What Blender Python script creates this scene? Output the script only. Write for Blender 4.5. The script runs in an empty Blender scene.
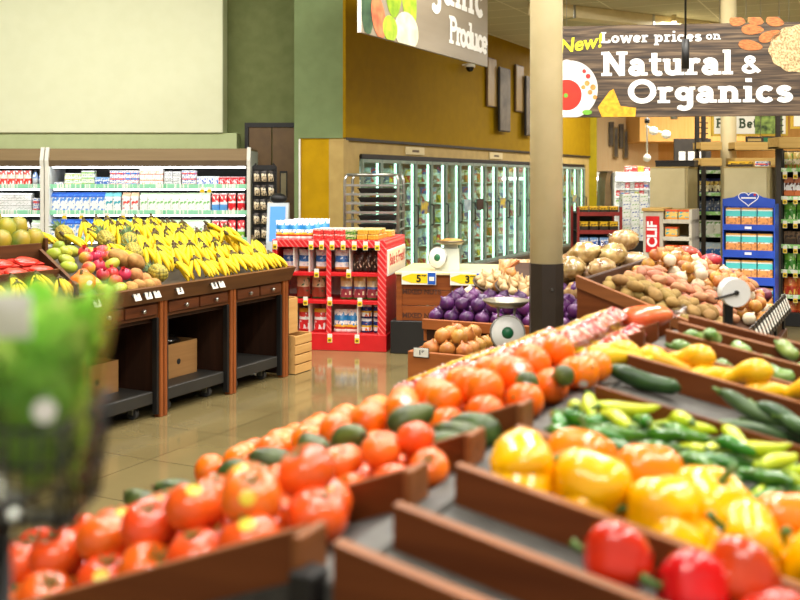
import bpy, math, random
from mathutils import Vector, Matrix, Euler, noise as mnoise

RND = random.Random(11)
SC = bpy.context.scene
COL = SC.collection
PI = math.pi
H = 1.5                                   # eye height
TH = math.atan(0.5)                       # the aisles run 26.6 degrees to the right of the view
CT, ST = math.cos(TH), math.sin(TH)
RZ = -TH                                  # local X across the aisle, local Y along it
RS = PI / 2 - TH                          # local X along the aisle, local -Y facing the aisle

def W(p, s, z=0.0):
    return Vector((CT * p + ST * s, -ST * p + CT * s, z))

def at(px, py, Y):
    return Vector(((px - 400) * Y / 1000.0, Y, H - (py - 180) * Y / 1000.0))

# ------------------------------------------------------------------ mesh builder
class MB:
    def __init__(self):
        self.v, self.f, self.mi, self.sm = [], [], [], []
    def add(self, vs, fs, mi=0, smooth=False):
        b = len(self.v)
        self.v.extend([tuple(x) for x in vs])
        for f in fs:
            self.f.append([b + i for i in f]); self.mi.append(mi); self.sm.append(smooth)
        return self
    def hexa(self, p, mi=0):
        return self.add(p, [(0, 3, 2, 1), (4, 5, 6, 7), (0, 1, 5, 4), (1, 2, 6, 5), (2, 3, 7, 6), (3, 0, 4, 7)], mi)
    def box(self, x0, x1, y0, y1, z0, z1, mi=0, M=None):
        p = [(x0, y0, z0), (x1, y0, z0), (x1, y1, z0), (x0, y1, z0), (x0, y0, z1), (x1, y0, z1), (x1, y1, z1), (x0, y1, z1)]
        if M is not None:
            p = [M @ Vector(q) for q in p]
        return self.hexa(p, mi)
    def cbox(self, x0, x1, y0, y1, z0, z1, c=0.004, mi=0, M=None):
        """box with chamfered edges"""
        vs, idx = [], {}
        X, Y, Z = (x0, x1), (y0, y1), (z0, z1)
        for i in (0, 1):
            for j in (0, 1):
                for k in (0, 1):
                    sx, sy, sz = (c, -c)[i], (c, -c)[j], (c, -c)[k]
                    for a, q in enumerate(((X[i], Y[j] + sy, Z[k] + sz), (X[i] + sx, Y[j], Z[k] + sz), (X[i] + sx, Y[j] + sy, Z[k]))):
                        idx[i, j, k, a] = len(vs); vs.append(q)
        F = []
        for i in (0, 1):
            F.append([idx[i, j, k, 0] for j, k in (((0, 0), (0, 1), (1, 1), (1, 0)) if i == 0 else ((0, 0), (1, 0), (1, 1), (0, 1)))])
            F.append([idx[j, i, k, 1] for j, k in (((0, 0), (1, 0), (1, 1), (0, 1)) if i == 0 else ((0, 0), (0, 1), (1, 1), (1, 0)))])
            F.append([idx[j, k, i, 2] for j, k in (((0, 0), (0, 1), (1, 1), (1, 0)) if i == 0 else ((0, 0), (1, 0), (1, 1), (0, 1)))])
        for i in (0, 1):
            for j in (0, 1):
                F.append([idx[i, j, 0, 0], idx[i, j, 1, 0], idx[i, j, 1, 1], idx[i, j, 0, 1]])
                F.append([idx[i, 0, j, 0], idx[i, 1, j, 0], idx[i, 1, j, 2], idx[i, 0, j, 2]])
                F.append([idx[0, i, j, 1], idx[1, i, j, 1], idx[1, i, j, 2], idx[0, i, j, 2]])
        for i in (0, 1):
            for j in (0, 1):
                for k in (0, 1):
                    F.append([idx[i, j, k, a] for a in range(3)])
        if M is not None:
            vs = [M @ Vector(q) for q in vs]
        return self.add(vs, F, mi)
    def cyl(self, a, b, r0, r1=None, n=12, mi=0, smooth=True, cap=True):
        r1 = r0 if r1 is None else r1
        a, b = Vector(a), Vector(b)
        d = (b - a).normalized()
        u = d.orthogonal().normalized(); w = d.cross(u)
        vs = []
        for c, r in ((a, r0), (b, r1)):
            for i in range(n):
                t = 2 * PI * i / n
                vs.append(c + u * (r * math.cos(t)) + w * (r * math.sin(t)))
        F = [(i, (i + 1) % n, n + (i + 1) % n, n + i) for i in range(n)]
        self.add(vs, F, mi, smooth)
        if cap:
            b0 = len(self.v) - 2 * n
            for f in (list(range(n))[::-1], list(range(n, 2 * n))):
                self.f.append([b0 + i for i in f]); self.mi.append(mi); self.sm.append(False)
        return self
    def lathe(self, prof, n=16, mi=0, M=None, rf=None, smooth=True):
        """prof: (r, z) list; r = 0 ends close"""
        vs, rings = [], []
        for k, (r, z) in enumerate(prof):
            if r <= 1e-6:
                rings.append([len(vs)]); vs.append(Vector((0, 0, z)))
            else:
                ring = []
                for i in range(n):
                    t = 2 * PI * i / n
                    rr = r * (rf(t, k / (len(prof) - 1)) if rf else 1)
                    ring.append(len(vs)); vs.append(Vector((rr * math.cos(t), rr * math.sin(t), z)))
                rings.append(ring)
        F = []
        for a, b in zip(rings, rings[1:]):
            for i in range(n):
                j = (i + 1) % n
                if len(a) == 1 and len(b) == 1: continue
                if len(a) == 1: F.append((a[0], b[j], b[i]))
                elif len(b) == 1: F.append((a[i], a[j], b[0]))
                else: F.append((a[i], a[j], b[j], b[i]))
        if M is not None:
            vs = [M @ q for q in vs]
        return self.add(vs, F, mi, smooth)
    def tube(self, pts, rad, n=8, mi=0, smooth=True, flat=1.0):
        pts = [Vector(p) for p in pts]
        if not isinstance(rad, (list, tuple)): rad = [rad] * len(pts)
        d0 = (pts[1] - pts[0]).normalized()
        u = d0.orthogonal().normalized()
        vs = []
        for i, p in enumerate(pts):
            d = (pts[min(i + 1, len(pts) - 1)] - pts[max(i - 1, 0)]).normalized()
            u = (u - d * u.dot(d)).normalized(); w = d.cross(u)
            for k in range(n):
                t = 2 * PI * k / n
                vs.append(p + (u * math.cos(t) + w * math.sin(t) * flat) * max(rad[i], 1e-4))
        m = len(pts)
        F = [(i * n + k, i * n + (k + 1) % n, (i + 1) * n + (k + 1) % n, (i + 1) * n + k) for i in range(m - 1) for k in range(n)]
        F += [tuple(range(n))[::-1], tuple(range((m - 1) * n, m * n))]
        return self.add(vs, F, mi, smooth)
    def poly(self, pts, mi=0):
        return self.add(pts, [tuple(range(len(pts)))], mi)
    def prism(self, poly, y0, y1, mi=0):
        """poly: (x, z) outline, extruded along Y"""
        n = len(poly)
        vs = [(x, y0, z) for x, z in poly] + [(x, y1, z) for x, z in poly]
        F = [tuple(range(n)), tuple(range(2 * n - 1, n - 1, -1))] + [(i, n + i, n + (i + 1) % n, (i + 1) % n) for i in range(n)]
        return self.add(vs, F, mi)
    def prismx(self, poly, x0, x1, mi=0):
        """poly: (y, z) outline, extruded along X"""
        n = len(poly)
        vs = [(x0, y, z) for y, z in poly] + [(x1, y, z) for y, z in poly]
        F = [tuple(range(n))[::-1], tuple(range(n, 2 * n))] + [((i + 1) % n, n + (i + 1) % n, n + i, i) for i in range(n)]
        return self.add(vs, F, mi)
    def blob(self, rx, ry, rz, nu=14, nv=9, fn=None, mi=0, M=None):
        vs, F = [Vector((0, 0, -1))], []
        for j in range(1, nv):
            ph = -PI / 2 + PI * j / nv
            for i in range(nu):
                t = 2 * PI * i / nu
                vs.append(Vector((math.cos(ph) * math.cos(t), math.cos(ph) * math.sin(t), math.sin(ph))))
        vs.append(Vector((0, 0, 1)))
        for i in range(nu): F.append((0, 1 + (i + 1) % nu, 1 + i))
        for j in range(nv - 2):
            for i in range(nu):
                a = 1 + j * nu; k = (i + 1) % nu
                F.append((a + i, a + k, a + nu + k, a + nu + i))
        a = 1 + (nv - 2) * nu; top = len(vs) - 1
        for i in range(nu): F.append((a + i, a + (i + 1) % nu, top))
        out = []
        for v in vs:
            s = fn(v) if fn else 1.0
            q = Vector((v.x * rx, v.y * ry, v.z * rz))
            q = q * s if not isinstance(s, Vector) else Vector((q.x * s.x, q.y * s.y, q.z * s.z))
            out.append(M @ q if M is not None else q)
        return self.add(out, F, mi, True)
    def mesh(self, name, mats):
        me = bpy.data.meshes.new(name)
        me.from_pydata(self.v, [], self.f)
        for m in (mats if isinstance(mats, (list, tuple)) else [mats]):
            me.materials.append(m)
        me.polygons.foreach_set('material_index', self.mi)
        me.polygons.foreach_set('use_smooth', self.sm)
        me.update()
        return me
    def build(self, name, mats, parent=None, loc=(0, 0, 0), rot=(0, 0, 0)):
        return obj(name, self.mesh(name, mats), parent, loc, rot)

def obj(name, me, parent=None, loc=(0, 0, 0), rot=(0, 0, 0), scl=None):
    o = bpy.data.objects.new(name, me)
    COL.objects.link(o)
    o.parent = parent
    o.location = loc
    o.rotation_euler = rot
    if scl is not None: o.scale = (scl,) * 3 if isinstance(scl, (int, float)) else scl
    return o

LABELS = {}
def tag(o, label, cat, group=None):
    o['label'] = label; o['category'] = cat; o['kind'] = 'thing'
    if group: o['group'] = group
    LABELS.setdefault(label.lower(), []).append(o.name)
    return o

def empty(name, label, cat, loc=(0, 0, 0), rz=0.0, group=None):
    o = obj(name, None, None, loc, (0, 0, rz))
    return tag(o, label, cat, group)

def struct(o):
    o['kind'] = 'structure'
    return o

def inst(proto, loc, rot, scl, label, cat, group=None):
    """a copy of a thing with copies of its parts (mesh data shared)"""
    o = obj(proto['name'], proto['mesh'], None, loc, rot, scl)
    for nm, me in proto.get('parts', ()):
        obj(nm, me, o)
    return tag(o, label, cat, group)

_O1 = 'zeroth first second third fourth fifth sixth seventh eighth ninth tenth eleventh twelfth thirteenth fourteenth fifteenth sixteenth seventeenth eighteenth nineteenth'.split()
_T = {2: ('twenty', 'twentieth'), 3: ('thirty', 'thirtieth'), 4: ('forty', 'fortieth')}
def nth(n):
    if n < 20: return _O1[n]
    t, u = divmod(n, 10)
    return _T[t][1] if u == 0 else _T[t][0] + '-' + _O1[u]

# ------------------------------------------------------------------ materials
def srgb(c):
    if isinstance(c, str):
        c = c.lstrip('#'); c = [int(c[i:i + 2], 16) for i in (0, 2, 4)]
    out = []
    for x in c[:3]:
        x = x / 255.0
        out.append(x / 12.92 if x <= 0.04045 else ((x + 0.055) / 1.055) ** 2.4)
    return (*out, 1.0)

def newmat(name):
    m = bpy.data.materials.new(name); m.use_nodes = True
    nt = m.node_tree
    return m, nt, nt.nodes['Principled BSDF']

def mat(name, c, c2=None, rough=0.5, metal=0.0, scale=6.0, stretch=(1, 1, 1), rand=0.0, bump=0.0, bscale=None, spec=0.5, emit=0.0, coat=0.0, sss=0.0, detail=3.0, lo=0.35, hi=0.65):
    m, nt, b = newmat(name)
    N, L = nt.nodes, nt.links
    c2 = c2 or tuple(max(0, x - 14) for x in (c if not isinstance(c, str) else [int(c.lstrip('#')[i:i + 2], 16) for i in (0, 2, 4)]))
    tc = N.new('ShaderNodeTexCoord'); mp = N.new('ShaderNodeMapping'); mp.inputs['Scale'].default_value = stretch
    nz = N.new('ShaderNodeTexNoise'); nz.inputs['Scale'].default_value = scale; nz.inputs['Detail'].default_value = detail
    rp = N.new('ShaderNodeValToRGB'); rp.color_ramp.elements[0].position = lo; rp.color_ramp.elements[1].position = hi
    rp.color_ramp.elements[0].color = srgb(c2); rp.color_ramp.elements[1].color = srgb(c)
    L.new(tc.outputs['Object'], mp.inputs['Vector']); L.new(mp.outputs['Vector'], nz.inputs['Vector']); L.new(nz.outputs['Fac'], rp.inputs['Fac'])
    out = rp.outputs['Color']
    if rand:
        oi = N.new('ShaderNodeObjectInfo'); hs = N.new('ShaderNodeHueSaturation')
        mr = N.new('ShaderNodeMapRange'); mr.inputs['To Min'].default_value = 0.5 - rand * 0.12; mr.inputs['To Max'].default_value = 0.5 + rand * 0.12
        mv = N.new('ShaderNodeMapRange'); mv.inputs['To Min'].default_value = 1 - rand; mv.inputs['To Max'].default_value = 1 + rand * 0.6
        L.new(oi.outputs['Random'], mr.inputs['Value']); L.new(mr.outputs['Result'], hs.inputs['Hue'])
        ml = N.new('ShaderNodeMath'); ml.operation = 'MULTIPLY'; ml.inputs[1].default_value = 7.31
        fr = N.new('ShaderNodeMath'); fr.operation = 'FRACT'
        L.new(oi.outputs['Random'], ml.inputs[0]); L.new(ml.outputs[0], fr.inputs[0]); L.new(fr.outputs[0], mv.inputs['Value'])
        L.new(mv.outputs['Result'], hs.inputs['Value']); L.new(out, hs.inputs['Color']); out = hs.outputs['Color']
    L.new(out, b.inputs['Base Color'])
    b.inputs['Roughness'].default_value = rough; b.inputs['Metallic'].default_value = metal
    b.inputs['Specular IOR Level'].default_value = spec; b.inputs['Coat Weight'].default_value = coat; b.inputs['Coat Roughness'].default_value = 0.12
    if False:
        b.inputs['Subsurface Weight'].default_value = sss; b.inputs['Subsurface Radius'].default_value = (0.02, 0.012, 0.006); b.inputs['Subsurface Scale'].default_value = 0.4
    if bump:
        n2 = N.new('ShaderNodeTexNoise'); n2.inputs['Scale'].default_value = bscale or scale * 6; n2.inputs['Detail'].default_value = 3
        L.new(mp.outputs['Vector'], n2.inputs['Vector'])
        bp = N.new('ShaderNodeBump'); bp.inputs['Strength'].default_value = bump; bp.inputs['Distance'].default_value = 0.01
        L.new(n2.outputs['Fac'], bp.inputs['Height']); L.new(bp.outputs['Normal'], b.inputs['Normal'])
    if emit:
        L.new(out, b.inputs['Emission Color']); b.inputs['Emission Strength'].default_value = emit
    return m

def wood(name, c, c2, axis='X', rough=0.45, scale=3.0, rand=0.0, contrast=0.25):
    st = {'X': (0.6, 9, 9), 'Y': (9, 0.6, 9), 'Z': (9, 9, 0.6)}[axis]
    return mat(name, c, c2, rough=rough, scale=scale, stretch=st, rand=rand, spec=.25, bump=0.08, bscale=scale * 3, detail=6, lo=0.5 - contrast, hi=0.5 + contrast)

def pack(name, stops, accent=None, scale=(7, 7, 9), thr=0.6, band=(0.2, 0.8), rough=0.35, rand=0.0, emit=0.0):
    """printed packaging: flat bands of colour up its height with patches of a second colour"""
    m, nt, b = newmat(name)
    N, L = nt.nodes, nt.links
    tc = N.new('ShaderNodeTexCoord'); sp = N.new('ShaderNodeSeparateXYZ')
    L.new(tc.outputs['Generated'], sp.inputs[0])
    rp = N.new('ShaderNodeValToRGB'); rp.color_ramp.interpolation = 'CONSTANT'
    el = rp.color_ramp.elements
    el[0].position = 0; el[0].color = srgb(stops[0][1]); el.remove(el[1])
    for z, c in stops[1:]:
        e = el.new(z); e.color = srgb(c)
    L.new(sp.outputs['Z'], rp.inputs['Fac'])
    out = rp.outputs['Color']
    if accent:
        mp = N.new('ShaderNodeMapping'); mp.inputs['Scale'].default_value = scale
        L.new(tc.outputs['Generated'], mp.inputs['Vector'])
        nz = N.new('ShaderNodeTexNoise'); nz.inputs['Scale'].default_value = 1.0; nz.inputs['Detail'].default_value = 1.0
        L.new(mp.outputs['Vector'], nz.inputs['Vector'])
        g = N.new('ShaderNodeMath'); g.operation = 'GREATER_THAN'; g.inputs[1].default_value = thr
        L.new(nz.outputs['Fac'], g.inputs[0])
        lo = N.new('ShaderNodeMath'); lo.operation = 'GREATER_THAN'; lo.inputs[1].default_value = band[0]
        hi = N.new('ShaderNodeMath'); hi.operation = 'LESS_THAN'; hi.inputs[1].default_value = band[1]
        L.new(sp.outputs['Z'], lo.inputs[0]); L.new(sp.outputs['Z'], hi.inputs[0])
        a = N.new('ShaderNodeMath'); a.operation = 'MULTIPLY'; c3 = N.new('ShaderNodeMath'); c3.operation = 'MULTIPLY'
        L.new(lo.outputs[0], a.inputs[0]); L.new(hi.outputs[0], a.inputs[1]); L.new(a.outputs[0], c3.inputs[0]); L.new(g.outputs[0], c3.inputs[1])
        mx = N.new('ShaderNodeMix'); mx.data_type = 'RGBA'
        L.new(c3.outputs[0], mx.inputs['Factor']); L.new(out, mx.inputs['A']); mx.inputs['B'].default_value = srgb(accent)
        out = mx.outputs['Result']
    L.new(out, b.inputs['Base Color']); b.inputs['Roughness'].default_value = rough
    if emit:
        L.new(out, b.inputs['Emission Color']); b.inputs['Emission Strength'].default_value = emit
    return m

def glass(name, tint=(235, 245, 240), gloss=0.12, rough=0.03):
    m = bpy.data.materials.new(name); m.use_nodes = True
    nt = m.node_tree; nt.nodes.clear()
    o = nt.nodes.new('ShaderNodeOutputMaterial'); t = nt.nodes.new('ShaderNodeBsdfTransparent'); t.inputs['Color'].default_value = srgb(tint)
    g = nt.nodes.new('ShaderNodeBsdfGlossy'); g.inputs['Roughness'].default_value = rough
    lw = nt.nodes.new('ShaderNodeLayerWeight'); lw.inputs['Blend'].default_value = 0.25
    ma = nt.nodes.new('ShaderNodeMath'); ma.operation = 'MULTIPLY_ADD'; ma.inputs[1].default_value = 0.35; ma.inputs[2].default_value = gloss
    mx = nt.nodes.new('ShaderNodeMixShader')
    nt.links.new(lw.outputs['Fresnel'], ma.inputs[0]); nt.links.new(ma.outputs[0], mx.inputs['Fac'])
    nt.links.new(t.outputs[0], mx.inputs[1]); nt.links.new(g.outputs[0], mx.inputs[2]); nt.links.new(mx.outputs[0], o.inputs['Surface'])
    return m

def lamp_mat(name, c, strength):
    m, nt, b = newmat(name)
    b.inputs['Base Color'].default_value = srgb(c); b.inputs['Emission Color'].default_value = srgb(c); b.inputs['Emission Strength'].default_value = strength
    return m

# ------------------------------------------------------------------ lettering
def arc(cx, cy, rx, ry, a0, a1, n=12):
    return [(cx + rx * math.cos(math.radians(a0 + (a1 - a0) * i / n)), cy + ry * math.sin(math.radians(a0 + (a1 - a0) * i / n))) for i in range(n + 1)]

GLYPH = {
    'N': (.98, [[(.2, 0), (.2, 1)], [(.2, .97), (.76, .03)], [(.76, 0), (.76, 1)]], [(.02, .4, 0), (.02, .3, .87), (.56, .96, .87)]),
    'a': (.72, [[(.48, .05), (.48, .44)], arc(.3, .43, .18, .17, 0, 150), arc(.28, .21, .17, .14, 0, 360)], [(.46, .7, 0)]),
    't': (.5, [[(.22, .92), (.22, .2)], arc(.36, .2, .14, .13, 180, 310, 6)], [(.03, .46, .56)]),
    'u': (.8, [[(.18, .66), (.18, .25)], arc(.37, .25, .19, .17, 180, 360), [(.56, .66), (.56, 0)]], [(.02, .24, .55), (.38, .62, .55), (.56, .78, 0)]),
    'r': (.58, [[(.2, 0), (.2, .66)], arc(.38, .4, .18, .19, 170, 50, 6)], [(.02, .44, 0), (.02, .25, .55)]),
    'l': (.4, [[(.2, 0), (.2, 1)]], [(.02, .39, 0), (.03, .25, .88)]),
    'O': (1.0, [arc(.5, .5, .38, .41, 0, 360, 26)], []),
    'g': (.72, [arc(.31, .38, .19, .2, 0, 360), [(.53, .6), (.53, -.08)], arc(.33, -.08, .2, .15, 0, -150, 8)], [(.5, .7, .55)]),
    'n': (.82, [[(.2, 0), (.2, .66)], arc(.39, .41, .19, .18, 170, 0, 8), [(.58, .41), (.58, 0)]], [(.02, .38, 0), (.42, .78, 0), (.02, .24, .55)]),
    'i': (.42, [[(.21, 0), (.21, .66)], [(.21, .84), (.21, 1.0)]], [(.02, .41, 0), (.04, .25, .55)]),
    'c': (.66, [arc(.35, .33, .22, .26, 40, 320, 16)], []),
    's': (.6, [arc(.3, .47, .16, .12, 20, 270, 10) + arc(.3, .2, .18, .13, 90, -160, 10)], []),
    '&': (.95, [arc(.38, .76, .16, .15, 0, 360), [(.27, .66), (.8, .05)], arc(.36, .26, .25, .2, 110, 380, 14)], []),
    'L': (.78, [[(.22, 0), (.22, 1)], [(.22, .07), (.66, .07)], [(.66, .02), (.66, .28)]], [(.03, .42, .88), (.03, .3, 0)]),
    'o': (.72, [arc(.36, .33, .22, .26, 0, 360, 18)], []),
    'w': (.98, [[(.12, .66), (.3, .03), (.49, .58), (.68, .03), (.86, .66)]], [(0, .26, .55), (.72, .98, .55)]),
    'e': (.68, [arc(.35, .33, .22, .26, 5, 315, 16), [(.14, .33), (.56, .33)]], []),
    'p': (.78, [[(.2, -.28), (.2, .66)], arc(.42, .33, .2, .25, 0, 360)], [(.02, .4, -.3), (.02, .24, .55)]),
    'P': (.82, [[(.22, 0), (.22, 1)], [(.22, .92), (.45, .92)] + arc(.45, .73, .21, .19, 90, -90, 8) + [(.22, .54)]], [(.03, .44, 0), (.03, .3, .88)]),
    'd': (.78, [arc(.33, .33, .2, .25, 0, 360), [(.56, 0), (.56, 1)]], [(.56, .76, 0), (.36, .6, .88)]),
    'F': (.75, [[(.2, 0), (.2, 1)], [(.2, .93), (.66, .93)], [(.2, .5), (.5, .5)]], [(.03, .42, 0), (.03, .3, .88)]),
    'B': (.85, [[(.2, 0), (.2, 1)], [(.2, .93), (.42, .93)] + arc(.42, .73, .2, .2, 90, -90, 8) + [(.2, .53)], arc(.44, .29, .23, .23, 90, -90, 8) + [(.2, .06)]], [(.03, .3, 0), (.03, .3, .88)]),
    ' ': (.38, [], []),
}

def slab(mb, text, x, z, size, T=.19, mi=0, y=0.0, track=0.0, xs=1.0):
    """slab-serif lettering in the XZ plane facing -Y; returns the end x"""
    cnt = [0]
    def pt(a, b): return (x + a * size * xs, y - 4e-5 * cnt[0], z + b * size)
    for ch in text:
        w, strokes, serifs = GLYPH[ch]
        for s in strokes:
            for k, ((a, b), (c, d)) in enumerate(zip(s, s[1:])):
                L = math.hypot(c - a, d - b) or 1e-6
                nx, nz = -(d - b) / L * T / 2, (c - a) / L * T / 2
                cnt[0] += 1
                mb.poly([pt(a - nx, b - nz), pt(c - nx, d - nz), pt(c + nx, d + nz), pt(a + nx, b + nz)], mi)
                if k:
                    cnt[0] += 1
                    mb.poly([pt(a + T / 2 * math.cos(q * PI / 4), b + T / 2 * math.sin(q * PI / 4)) for q in range(8)], mi)
        for a, b, c in serifs:
            cnt[0] += 1
            mb.poly([pt(a, c), pt(b, c), pt(b, c + .125), pt(a, c + .125)], mi)
        x += (w + track) * size * xs
        cnt[0] = 0
    return x

def slab_width(text, size, track=0.0):
    return sum((GLYPH[c][0] + track) * size for c in text)

def text_mesh(name, s, size, m, bold=0.0, align='CENTER', shear=0.0):
    """plain lettering as a mesh in the XZ plane facing -Y"""
    cu = bpy.data.curves.new(name, 'FONT'); cu.body = s; cu.size = size; cu.align_x = align; cu.align_y = 'CENTER'; cu.offset = bold; cu.shear = shear
    t = bpy.data.objects.new(name, cu); COL.objects.link(t)
    dg = bpy.context.evaluated_depsgraph_get(); dg.update()
    me = bpy.data.meshes.new_from_object(t.evaluated_get(dg))
    bpy.data.objects.remove(t); bpy.data.curves.remove(cu)
    me.transform(Matrix.Rotation(PI / 2, 4, 'X'))
    me.materials.clear(); me.materials.append(m); me.name = name
    return me

def disc(mb, cx, cz, rx, rz, y, mi=0, n=28, a0=0.0, a1=2 * PI):
    mb.poly([(cx + rx * math.cos(a0 + (a1 - a0) * i / n), y, cz + rz * math.sin(a0 + (a1 - a0) * i / n)) for i in range(n)], mi)
# ------------------------------------------------------------------ camera, world, lamps
cam = bpy.data.cameras.new('camera')
cam.sensor_width = 36.0; cam.lens = 45.0; cam.shift_y = -0.15
cam.dof.use_dof = True; cam.dof.focus_distance = 7.6; cam.dof.aperture_fstop = 3.3
cam.clip_end = 200; cam.clip_start = 0.05
co = bpy.data.objects.new('camera', cam); COL.objects.link(co)
co.location = (0, 0, H); co.rotation_euler = (PI / 2, 0, 0)
SC.camera = co
SC.view_settings.view_transform = 'Standard'
SC.view_settings.look = 'None'
SC.view_settings.exposure = -0.18

wd = bpy.data.worlds.new('world'); SC.world = wd; wd.use_nodes = True
wd.node_tree.nodes['Background'].inputs['Color'].default_value = (1.0, 0.96, 0.90, 1)
wd.node_tree.nodes['Background'].inputs['Strength'].default_value = 0.6

def area(x, y, z, sx, sy, power, c=(1, .96, .89), rz=0.0, rx=0.0):  # makes the ceiling lamps and the added fill lamps
    l = bpy.data.lights.new('ceiling_lamp', 'AREA'); l.shape = 'RECTANGLE'; l.size = sx; l.size_y = sy; l.energy = power; l.color = c
    o = bpy.data.objects.new('ceiling_lamp', l); COL.objects.link(o)
    o.location = (x, y, z); o.rotation_euler = (rx, 0, rz)
    return o

for p, s, e in ((-3.4, 3.6, 110), (-3.4, 6.4, 110), (-1.0, 1.6, 85), (-1.0, 4.2, 100), (-1.0, 7.2, 110), (1.4, 1.4, 85), (1.6, 3.8, 85), (1.6, 7.0, 110), (-5.4, 5.0, 90), (-3.6, 9.2, 90), (4.2, 6.6, 110)):
    q = W(p, s, 4.7); area(q.x, q.y, q.z, 0.35, 2.2, e * 1.3, rz=RZ)
for x, y, e in ((4.6, 15.0, 150), (6.5, 13.0, 170), (5.4, 19.0, 230), (8.5, 10.0, 200), (7.4, 20.5, 180), (3.4, 19.5, 70)):
    area(x, y, 3.8, 1.6, 1.6, e)
area(3.0, 7.6, 4.5, 3.0, .4, 90, rx=.75)  # added fill lamp, tilted to brighten the beige end panels and displays
area(-.9, -1.2, 4.3, 2.5, .5, 90, rx=.5)  # added fill lamp behind the camera for the lettuce and camera-facing sides
area(-4.2, 9.4, 4.5, 4.5, 0.5, 190, rx=.5)  # added wash lamp for the dairy case front and pale panel

# ------------------------------------------------------------------ the shell
m_floor = None
def floor_material():
    m, nt, b = newmat('polished_tile')
    N, L = nt.nodes, nt.links
    tc = N.new('ShaderNodeTexCoord'); mp = N.new('ShaderNodeMapping'); mp.inputs['Rotation'].default_value = (0, 0, TH)
    L.new(tc.outputs['Object'], mp.inputs['Vector'])
    br = N.new('ShaderNodeTexBrick'); br.offset = 0.0; br.inputs['Scale'].default_value = 1.0
    br.inputs['Brick Width'].default_value = 0.6; br.inputs['Row Height'].default_value = 0.6; br.inputs['Mortar Size'].default_value = 0.004
    br.inputs['Color1'].default_value = srgb((134, 121, 84)); br.inputs['Color2'].default_value = srgb((124, 112, 77)); br.inputs['Mortar'].default_value = srgb((96, 84, 58))
    L.new(mp.outputs['Vector'], br.inputs['Vector'])
    nz = N.new('ShaderNodeTexNoise'); nz.inputs['Scale'].default_value = 1.6; nz.inputs['Detail'].default_value = 8; L.new(mp.outputs['Vector'], nz.inputs['Vector'])
    mx = N.new('ShaderNodeMix'); mx.data_type = 'RGBA'; mx.blend_type = 'MULTIPLY'; mx.inputs['Factor'].default_value = 0.6
    rp = N.new('ShaderNodeValToRGB'); rp.color_ramp.elements[0].position = .3; rp.color_ramp.elements[1].position = .7
    rp.color_ramp.elements[0].color = srgb((190, 180, 160)); rp.color_ramp.elements[1].color = srgb((255, 250, 240))
    L.new(nz.outputs['Fac'], rp.inputs['Fac']); L.new(br.outputs['Color'], mx.inputs['A']); L.new(rp.outputs['Color'], mx.inputs['B'])
    L.new(mx.outputs['Result'], b.inputs['Base Color'])
    b.inputs['Roughness'].default_value = 0.1; b.inputs['Specular IOR Level'].default_value = 0.75
    n2 = N.new('ShaderNodeTexNoise'); n2.inputs['Scale'].default_value = 2.2; n2.inputs['Detail'].default_value = 1; L.new(mp.outputs['Vector'], n2.inputs['Vector'])
    bp = N.new('ShaderNodeBump'); bp.inputs['Strength'].default_value = 0.02; bp.inputs['Distance'].default_value = 0.02
    L.new(n2.outputs['Fac'], bp.inputs['Height']); L.new(bp.outputs['Normal'], b.inputs['Normal'])
    return m

def ceiling_material():
    m, nt, b = newmat('ceiling_tile')
    N, L = nt.nodes, nt.links
    tc = N.new('ShaderNodeTexCoord'); mp = N.new('ShaderNodeMapping'); mp.inputs['Rotation'].default_value = (0, 0, TH)
    L.new(tc.outputs['Object'], mp.inputs['Vector'])
    br = N.new('ShaderNodeTexBrick'); br.offset = 0.0; br.inputs['Scale'].default_value = 1.0
    br.inputs['Brick Width'].default_value = 1.2; br.inputs['Row Height'].default_value = 0.6; br.inputs['Mortar Size'].default_value = 0.012
    br.inputs['Color1'].default_value = srgb((206, 200, 168)); br.inputs['Color2'].default_value = srgb((196, 190, 158)); br.inputs['Mortar'].default_value = srgb((236, 230, 204))
    L.new(mp.outputs['Vector'], br.inputs['Vector']); L.new(br.outputs['Color'], b.inputs['Base Color']); b.inputs['Roughness'].default_value = 0.9
    return m

m_floor = floor_material(); m_ceil = ceiling_material()
m_pale = mat('pale_green_paint', (234, 238, 204), (231, 235, 200), rough=.75, spec=.12)
m_strip = mat('soft_green_paint', (192, 204, 154), (186, 198, 148), rough=.75, spec=.12)
m_dkgreen = mat('shaded_green_paint', (122, 130, 84), (112, 121, 76), rough=.75, spec=.12)  # soffit's shadow put into the colour as a darker green
m_midgreen = mat('sage_green_paint', (124, 142, 98), (118, 135, 92), rough=.75, spec=.12)
m_ochre = mat('ochre_paint', (156, 122, 4), (148, 115, 3), rough=.75, spec=.12)
m_ochre2 = mat('ochre_paint_bright', (188, 148, 12), (176, 138, 10), rough=.75, spec=.12)
m_tan = mat('tan_panel', (192, 164, 98), (180, 152, 88), rough=.6)
m_peach = wood('peach_wood_panel', (255, 224, 172), (252, 212, 154), 'Z', rough=.6)
m_orange_wood = wood('orange_wood_panel', (240, 184, 104), (226, 164, 84), 'Z', rough=.6)
m_white = mat('white_paint', (238, 236, 224), (230, 228, 216), rough=.6)
m_black = mat('black_paint', (24, 23, 22), (18, 17, 16), rough=.5)
m_dark = mat('dark_grey_metal', (48, 46, 44), (40, 38, 36), rough=.45, metal=.3)
m_steel = mat('brushed_steel', (190, 190, 184), (170, 170, 164), rough=.3, metal=.9)
m_chrome = mat('chrome_wire', (210, 210, 205), (190, 190, 185), rough=.22, metal=1.0)

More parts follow.
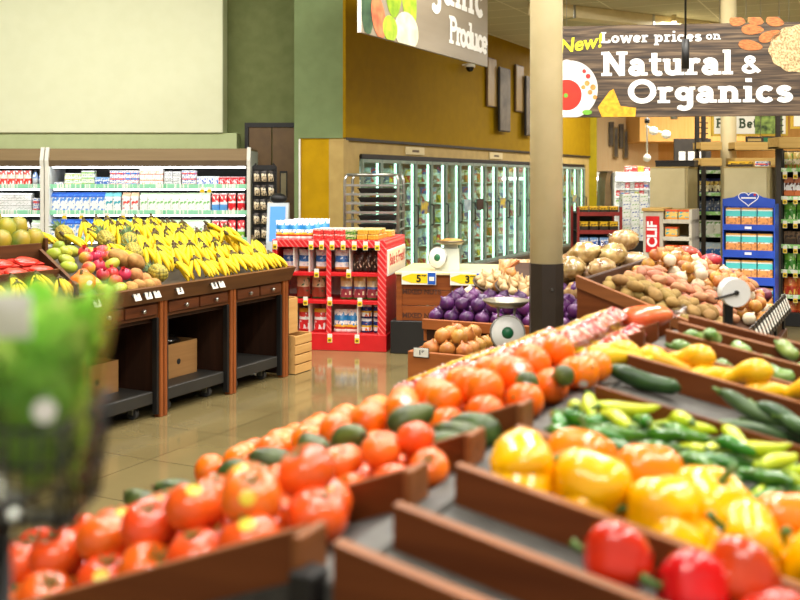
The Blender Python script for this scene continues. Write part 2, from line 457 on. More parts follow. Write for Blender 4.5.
MB().box(-11, 14, -3, 27, -.05, 0).build('floor', m_floor); struct(bpy.data.objects['floor'])
c = MB(); c.box(-11, 14, -3, 13.1, 4.8, 4.9); struct(c.build('ceiling', m_ceil))
c = MB(); c.box(-1.2, 14, 13.1, 27, 3.89, 4.0); struct(c.build('ceiling_rear', m_ceil))
c = MB(); c.box(-.4, 14, 13.06, 13.12, 3.89, 4.8); struct(c.build('trim_6', m_ochre))

w = MB(); w.box(-11, -1.29, 13.3, 13.45, 0, 4.8); struct(w.build('wall_back', m_dkgreen))
w = MB(); w.box(-1.29, -.655, 12.2, 13.45, 2.01, 4.8); struct(w.build('wall_corner', m_midgreen))
w = MB(); w.box(-1.22, -.69, 12.22, 13.4, 0, 2.01); struct(w.build('wall_corner_lower', m_ochre2))
t = MB(); t.box(-1.29, -1.22, 12.2, 13.42, 0, 2.01); struct(t.build('trim_3', m_midgreen))
t = MB(); t.cbox(-1.236, -1.212, 12.185, 12.21, 0, 2.0, .004); struct(t.build('trim_4', m_white))
t = MB(); t.cbox(-11, -2.295, 12.95, 13.3, 2.11, 4.8, .01); struct(t.build('trim_1', m_pale))
t = MB(); t.cbox(-11, -2.12, 12.99, 13.3, 1.86, 2.11, .006); struct(t.build('trim_2', m_strip))

# freezer wall, in the frame along the aisle
o_side = W(-6.04, 10.6)
w = MB(); w.box(0, 10.75, 0, .15, 2.01, 4.8); w.box(1.0, 10.75, 1.3, 1.45, 0, 2.01)
struct(w.build('wall_side', m_ochre, None, o_side, (0, 0, RS)))
w = MB(); w.box(0.1, 10.75, .03, .18, 1.82, 2.0); w.box(.0, .4, .03, .45, 0, 1.82); w.box(10.5, 10.75, .03, 1.3, 0, 1.82); w.box(-.06, .06, -.005, .2, 0, 2.0)
struct(w.build('wall_side_lower', m_tan, None, o_side, (0, 0, RS)))
t = MB(); t.box(.0, 10.75, -.01, .03, 1.985, 2.02); struct(t.build('trim_5', m_dark, None, o_side, (0, 0, RS)))
q = W(-6.04, 10.6 + 10.75)
w = MB(); w.box(q.x - 1.4, q.x + .15, q.y + .02, q.y + .9, 0, 3.89); struct(w.build('wall_end', mat('olive_ochre_paint', (158, 140, 22), (150, 132, 20), rough=.75, spec=.12)))
# far shop walls
w = MB(); w.box(3.2, 6.2, 24.0, 24.2, 0, 3.89); struct(w.build('wall_far', m_peach))
w = MB(); w.box(6.2, 14, 24.0, 24.2, 0, 3.89); struct(w.build('wall_far_right', m_orange_wood))
w = MB(); w.box(5.42, 8.2, 22.6, 23.98, 2.37, 3.2); struct(w.build('wall_bulkhead', m_orange_wood))
w = MB(); w.box(14, 14.2, -3, 24.2, 0, 4.8); struct(w.build('wall_right', m_tan))
w = MB(); w.box(-11.2, -11, -3, 13.45, 0, 4.8); struct(w.build('wall_left', m_dkgreen))
bb = MB(); bb.box(-1.21, -.7, 12.19, 12.22, 0, .12); struct(bb.build('baseboard_corner', m_black))

# doors in the back wall
m_door = mat('brown_door', (112, 84, 46), (98, 72, 38), rough=.5)
m_doorwin = mat('door_glass', (172, 160, 126), (150, 138, 108), rough=.15)
d = obj('door_1', None, None, (-1.70, 13.28, 0)); struct(d)
f = MB(); f.box(-.36, -.31, -.02, .02, 0, 2.26); f.box(.31, .36, -.02, .02, 0, 2.26); f.box(-.31, .31, -.02, .02, 2.2, 2.26); f.build('door_frame', m_black, d)
for sx in (-1, 1):
    lf = MB(); x0, x1 = (-.305, -.006) if sx < 0 else (.006, .305)
    lf.cbox(x0, x1, -.012, .012, .01, 2.195, .004)
    leaf = lf.build('door_leaf', m_door, d)
    wn = MB(); cx = (x0 + x1) / 2
    wn.cbox(cx - .05, cx + .05, -.022, -.012, 1.26, 1.62, .003, 1); wn.box(cx - .035, cx + .035, -.026, -.02, 1.29, 1.59, 0)
    wn.build('window_pane', [m_doorwin, m_black], leaf)

# ------------------------------------------------------------------ support columns
m_cream = mat('cream_enamel', (226, 210, 164), (218, 202, 154), rough=.45)
m_sleeve = mat('brown_black_guard', (52, 42, 32), (44, 35, 27), rough=.5)
cp = W(-1.582, 4.80)
colm = empty('support_column', 'round cream support column with dark guard sleeve, standing between the produce displays', 'column', cp)
MB().cyl((0, 0, 0), (0, 0, 4.8), .081, n=28).build('shaft', m_cream, colm)
g = MB(); g.cyl((0, 0, 0), (0, 0, 1.085), .088, n=8, smooth=False); sl = g.build('guard_sleeve', m_sleeve, colm, rot=(0, 0, .39))
for k in range(4):
    MB().cyl((.082, 0, .3 + .22 * k), (.09, 0, .3 + .22 * k), .006, n=8).build('rivet', m_steel, sl, rot=(0, 0, -PI / 2 - .2 + .0))
cp2 = at(728.5, 180, 11.2)
c2 = empty('support_column', 'plain beige support column behind the blue shipper display and beige end panel', 'column', (cp2.x, cp2.y, 0))
MB().cyl((0, 0, 0), (0, 0, 3.89), .085, n=24).build('shaft', m_cream, c2)
MB().cyl((0, 0, 0), (0, 0, .25), .11, n=24).build('base_collar', m_sleeve, c2)

# surveillance dome under the banner, pictures on the wall
q = at(475, 67, 16.2)
o_dome = W(-5.98, 14.0)
dm = empty('security_camera', 'small white dome camera with black bubble on the ochre wall', 'camera', W(-5.9, 14.2, 3.23)); dm.scale = (.62, .62, .62)
m_gl = mat('black_bubble', (14, 14, 16), (10, 10, 12), rough=.1)
MB().lathe([(0, .09), (.1, .09), (.13, .05), (.13, 0), (0, 0)], 20).build('housing', m_white, dm)
MB().lathe([(.1, 0), (.095, -.05), (.06, -.1), (0, -.12)], 20).build('bubble', m_gl, dm)
MB().box(-.03, .03, -.02, .20, .05, .085).build('wall_bracket', m_white, dm, rot=(0, 0, RS))
m_slate = mat('grey_relief_panel', (128, 116, 96), (84, 74, 60), rough=.6, scale=3, detail=5)
m_slat = wood('pale_wood_panel', (178, 148, 90), (150, 120, 68), 'Z')
for px, y0, y1, Lb, in ((493.5, 57, 132, 'grey'), (525, 77, 136, 'grey')):
    pass
def wall_panel(s, z0, z1, wdt, dy, mt, label):
    e = empty('wall_art_panel', label, 'wall art', W(-6.04 + dy, s, z0), RS, 'relief panels on the ochre wall')
    f = MB(); f.cbox(-wdt / 2, wdt / 2, -.02, .012, 0, z1 - z0, .006); f.build('backing', m_dark if mt is m_slate else m_door, e)
    f = MB(); f.cbox(-wdt / 2 + .012, wdt / 2 - .012, -.03, -.018, .015, z1 - z0 - .015, .004); f.build('face_panel', mt, e)
wall_panel(15.36, 2.70, 3.50, .40, .03, m_slat, 'tall pale wood wall panel behind the nearer grey relief panel')
wall_panel(15.80, 2.31, 3.38, .50, .09, m_slate, 'grey relief wall panel nearer the hanging banner, on the ochre wall')
wall_panel(16.70, 2.70, 3.52, .40, .03, m_slat, 'tall pale wood wall panel behind the grey panel beside the column')
wall_panel(17.10, 2.29, 3.35, .50, .09, m_slate, 'grey relief wall panel nearer the cream column, on the ochre wall')
for k, (px, y0, y1, nm) in enumerate(((611.5, 122, 146, 'upper left of the two'), (615.5, 127, 158, 'lower left of the two'), (621.5, 124, 148, 'upper right of the two'), (625.5, 130, 159, 'lower right of the two'))):
    a = at(px, y1, 23.9); b = at(px, y0, 23.9)
    e = empty('wall_art_panel', 'narrow dark slat panel on the far peach wall, %s pairs' % nm, 'wall art', (a.x, a.y, a.z))
    MB().cbox(-.055, .055, -.02 - .04 * (k % 2), .06, 0, b.z - a.z, .006).build('backing', m_slat if k % 2 else m_slate, e)
    MB().cbox(-.04, .04, -.035 - .04 * (k % 2), -.02 - .04 * (k % 2), .03, b.z - a.z - .03, .004).build('face_panel', m_slate, e)
# ------------------------------------------------------------------ fruit and vegetable prototypes
def nz3(v, f=1.0, o=0.0):
    return mnoise.noise(Vector((v.x * f + o, v.y * f + o * .7, v.z * f - o)))

m_stem = mat('green_stem', (92, 122, 40), (66, 94, 28), rough=.6)
m_drystem = mat('brown_stem', (112, 84, 46), (84, 60, 30), rough=.8)
m_stick = mat('yellow_sticker', (228, 204, 56), (214, 188, 40), rough=.3)
m_wstick = mat('white_sticker', (240, 236, 226), (232, 226, 214), rough=.3)
m_tom = mat('tomato_skin', (238, 104, 30), (228, 80, 20), rough=.22, scale=9, rand=.08, coat=.35, sss=.08)
m_tom2 = mat('vine_tomato_skin', (242, 116, 32), (234, 92, 22), rough=.24, scale=9, rand=.08, coat=.3, sss=.08)
m_orng = mat('orange_peel', (246, 124, 14), (238, 102, 8), rough=.3, scale=14, rand=.06, bump=.06, bscale=90, coat=.2, sss=.06)
m_avo = mat('avocado_skin', (84, 104, 40), (48, 62, 24), rough=.42, scale=22, rand=.2, bump=.15, bscale=70)
m_ypep = mat('yellow_pepper_skin', (252, 194, 0), (246, 176, 0), rough=.22, rand=.02, coat=.4, sss=.1)
m_opep = mat('orange_pepper_skin', (250, 146, 6), (242, 122, 4), rough=.22, rand=.03, coat=.4, sss=.1)
m_rpep = mat('red_pepper_skin', (214, 30, 18), (176, 16, 12), rough=.2, rand=.1, coat=.4, sss=.06)
m_jal = mat('green_chilli_skin', (74, 140, 38), (42, 102, 22), rough=.25, rand=.16, coat=.3)
m_bpep = mat('pale_chilli_skin', (206, 214, 44), (178, 200, 30), rough=.28, rand=.1, coat=.25)
m_zuc = mat('zucchini_skin', (44, 84, 30), (28, 60, 20), rough=.35, scale=20, rand=.14)
m_cuc = mat('cucumber_skin', (76, 106, 62), (52, 80, 44), rough=.4, scale=16, rand=.14)
m_sq = mat('yellow_squash_skin', (246, 194, 24), (236, 172, 12), rough=.35, rand=.07, coat=.1)
m_gsq = mat('pale_green_squash_skin', (152, 178, 92), (96, 132, 52), rough=.3, scale=18, rand=.15, coat=.4)
m_pot = mat('potato_skin', (168, 134, 74), (132, 102, 50), rough=.8, scale=16, rand=.12, bump=.2, bscale=60)
m_onion = mat('onion_skin', (208, 146, 70), (170, 104, 42), rough=.35, scale=5, stretch=(3, 3, .5), rand=.14)
m_wonion = mat('white_onion_skin', (226, 214, 184), (204, 186, 150), rough=.35, scale=5, stretch=(3, 3, .5), rand=.06)
m_swpot = mat('pink_sweet_potato_skin', (200, 142, 102), (168, 106, 72), rough=.6, scale=12, rand=.12)
m_ponion = mat('purple_onion_skin', (104, 50, 112), (62, 24, 72), rough=.28, scale=6, stretch=(2, 2, .6), rand=.2)
m_ban = mat('banana_peel', (250, 214, 40), (238, 196, 22), rough=.45, scale=7, rand=.06)
def banana_material():
    m, nt, b = newmat('banana_peel_graded')  # peel's own colour: greenish by the crown, brown at the tip
    N, L = nt.nodes, nt.links
    tc = N.new('ShaderNodeTexCoord'); sp = N.new('ShaderNodeSeparateXYZ'); L.new(tc.outputs['Generated'], sp.inputs[0])
    rp = N.new('ShaderNodeValToRGB'); e = rp.color_ramp.elements
    e[0].position = 0; e[0].color = srgb((110, 92, 30)); e[1].position = 1; e[1].color = srgb((120, 128, 44))
    for z, c in ((.05, (226, 190, 30)), (.7, (244, 208, 26)), (.9, (206, 196, 44))):
        x = e.new(z); x.color = srgb(c)
    L.new(sp.outputs['Z'], rp.inputs['Fac'])
    oi = N.new('ShaderNodeObjectInfo'); hs = N.new('ShaderNodeHueSaturation'); mr = N.new('ShaderNodeMapRange'); mr.inputs['To Min'].default_value = .8; mr.inputs['To Max'].default_value = 1.05
    L.new(oi.outputs['Random'], mr.inputs['Value']); L.new(mr.outputs['Result'], hs.inputs['Value']); L.new(rp.outputs['Color'], hs.inputs['Color']); L.new(hs.outputs['Color'], b.inputs['Base Color'])
    b.inputs['Roughness'].default_value = .5; b.inputs['Specular IOR Level'].default_value = .3
    return m
m_ban = banana_material()
m_bant = mat('banana_crown', (96, 78, 32), (62, 46, 20), rough=.7)
m_pine = None
m_pleaf = mat('pineapple_leaf', (96, 124, 68), (58, 88, 42), rough=.55)
m_papaya = mat('papaya_skin', (172, 150, 42), (98, 122, 40), rough=.4, scale=7, rand=.14, lo=.38, hi=.66)
m_mango = mat('mango_skin', (214, 176, 60), (204, 74, 60), rough=.35, scale=6, rand=.2, lo=.4, hi=.6)
m_gmango = mat('green_mango_skin', (196, 200, 70), (140, 164, 46), rough=.35, scale=6, rand=.16)
m_rpom = mat('pink_pomegranate_skin', (218, 74, 84), (192, 44, 60), rough=.3, scale=6, rand=.12)
m_coco = mat('brown_husk', (196, 146, 82), (160, 112, 56), rough=.8, scale=20, rand=.12, bump=.3, bscale=60)
m_pump = mat('pumpkin_skin', (236, 126, 20), (218, 98, 12), rough=.4, rand=.05)

def pineapple_material():
    m, nt, b = newmat('pineapple_rind')
    N, L = nt.nodes, nt.links
    tc = N.new('ShaderNodeTexCoord'); vo = N.new('ShaderNodeTexVoronoi'); vo.inputs['Scale'].default_value = 42; vo.inputs['Randomness'].default_value = .25
    L.new(tc.outputs['Object'], vo.inputs['Vector'])
    rp = N.new('ShaderNodeValToRGB'); e = rp.color_ramp.elements
    e[0].position = .15; e[0].color = srgb((120, 96, 40)); e[1].position = .3; e[1].color = srgb((196, 176, 62)); x = e.new(.75); x.color = srgb((84, 84, 30))
    L.new(vo.outputs['Distance'], rp.inputs['Fac']); L.new(rp.outputs['Color'], b.inputs['Base Color']); b.inputs['Roughness'].default_value = .6
    bp = N.new('ShaderNodeBump'); bp.inputs['Strength'].default_value = .8; bp.inputs['Distance'].default_value = .01; bp.invert = True
    L.new(vo.outputs['Distance'], bp.inputs['Height']); L.new(bp.outputs['Normal'], b.inputs['Normal'])
    return m
m_pine = pineapple_material()

def proto(name, mesh, parts=(), **kw):
    return dict(name=name, mesh=mesh, parts=list(parts), **kw)

def sticker(r, lon, lat, size, m, nm='sticker', rz=None):
    """small curved label hugging an ellipsoid of radii r"""
    mb = MB(); vs = []; n = 10
    d = Vector((math.cos(lat) * math.cos(lon), math.cos(lat) * math.sin(lon), math.sin(lat)))
    u = d.orthogonal().normalized(); w = d.cross(u)
    for k, rr in enumerate((0, 1)):
        for i in range(1 if rr == 0 else n):
            q = (d + (u * math.cos(2 * PI * i / n) + w * math.sin(2 * PI * i / n)) * (size * rr / max(r))).normalized()
            vs.append(Vector((q.x * r[0], q.y * r[1], q.z * r[2])) * 1.015)
    mb.add(vs, [(0, 1 + i, 1 + (i + 1) % n) for i in range(n)], 0, True)
    return (nm, mb.mesh(nm, m))

def tomato(m, r, seed, name, stick=True):
    def fn(v):
        a = math.atan2(v.y, v.x)
        lob = 1 + .025 * math.cos(5 * a + seed) * max(0, v.z + .3)
        dim = Vector((lob, lob, 1 - .28 * max(0, 1 - (v.x ** 2 + v.y ** 2) * 5) * (1 if v.z > 0 else .3)))
        return dim
    b = MB().blob(r, r, r * .86, 18, 12, fn)
    cal = MB()
    for k in range(5):
        a = 2 * PI * k / 5 + seed
        c, s = math.cos(a), math.sin(a)
        cal.add([(0, 0, r * .66), (c * r * .25 - s * r * .07, s * r * .25 + c * r * .07, r * .76), (c * r * .5, s * r * .5, r * .8), (c * r * .25 + s * r * .07, s * r * .25 - c * r * .07, r * .76)], [(0, 3, 2, 1)])
    cal.cyl((0, 0, r * .62), (r * .05, 0, r * .86), r * .06, r * .05, 6)
    parts = [('calyx', cal.mesh('calyx', m_stem))]
    if stick:
        parts.append(sticker((r, r, r * .86), -PI / 2 + .6 * math.sin(seed * 3), .8, r * .27, m_stick))
    return proto(name, b.mesh(name, m), parts)

P = {}
P['tomato'] = [tomato(m_tom, .0405, s, 'tomato', s % 5 < 3) for s in range(5)]
P['vine_tomato'] = [tomato(m_tom2, .0305, s, 'vine_tomato', False) for s in range(4)]
P['orange'] = []
for s in range(4):
    b = MB().blob(.0385, .0385, .0365, 18, 12, lambda v, s=s: 1 + .012 * nz3(v, 2, s))
    c = MB().cyl((0, 0, .0345), (0, 0, .0385), .004, .003, 6)
    P['orange'].append(proto('orange', b.mesh('orange', m_orng), [('stem_button', c.mesh('stem_button', m_stem))] + ([sticker((.0385,) * 3, -1.3, .35, .011, m_wstick)] if s % 2 else [])))
P['avocado'] = []
for s in range(3):
    b = MB().lathe([(0, -.048), (.018, -.045), (.029, -.034), (.034, -.016), (.033, .004), (.026, .026), (.018, .042), (.01, .052), (0, .055)], 16, M=Matrix.Rotation(PI / 2, 4, 'Y'))
    c = MB().cyl((.053, 0, 0), (.06, 0, 0), .005, .004, 6)
    P['avocado'].append(proto('avocado', b.mesh('avocado', m_avo), [('stem_nub', c.mesh('stem_nub', m_drystem))]))

def pepper(m, name, seed, r=.044, h=.046):
    def fn(v):
        a = math.atan2(v.y, v.x)
        rr = math.hypot(v.x, v.y)
        lob = 1 + .10 * math.cos(4 * a + seed * .3 + .3 * v.z) + .03 * math.sin(a + seed)
        tp = 1.04 + .10 * v.z
        sq = 1.16 if abs(v.z) < .75 else 1.0
        top = 1 - .38 * max(0, 1 - rr * 2.2) if v.z > 0 else 1 - .25 * max(0, 1 - rr * 2.5)
        return Vector((lob * tp * sq, lob * tp * sq, top))
    b = MB().blob(r, r * .95, h, 24, 14, fn)
    st = MB().tube([(0, 0, h * .55), (0, .001, h * .8), (.004, .003, h * 1.15), (.011, .004, h * 1.35)], [.012, .006, .0055, .007], 8)
    return proto(name, b.mesh(name, m), [('stem', st.mesh('stem', m_stem))])
P['yellow_pepper'] = [pepper(m_ypep, 'yellow_bell_pepper', s, .044 + .003 * (s % 3), .046 + .004 * (s % 2)) for s in range(5)]
P['orange_pepper'] = [pepper(m_opep, 'orange_bell_pepper', s + 7, .044, .044) for s in range(3)]
P['red_pepper'] = [pepper(m_rpep, 'red_bell_pepper', s + 3, .042, .05) for s in range(3)]

def horn(m, name, L, r, bend, seed, stem=True, ms=None, tip=.25):
    pts, rad = [], []
    n = 10
    for i in range(n + 1):
        t = i / n
        pts.append((L * (t - .5), bend * math.sin(t * PI) + .0, .0 + .004 * math.sin(t * 7 + seed)))
        rad.append(r * (math.sin(min(1, t * 3.2) * PI / 2) * .45 + .55 if t < .32 else 1 - (1 - tip) * ((t - .32) / .68) ** 1.6) if 0 < i < n else r * (.35 if i == 0 else tip * .35))
    b = MB().tube(pts, rad, 10)
    parts = []
    if stem:
        s = MB().tube([(-L * .5 + .003, 0, 0), (-L * .5 - .006, 0, .002), (-L * .5 - .022, .004, .006)], [r * .55, r * .3, r * .22], 6)
        parts = [('stem', s.mesh('stem', ms or m_stem))]
    return proto(name, b.mesh(name, m), parts)
P['jalapeno'] = [horn(m_jal, 'green_chilli_pepper', .088 + .012 * s, .0165, .006 * (s - 1), s, tip=.45) for s in range(3)]
P['pale_chilli'] = [horn(m_bpep, 'pale_chilli_pepper', .13 + .015 * s, .019, .01 * (s - 1), s, tip=.25) for s in range(3)]
P['zucchini'] = [horn(m_zuc, 'zucchini', .24, .025, .006, 1, tip=.8)]
P['cucumber'] = [horn(m_cuc, 'cucumber', .17 + .02 * s, .021, .008, s, tip=.6) for s in range(2)]
P['green_squash'] = [horn(m_gsq, 'wrapped_green_squash', .10, .026, .003, s, tip=.75) for s in range(3)]
P['yellow_squash'] = []
for s in range(3):
    pts, rad = [], []
    for i in range(13):
        t = i / 12
        pts.append((-.08 + .16 * t, .034 * max(0, t - .5) ** 1.4 * (1 + s * .5) * 2, .012 * math.sin(t * 3)))
        rad.append([.006, .022, .031, .034, .034, .031, .026, .021, .0175, .016, .0155, .015, .012][i])
    b = MB().tube(pts, rad, 12)
    st = MB().tube([pts[-1], (pts[-1][0] + .014, pts[-1][1] + .006, pts[-1][2]), (pts[-1][0] + .026, pts[-1][1] + .008, pts[-1][2])], [.009, .007, .008], 6)
    P['yellow_squash'].append(proto('yellow_squash', b.mesh('yellow_squash', m_sq), [('stem', st.mesh('stem', m_bpep))]))

def lump(name, m, rx, ry, rz, seed, amp=.12, f=1.2, n=(14, 10)):
    b = MB().blob(rx, ry, rz, n[0], n[1], lambda v: 1 + amp * nz3(v, f, seed * 3.7))
    return proto(name, b.mesh(name, m))
P['potato'] = [lump('potato', m_pot, .053 + .006 * (s % 2), .038, .033, s) for s in range(4)]
P['small_potato'] = [lump('potato', m_pot, .044, .036, .03, s + 9) for s in range(3)]
P['sweet_potato'] = [lump('pink_sweet_potato', m_swpot, .052, .03, .028, s + 4, .2, 1.6) for s in range(3)]

def onion(m, name, r, seed):
    b = MB().lathe([(0, -r * .92), (r * .35, -r * .85), (r * .8, -r * .5), (r, 0), (r * .86, r * .48), (r * .5, r * .8), (r * .2, r * .98), (r * .1, r * 1.2), (0, r * 1.28)], 16, rf=lambda t, k: 1 + .03 * math.sin(2 * t + seed))
    rt = MB()
    for k in range(5):
        a = k * 1.3
        rt.tube([(0, 0, -r * .88), (r * .1 * math.cos(a), r * .1 * math.sin(a), -r * 1.0), (r * .22 * math.cos(a), r * .22 * math.sin(a), -r * 1.05)], r * .03, 4)
    return proto(name, b.mesh(name, m), [('root_tuft', rt.mesh('root_tuft', m_drystem))])
P['onion'] = [onion(m_onion, 'yellow_onion', .046, s) for s in range(3)]
P['white_onion'] = [onion(m_wonion, 'white_onion', .046, s) for s in range(2)]
P['purple_onion'] = [onion(m_ponion, 'purple_onion', .046, s) for s in range(3)]

# a hand of bananas standing on its tips, crown up
def banana_mesh(bend, L=.19):
    pts, rad = [], []
    n = 11
    for i in range(n):
        t = i / (n - 1)
        a = t * 1.25
        pts.append((0, -bend * math.sin(a * 1.2), -L * t))
        rad.append([.0075, .0085, .0125, .0165, .0185, .019, .0185, .017, .0135, .0085, .005][i])
    return MB().tube(pts, rad, 7).mesh('banana', m_ban)
m_tip = m_bant
BAN = [banana_mesh(.03), banana_mesh(.045), banana_mesh(.06)]
crown = MB().tube([(-.035, 0, -.012), (0, .004, .01), (.035, 0, -.012)], [.011, .016, .011], 8).tube([(0, .004, .0), (0, .008, .024), (0, .006, .034)], [.013, .01, .011], 8).mesh('crown', m_bant)
def banana_bunch(loc, rz, lean, label, group, n=5, scl=1.0, rnd=RND):
    o = obj('banana_bunch', None, None, loc, (lean, 0, rz), scl)
    tag(o, label, 'bananas', group)
    obj('crown', crown, o, (0, 0, .185))
    for k in range(n):
        t = (k - (n - 1) / 2)
        ang = t * .2
        obj('banana', BAN[(k + int(rz * 10)) % 3], o, (t * .016, 0, .185 + rnd.uniform(-.006, .004)), (-.12 + rnd.uniform(-.12, .05), -ang, rnd.uniform(-.2, .2) + t * .25))
    return o

def pineapple():
    b = MB().lathe([(0, -.085), (.03, -.082), (.05, -.062), (.058, -.03), (.06, .0), (.057, .035), (.048, .065), (.03, .083), (0, .088)], 20)
    lf = MB(); r2 = random.Random(3)
    for k in range(34):
        a = k * 2.39996; ring = k / 34
        L = .045 + .05 * (1 - abs(ring - .5)); out = .042 * (1 - ring) + .012
        c, s = math.cos(a), math.sin(a); z0 = .08 + .03 * ring
        w = .009
        lf.add([(c * .012 - s * w, s * .012 + c * w, z0), (c * .012 + s * w, s * .012 - c * w, z0), (c * (out * .6) + s * w * .8, s * (out * .6) - c * w * .8, z0 + L * .6), (c * out * 1.3, s * out * 1.3, z0 + L), (c * (out * .6) - s * w * .8, s * (out * .6) + c * w * .8, z0 + L * .6)], [(0, 1, 2, 3, 4)])
    lf.cyl((0, 0, .075), (0, 0, .12), .02, .008, 8)
    return proto('pineapple', b.mesh('pineapple', m_pine), [('leaf_crown', lf.mesh('leaf_crown', m_pleaf))])
P['pineapple'] = [pineapple()]
P['papaya'] = [proto('papaya', MB().lathe([(0, -.1), (.03, -.095), (.058, -.06), (.066, -.015), (.06, .035), (.042, .075), (.02, .1), (0, .105)], 16, M=Matrix.Rotation(PI / 2, 4, 'Y'), rf=lambda t, k, s=s: 1 + .04 * math.cos(5 * t + s)).mesh('papaya', m_papaya), [sticker((.08, .066, .066), -1.2, .5, .016, m_wstick)] if s else []) for s in range(2)]
P['mango'] = [lump('mango', m_mango, .056, .042, .04, s, .06) for s in range(2)]
P['green_mango'] = [lump('green_mango', m_gmango, .06, .042, .038, s + 5, .07) for s in range(2)]
P['pomegranate'] = []
for s in range(2):
    cr = MB().lathe([(.008, .036), (.011, .046), (.014, .054)], 8)
    P['pomegranate'].append(proto('pomegranate', MB().blob(.04, .04, .038, 16, 10, lambda v: 1 + .03 * math.cos(5 * math.atan2(v.y, v.x))).mesh('pomegranate', m_rpom), [('calyx_crown', cr.mesh('calyx_crown', m_rpom))]))
P['yam'] = [lump('brown_yam', m_coco, .1, .058, .052, s + 2, .14, 1.5) for s in range(2)]
P['coconut'] = [lump('brown_root', m_coco, .048, .044, .042, s + 6, .1) for s in range(2)]
P['pumpkin'] = [proto('small_pumpkin', MB().blob(.078, .078, .06, 28, 12, lambda v: Vector((1 + .05 * math.cos(9 * math.atan2(v.y, v.x)),) * 2 + (1 - .25 * max(0, 1 - math.hypot(v.x, v.y) * 3),))).mesh('small_pumpkin', m_pump),
    [('stem', MB().tube([(0, 0, .04), (.003, 0, .06), (.012, .004, .075)], [.012, .008, .009], 6).mesh('stem', m_drystem)), sticker((.082, .082, .062), -1.3, .2, .02, m_wstick)])]

def drop(kind, loc, rot, label, cat, group=None, scl=1.0, k=None):
    v = P[kind]
    return inst(v[RND.randrange(len(v)) if k is None else k % len(v)], loc, rot, scl, label, cat, group)
# ------------------------------------------------------------------ the sloping produce stand in front
m_board = wood('brown_divider_wood', (122, 66, 30), (94, 47, 19), 'X', rough=.42, rand=.0)
m_boardY = wood('brown_rail_wood', (118, 63, 29), (90, 45, 18), 'Y', rough=.42)
m_board_hi = wood('worn_board_edge', (150, 92, 50), (120, 70, 34), 'X', rough=.5)  # lighter board wood; carries the painted highlight on the divider tops
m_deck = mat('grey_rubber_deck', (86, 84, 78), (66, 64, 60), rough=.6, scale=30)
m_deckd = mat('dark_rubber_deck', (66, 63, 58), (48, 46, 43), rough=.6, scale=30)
m_skirt = wood('dark_brown_skirt', (70, 42, 26), (52, 30, 18), 'X', rough=.5)

PL, PR, ZR0 = -.606, -.555, 1.10
PLE, PRE = -1.46, .46
S0, S1 = .955, 3.02
def zl(p): return ZR0 - .386 * (PL - p)
def zr(p): return ZR0 - .2 * (p - PR)
def zboard(p): return zl(p) if p < PL else (zr(p) if p > PR else ZR0)
DK = .052
so = W(-.58, 2.0)
stand = empty('produce_stand', 'large brown wooden double-sloped produce stand with grey decks and divider boards in front', 'produce display', so, RZ)
def L(p, s, z): return (p + .58, s - 2.0, z)

def slope_slab(name, p0, p1, s0, s1, off0, off1, mt, parent=stand):
    mb = MB(); za, zb = zboard(p0 + 1e-5 if p0 == PR else p0), zboard(p1)
    if p1 == PL: zb = ZR0
    mb.hexa([L(p0, s0, za + off0), L(p1, s0, zb + off0), L(p1, s1, zb + off0), L(p0, s1, za + off0), L(p0, s0, za + off1), L(p1, s0, zb + off1), L(p1, s1, zb + off1), L(p0, s1, za + off1)])
    return mb.build(name, mt, parent)
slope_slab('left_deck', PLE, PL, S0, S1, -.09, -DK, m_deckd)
slope_slab('right_deck', PR, PRE, S0, 1.282, -.09, -DK, m_deck)
slope_slab('right_deck', PR, PRE, 1.282, 2.0, -.125, -.088, m_deck)
slope_slab('right_deck', PR, PRE, 2.0, S1, -.09, -DK, m_deck)
rb = MB(); rb.cbox(*[L(PL, 0, 0)[0], L(PR, 0, 0)[0]], S0 - 2.0, S1 - 2.0, ZR0 - .09, ZR0 - .045, .004); rb.build('ridge_strip', m_deck, stand)
LEFT_S = [.97, 1.25, 1.465, 1.70, 2.29, 2.66, 2.83, 2.99]
RIGHT_S = [.955, 1.10, 1.29, 1.535, 2.0, 2.275, 2.445, 2.69, 2.86, 3.01]
for i, s in enumerate(LEFT_S):
    b = slope_slab('divider_board', PLE + .012, PL, s - .009, s + .009, -.30 if i == 0 else -DK, 0.0 if i != 0 else .004, m_board)
    slope_slab('worn_top_edge', PLE + .012, PL, s - .0095, s + .0095, 0.004 if i == 0 else 0, .0065 if i == 0 else .0025, m_board_hi, b).parent = b  # highlight along the board top, put in as a lighter strip
    if i in (0, 1, 2, 3):
        e = MB(); e.cbox(PL + .58, PL + .58 + .012, s - 2.0 - .03, s - 2.0 + .03, ZR0 - DK, ZR0 + .004, .002); e.build('board_end_cap', m_board_hi, stand)
for i, s in enumerate(RIGHT_S):
    th = .009 if i < 8 else .012
    b = slope_slab('divider_board', PR, PRE, s - th, s + th, -.30 if i == 0 else (-.125 if i in (2, 3) else -DK), 0.0, m_board) if i != 4 else slope_slab('divider_board', PR, PRE, s - .006, s + .006, -.125, -.018, m_board)
    if i != 4:
        slope_slab('worn_top_edge', PR, PRE, s - th - .0005, s + th + .0005, 0, .0025, m_board_hi, b)
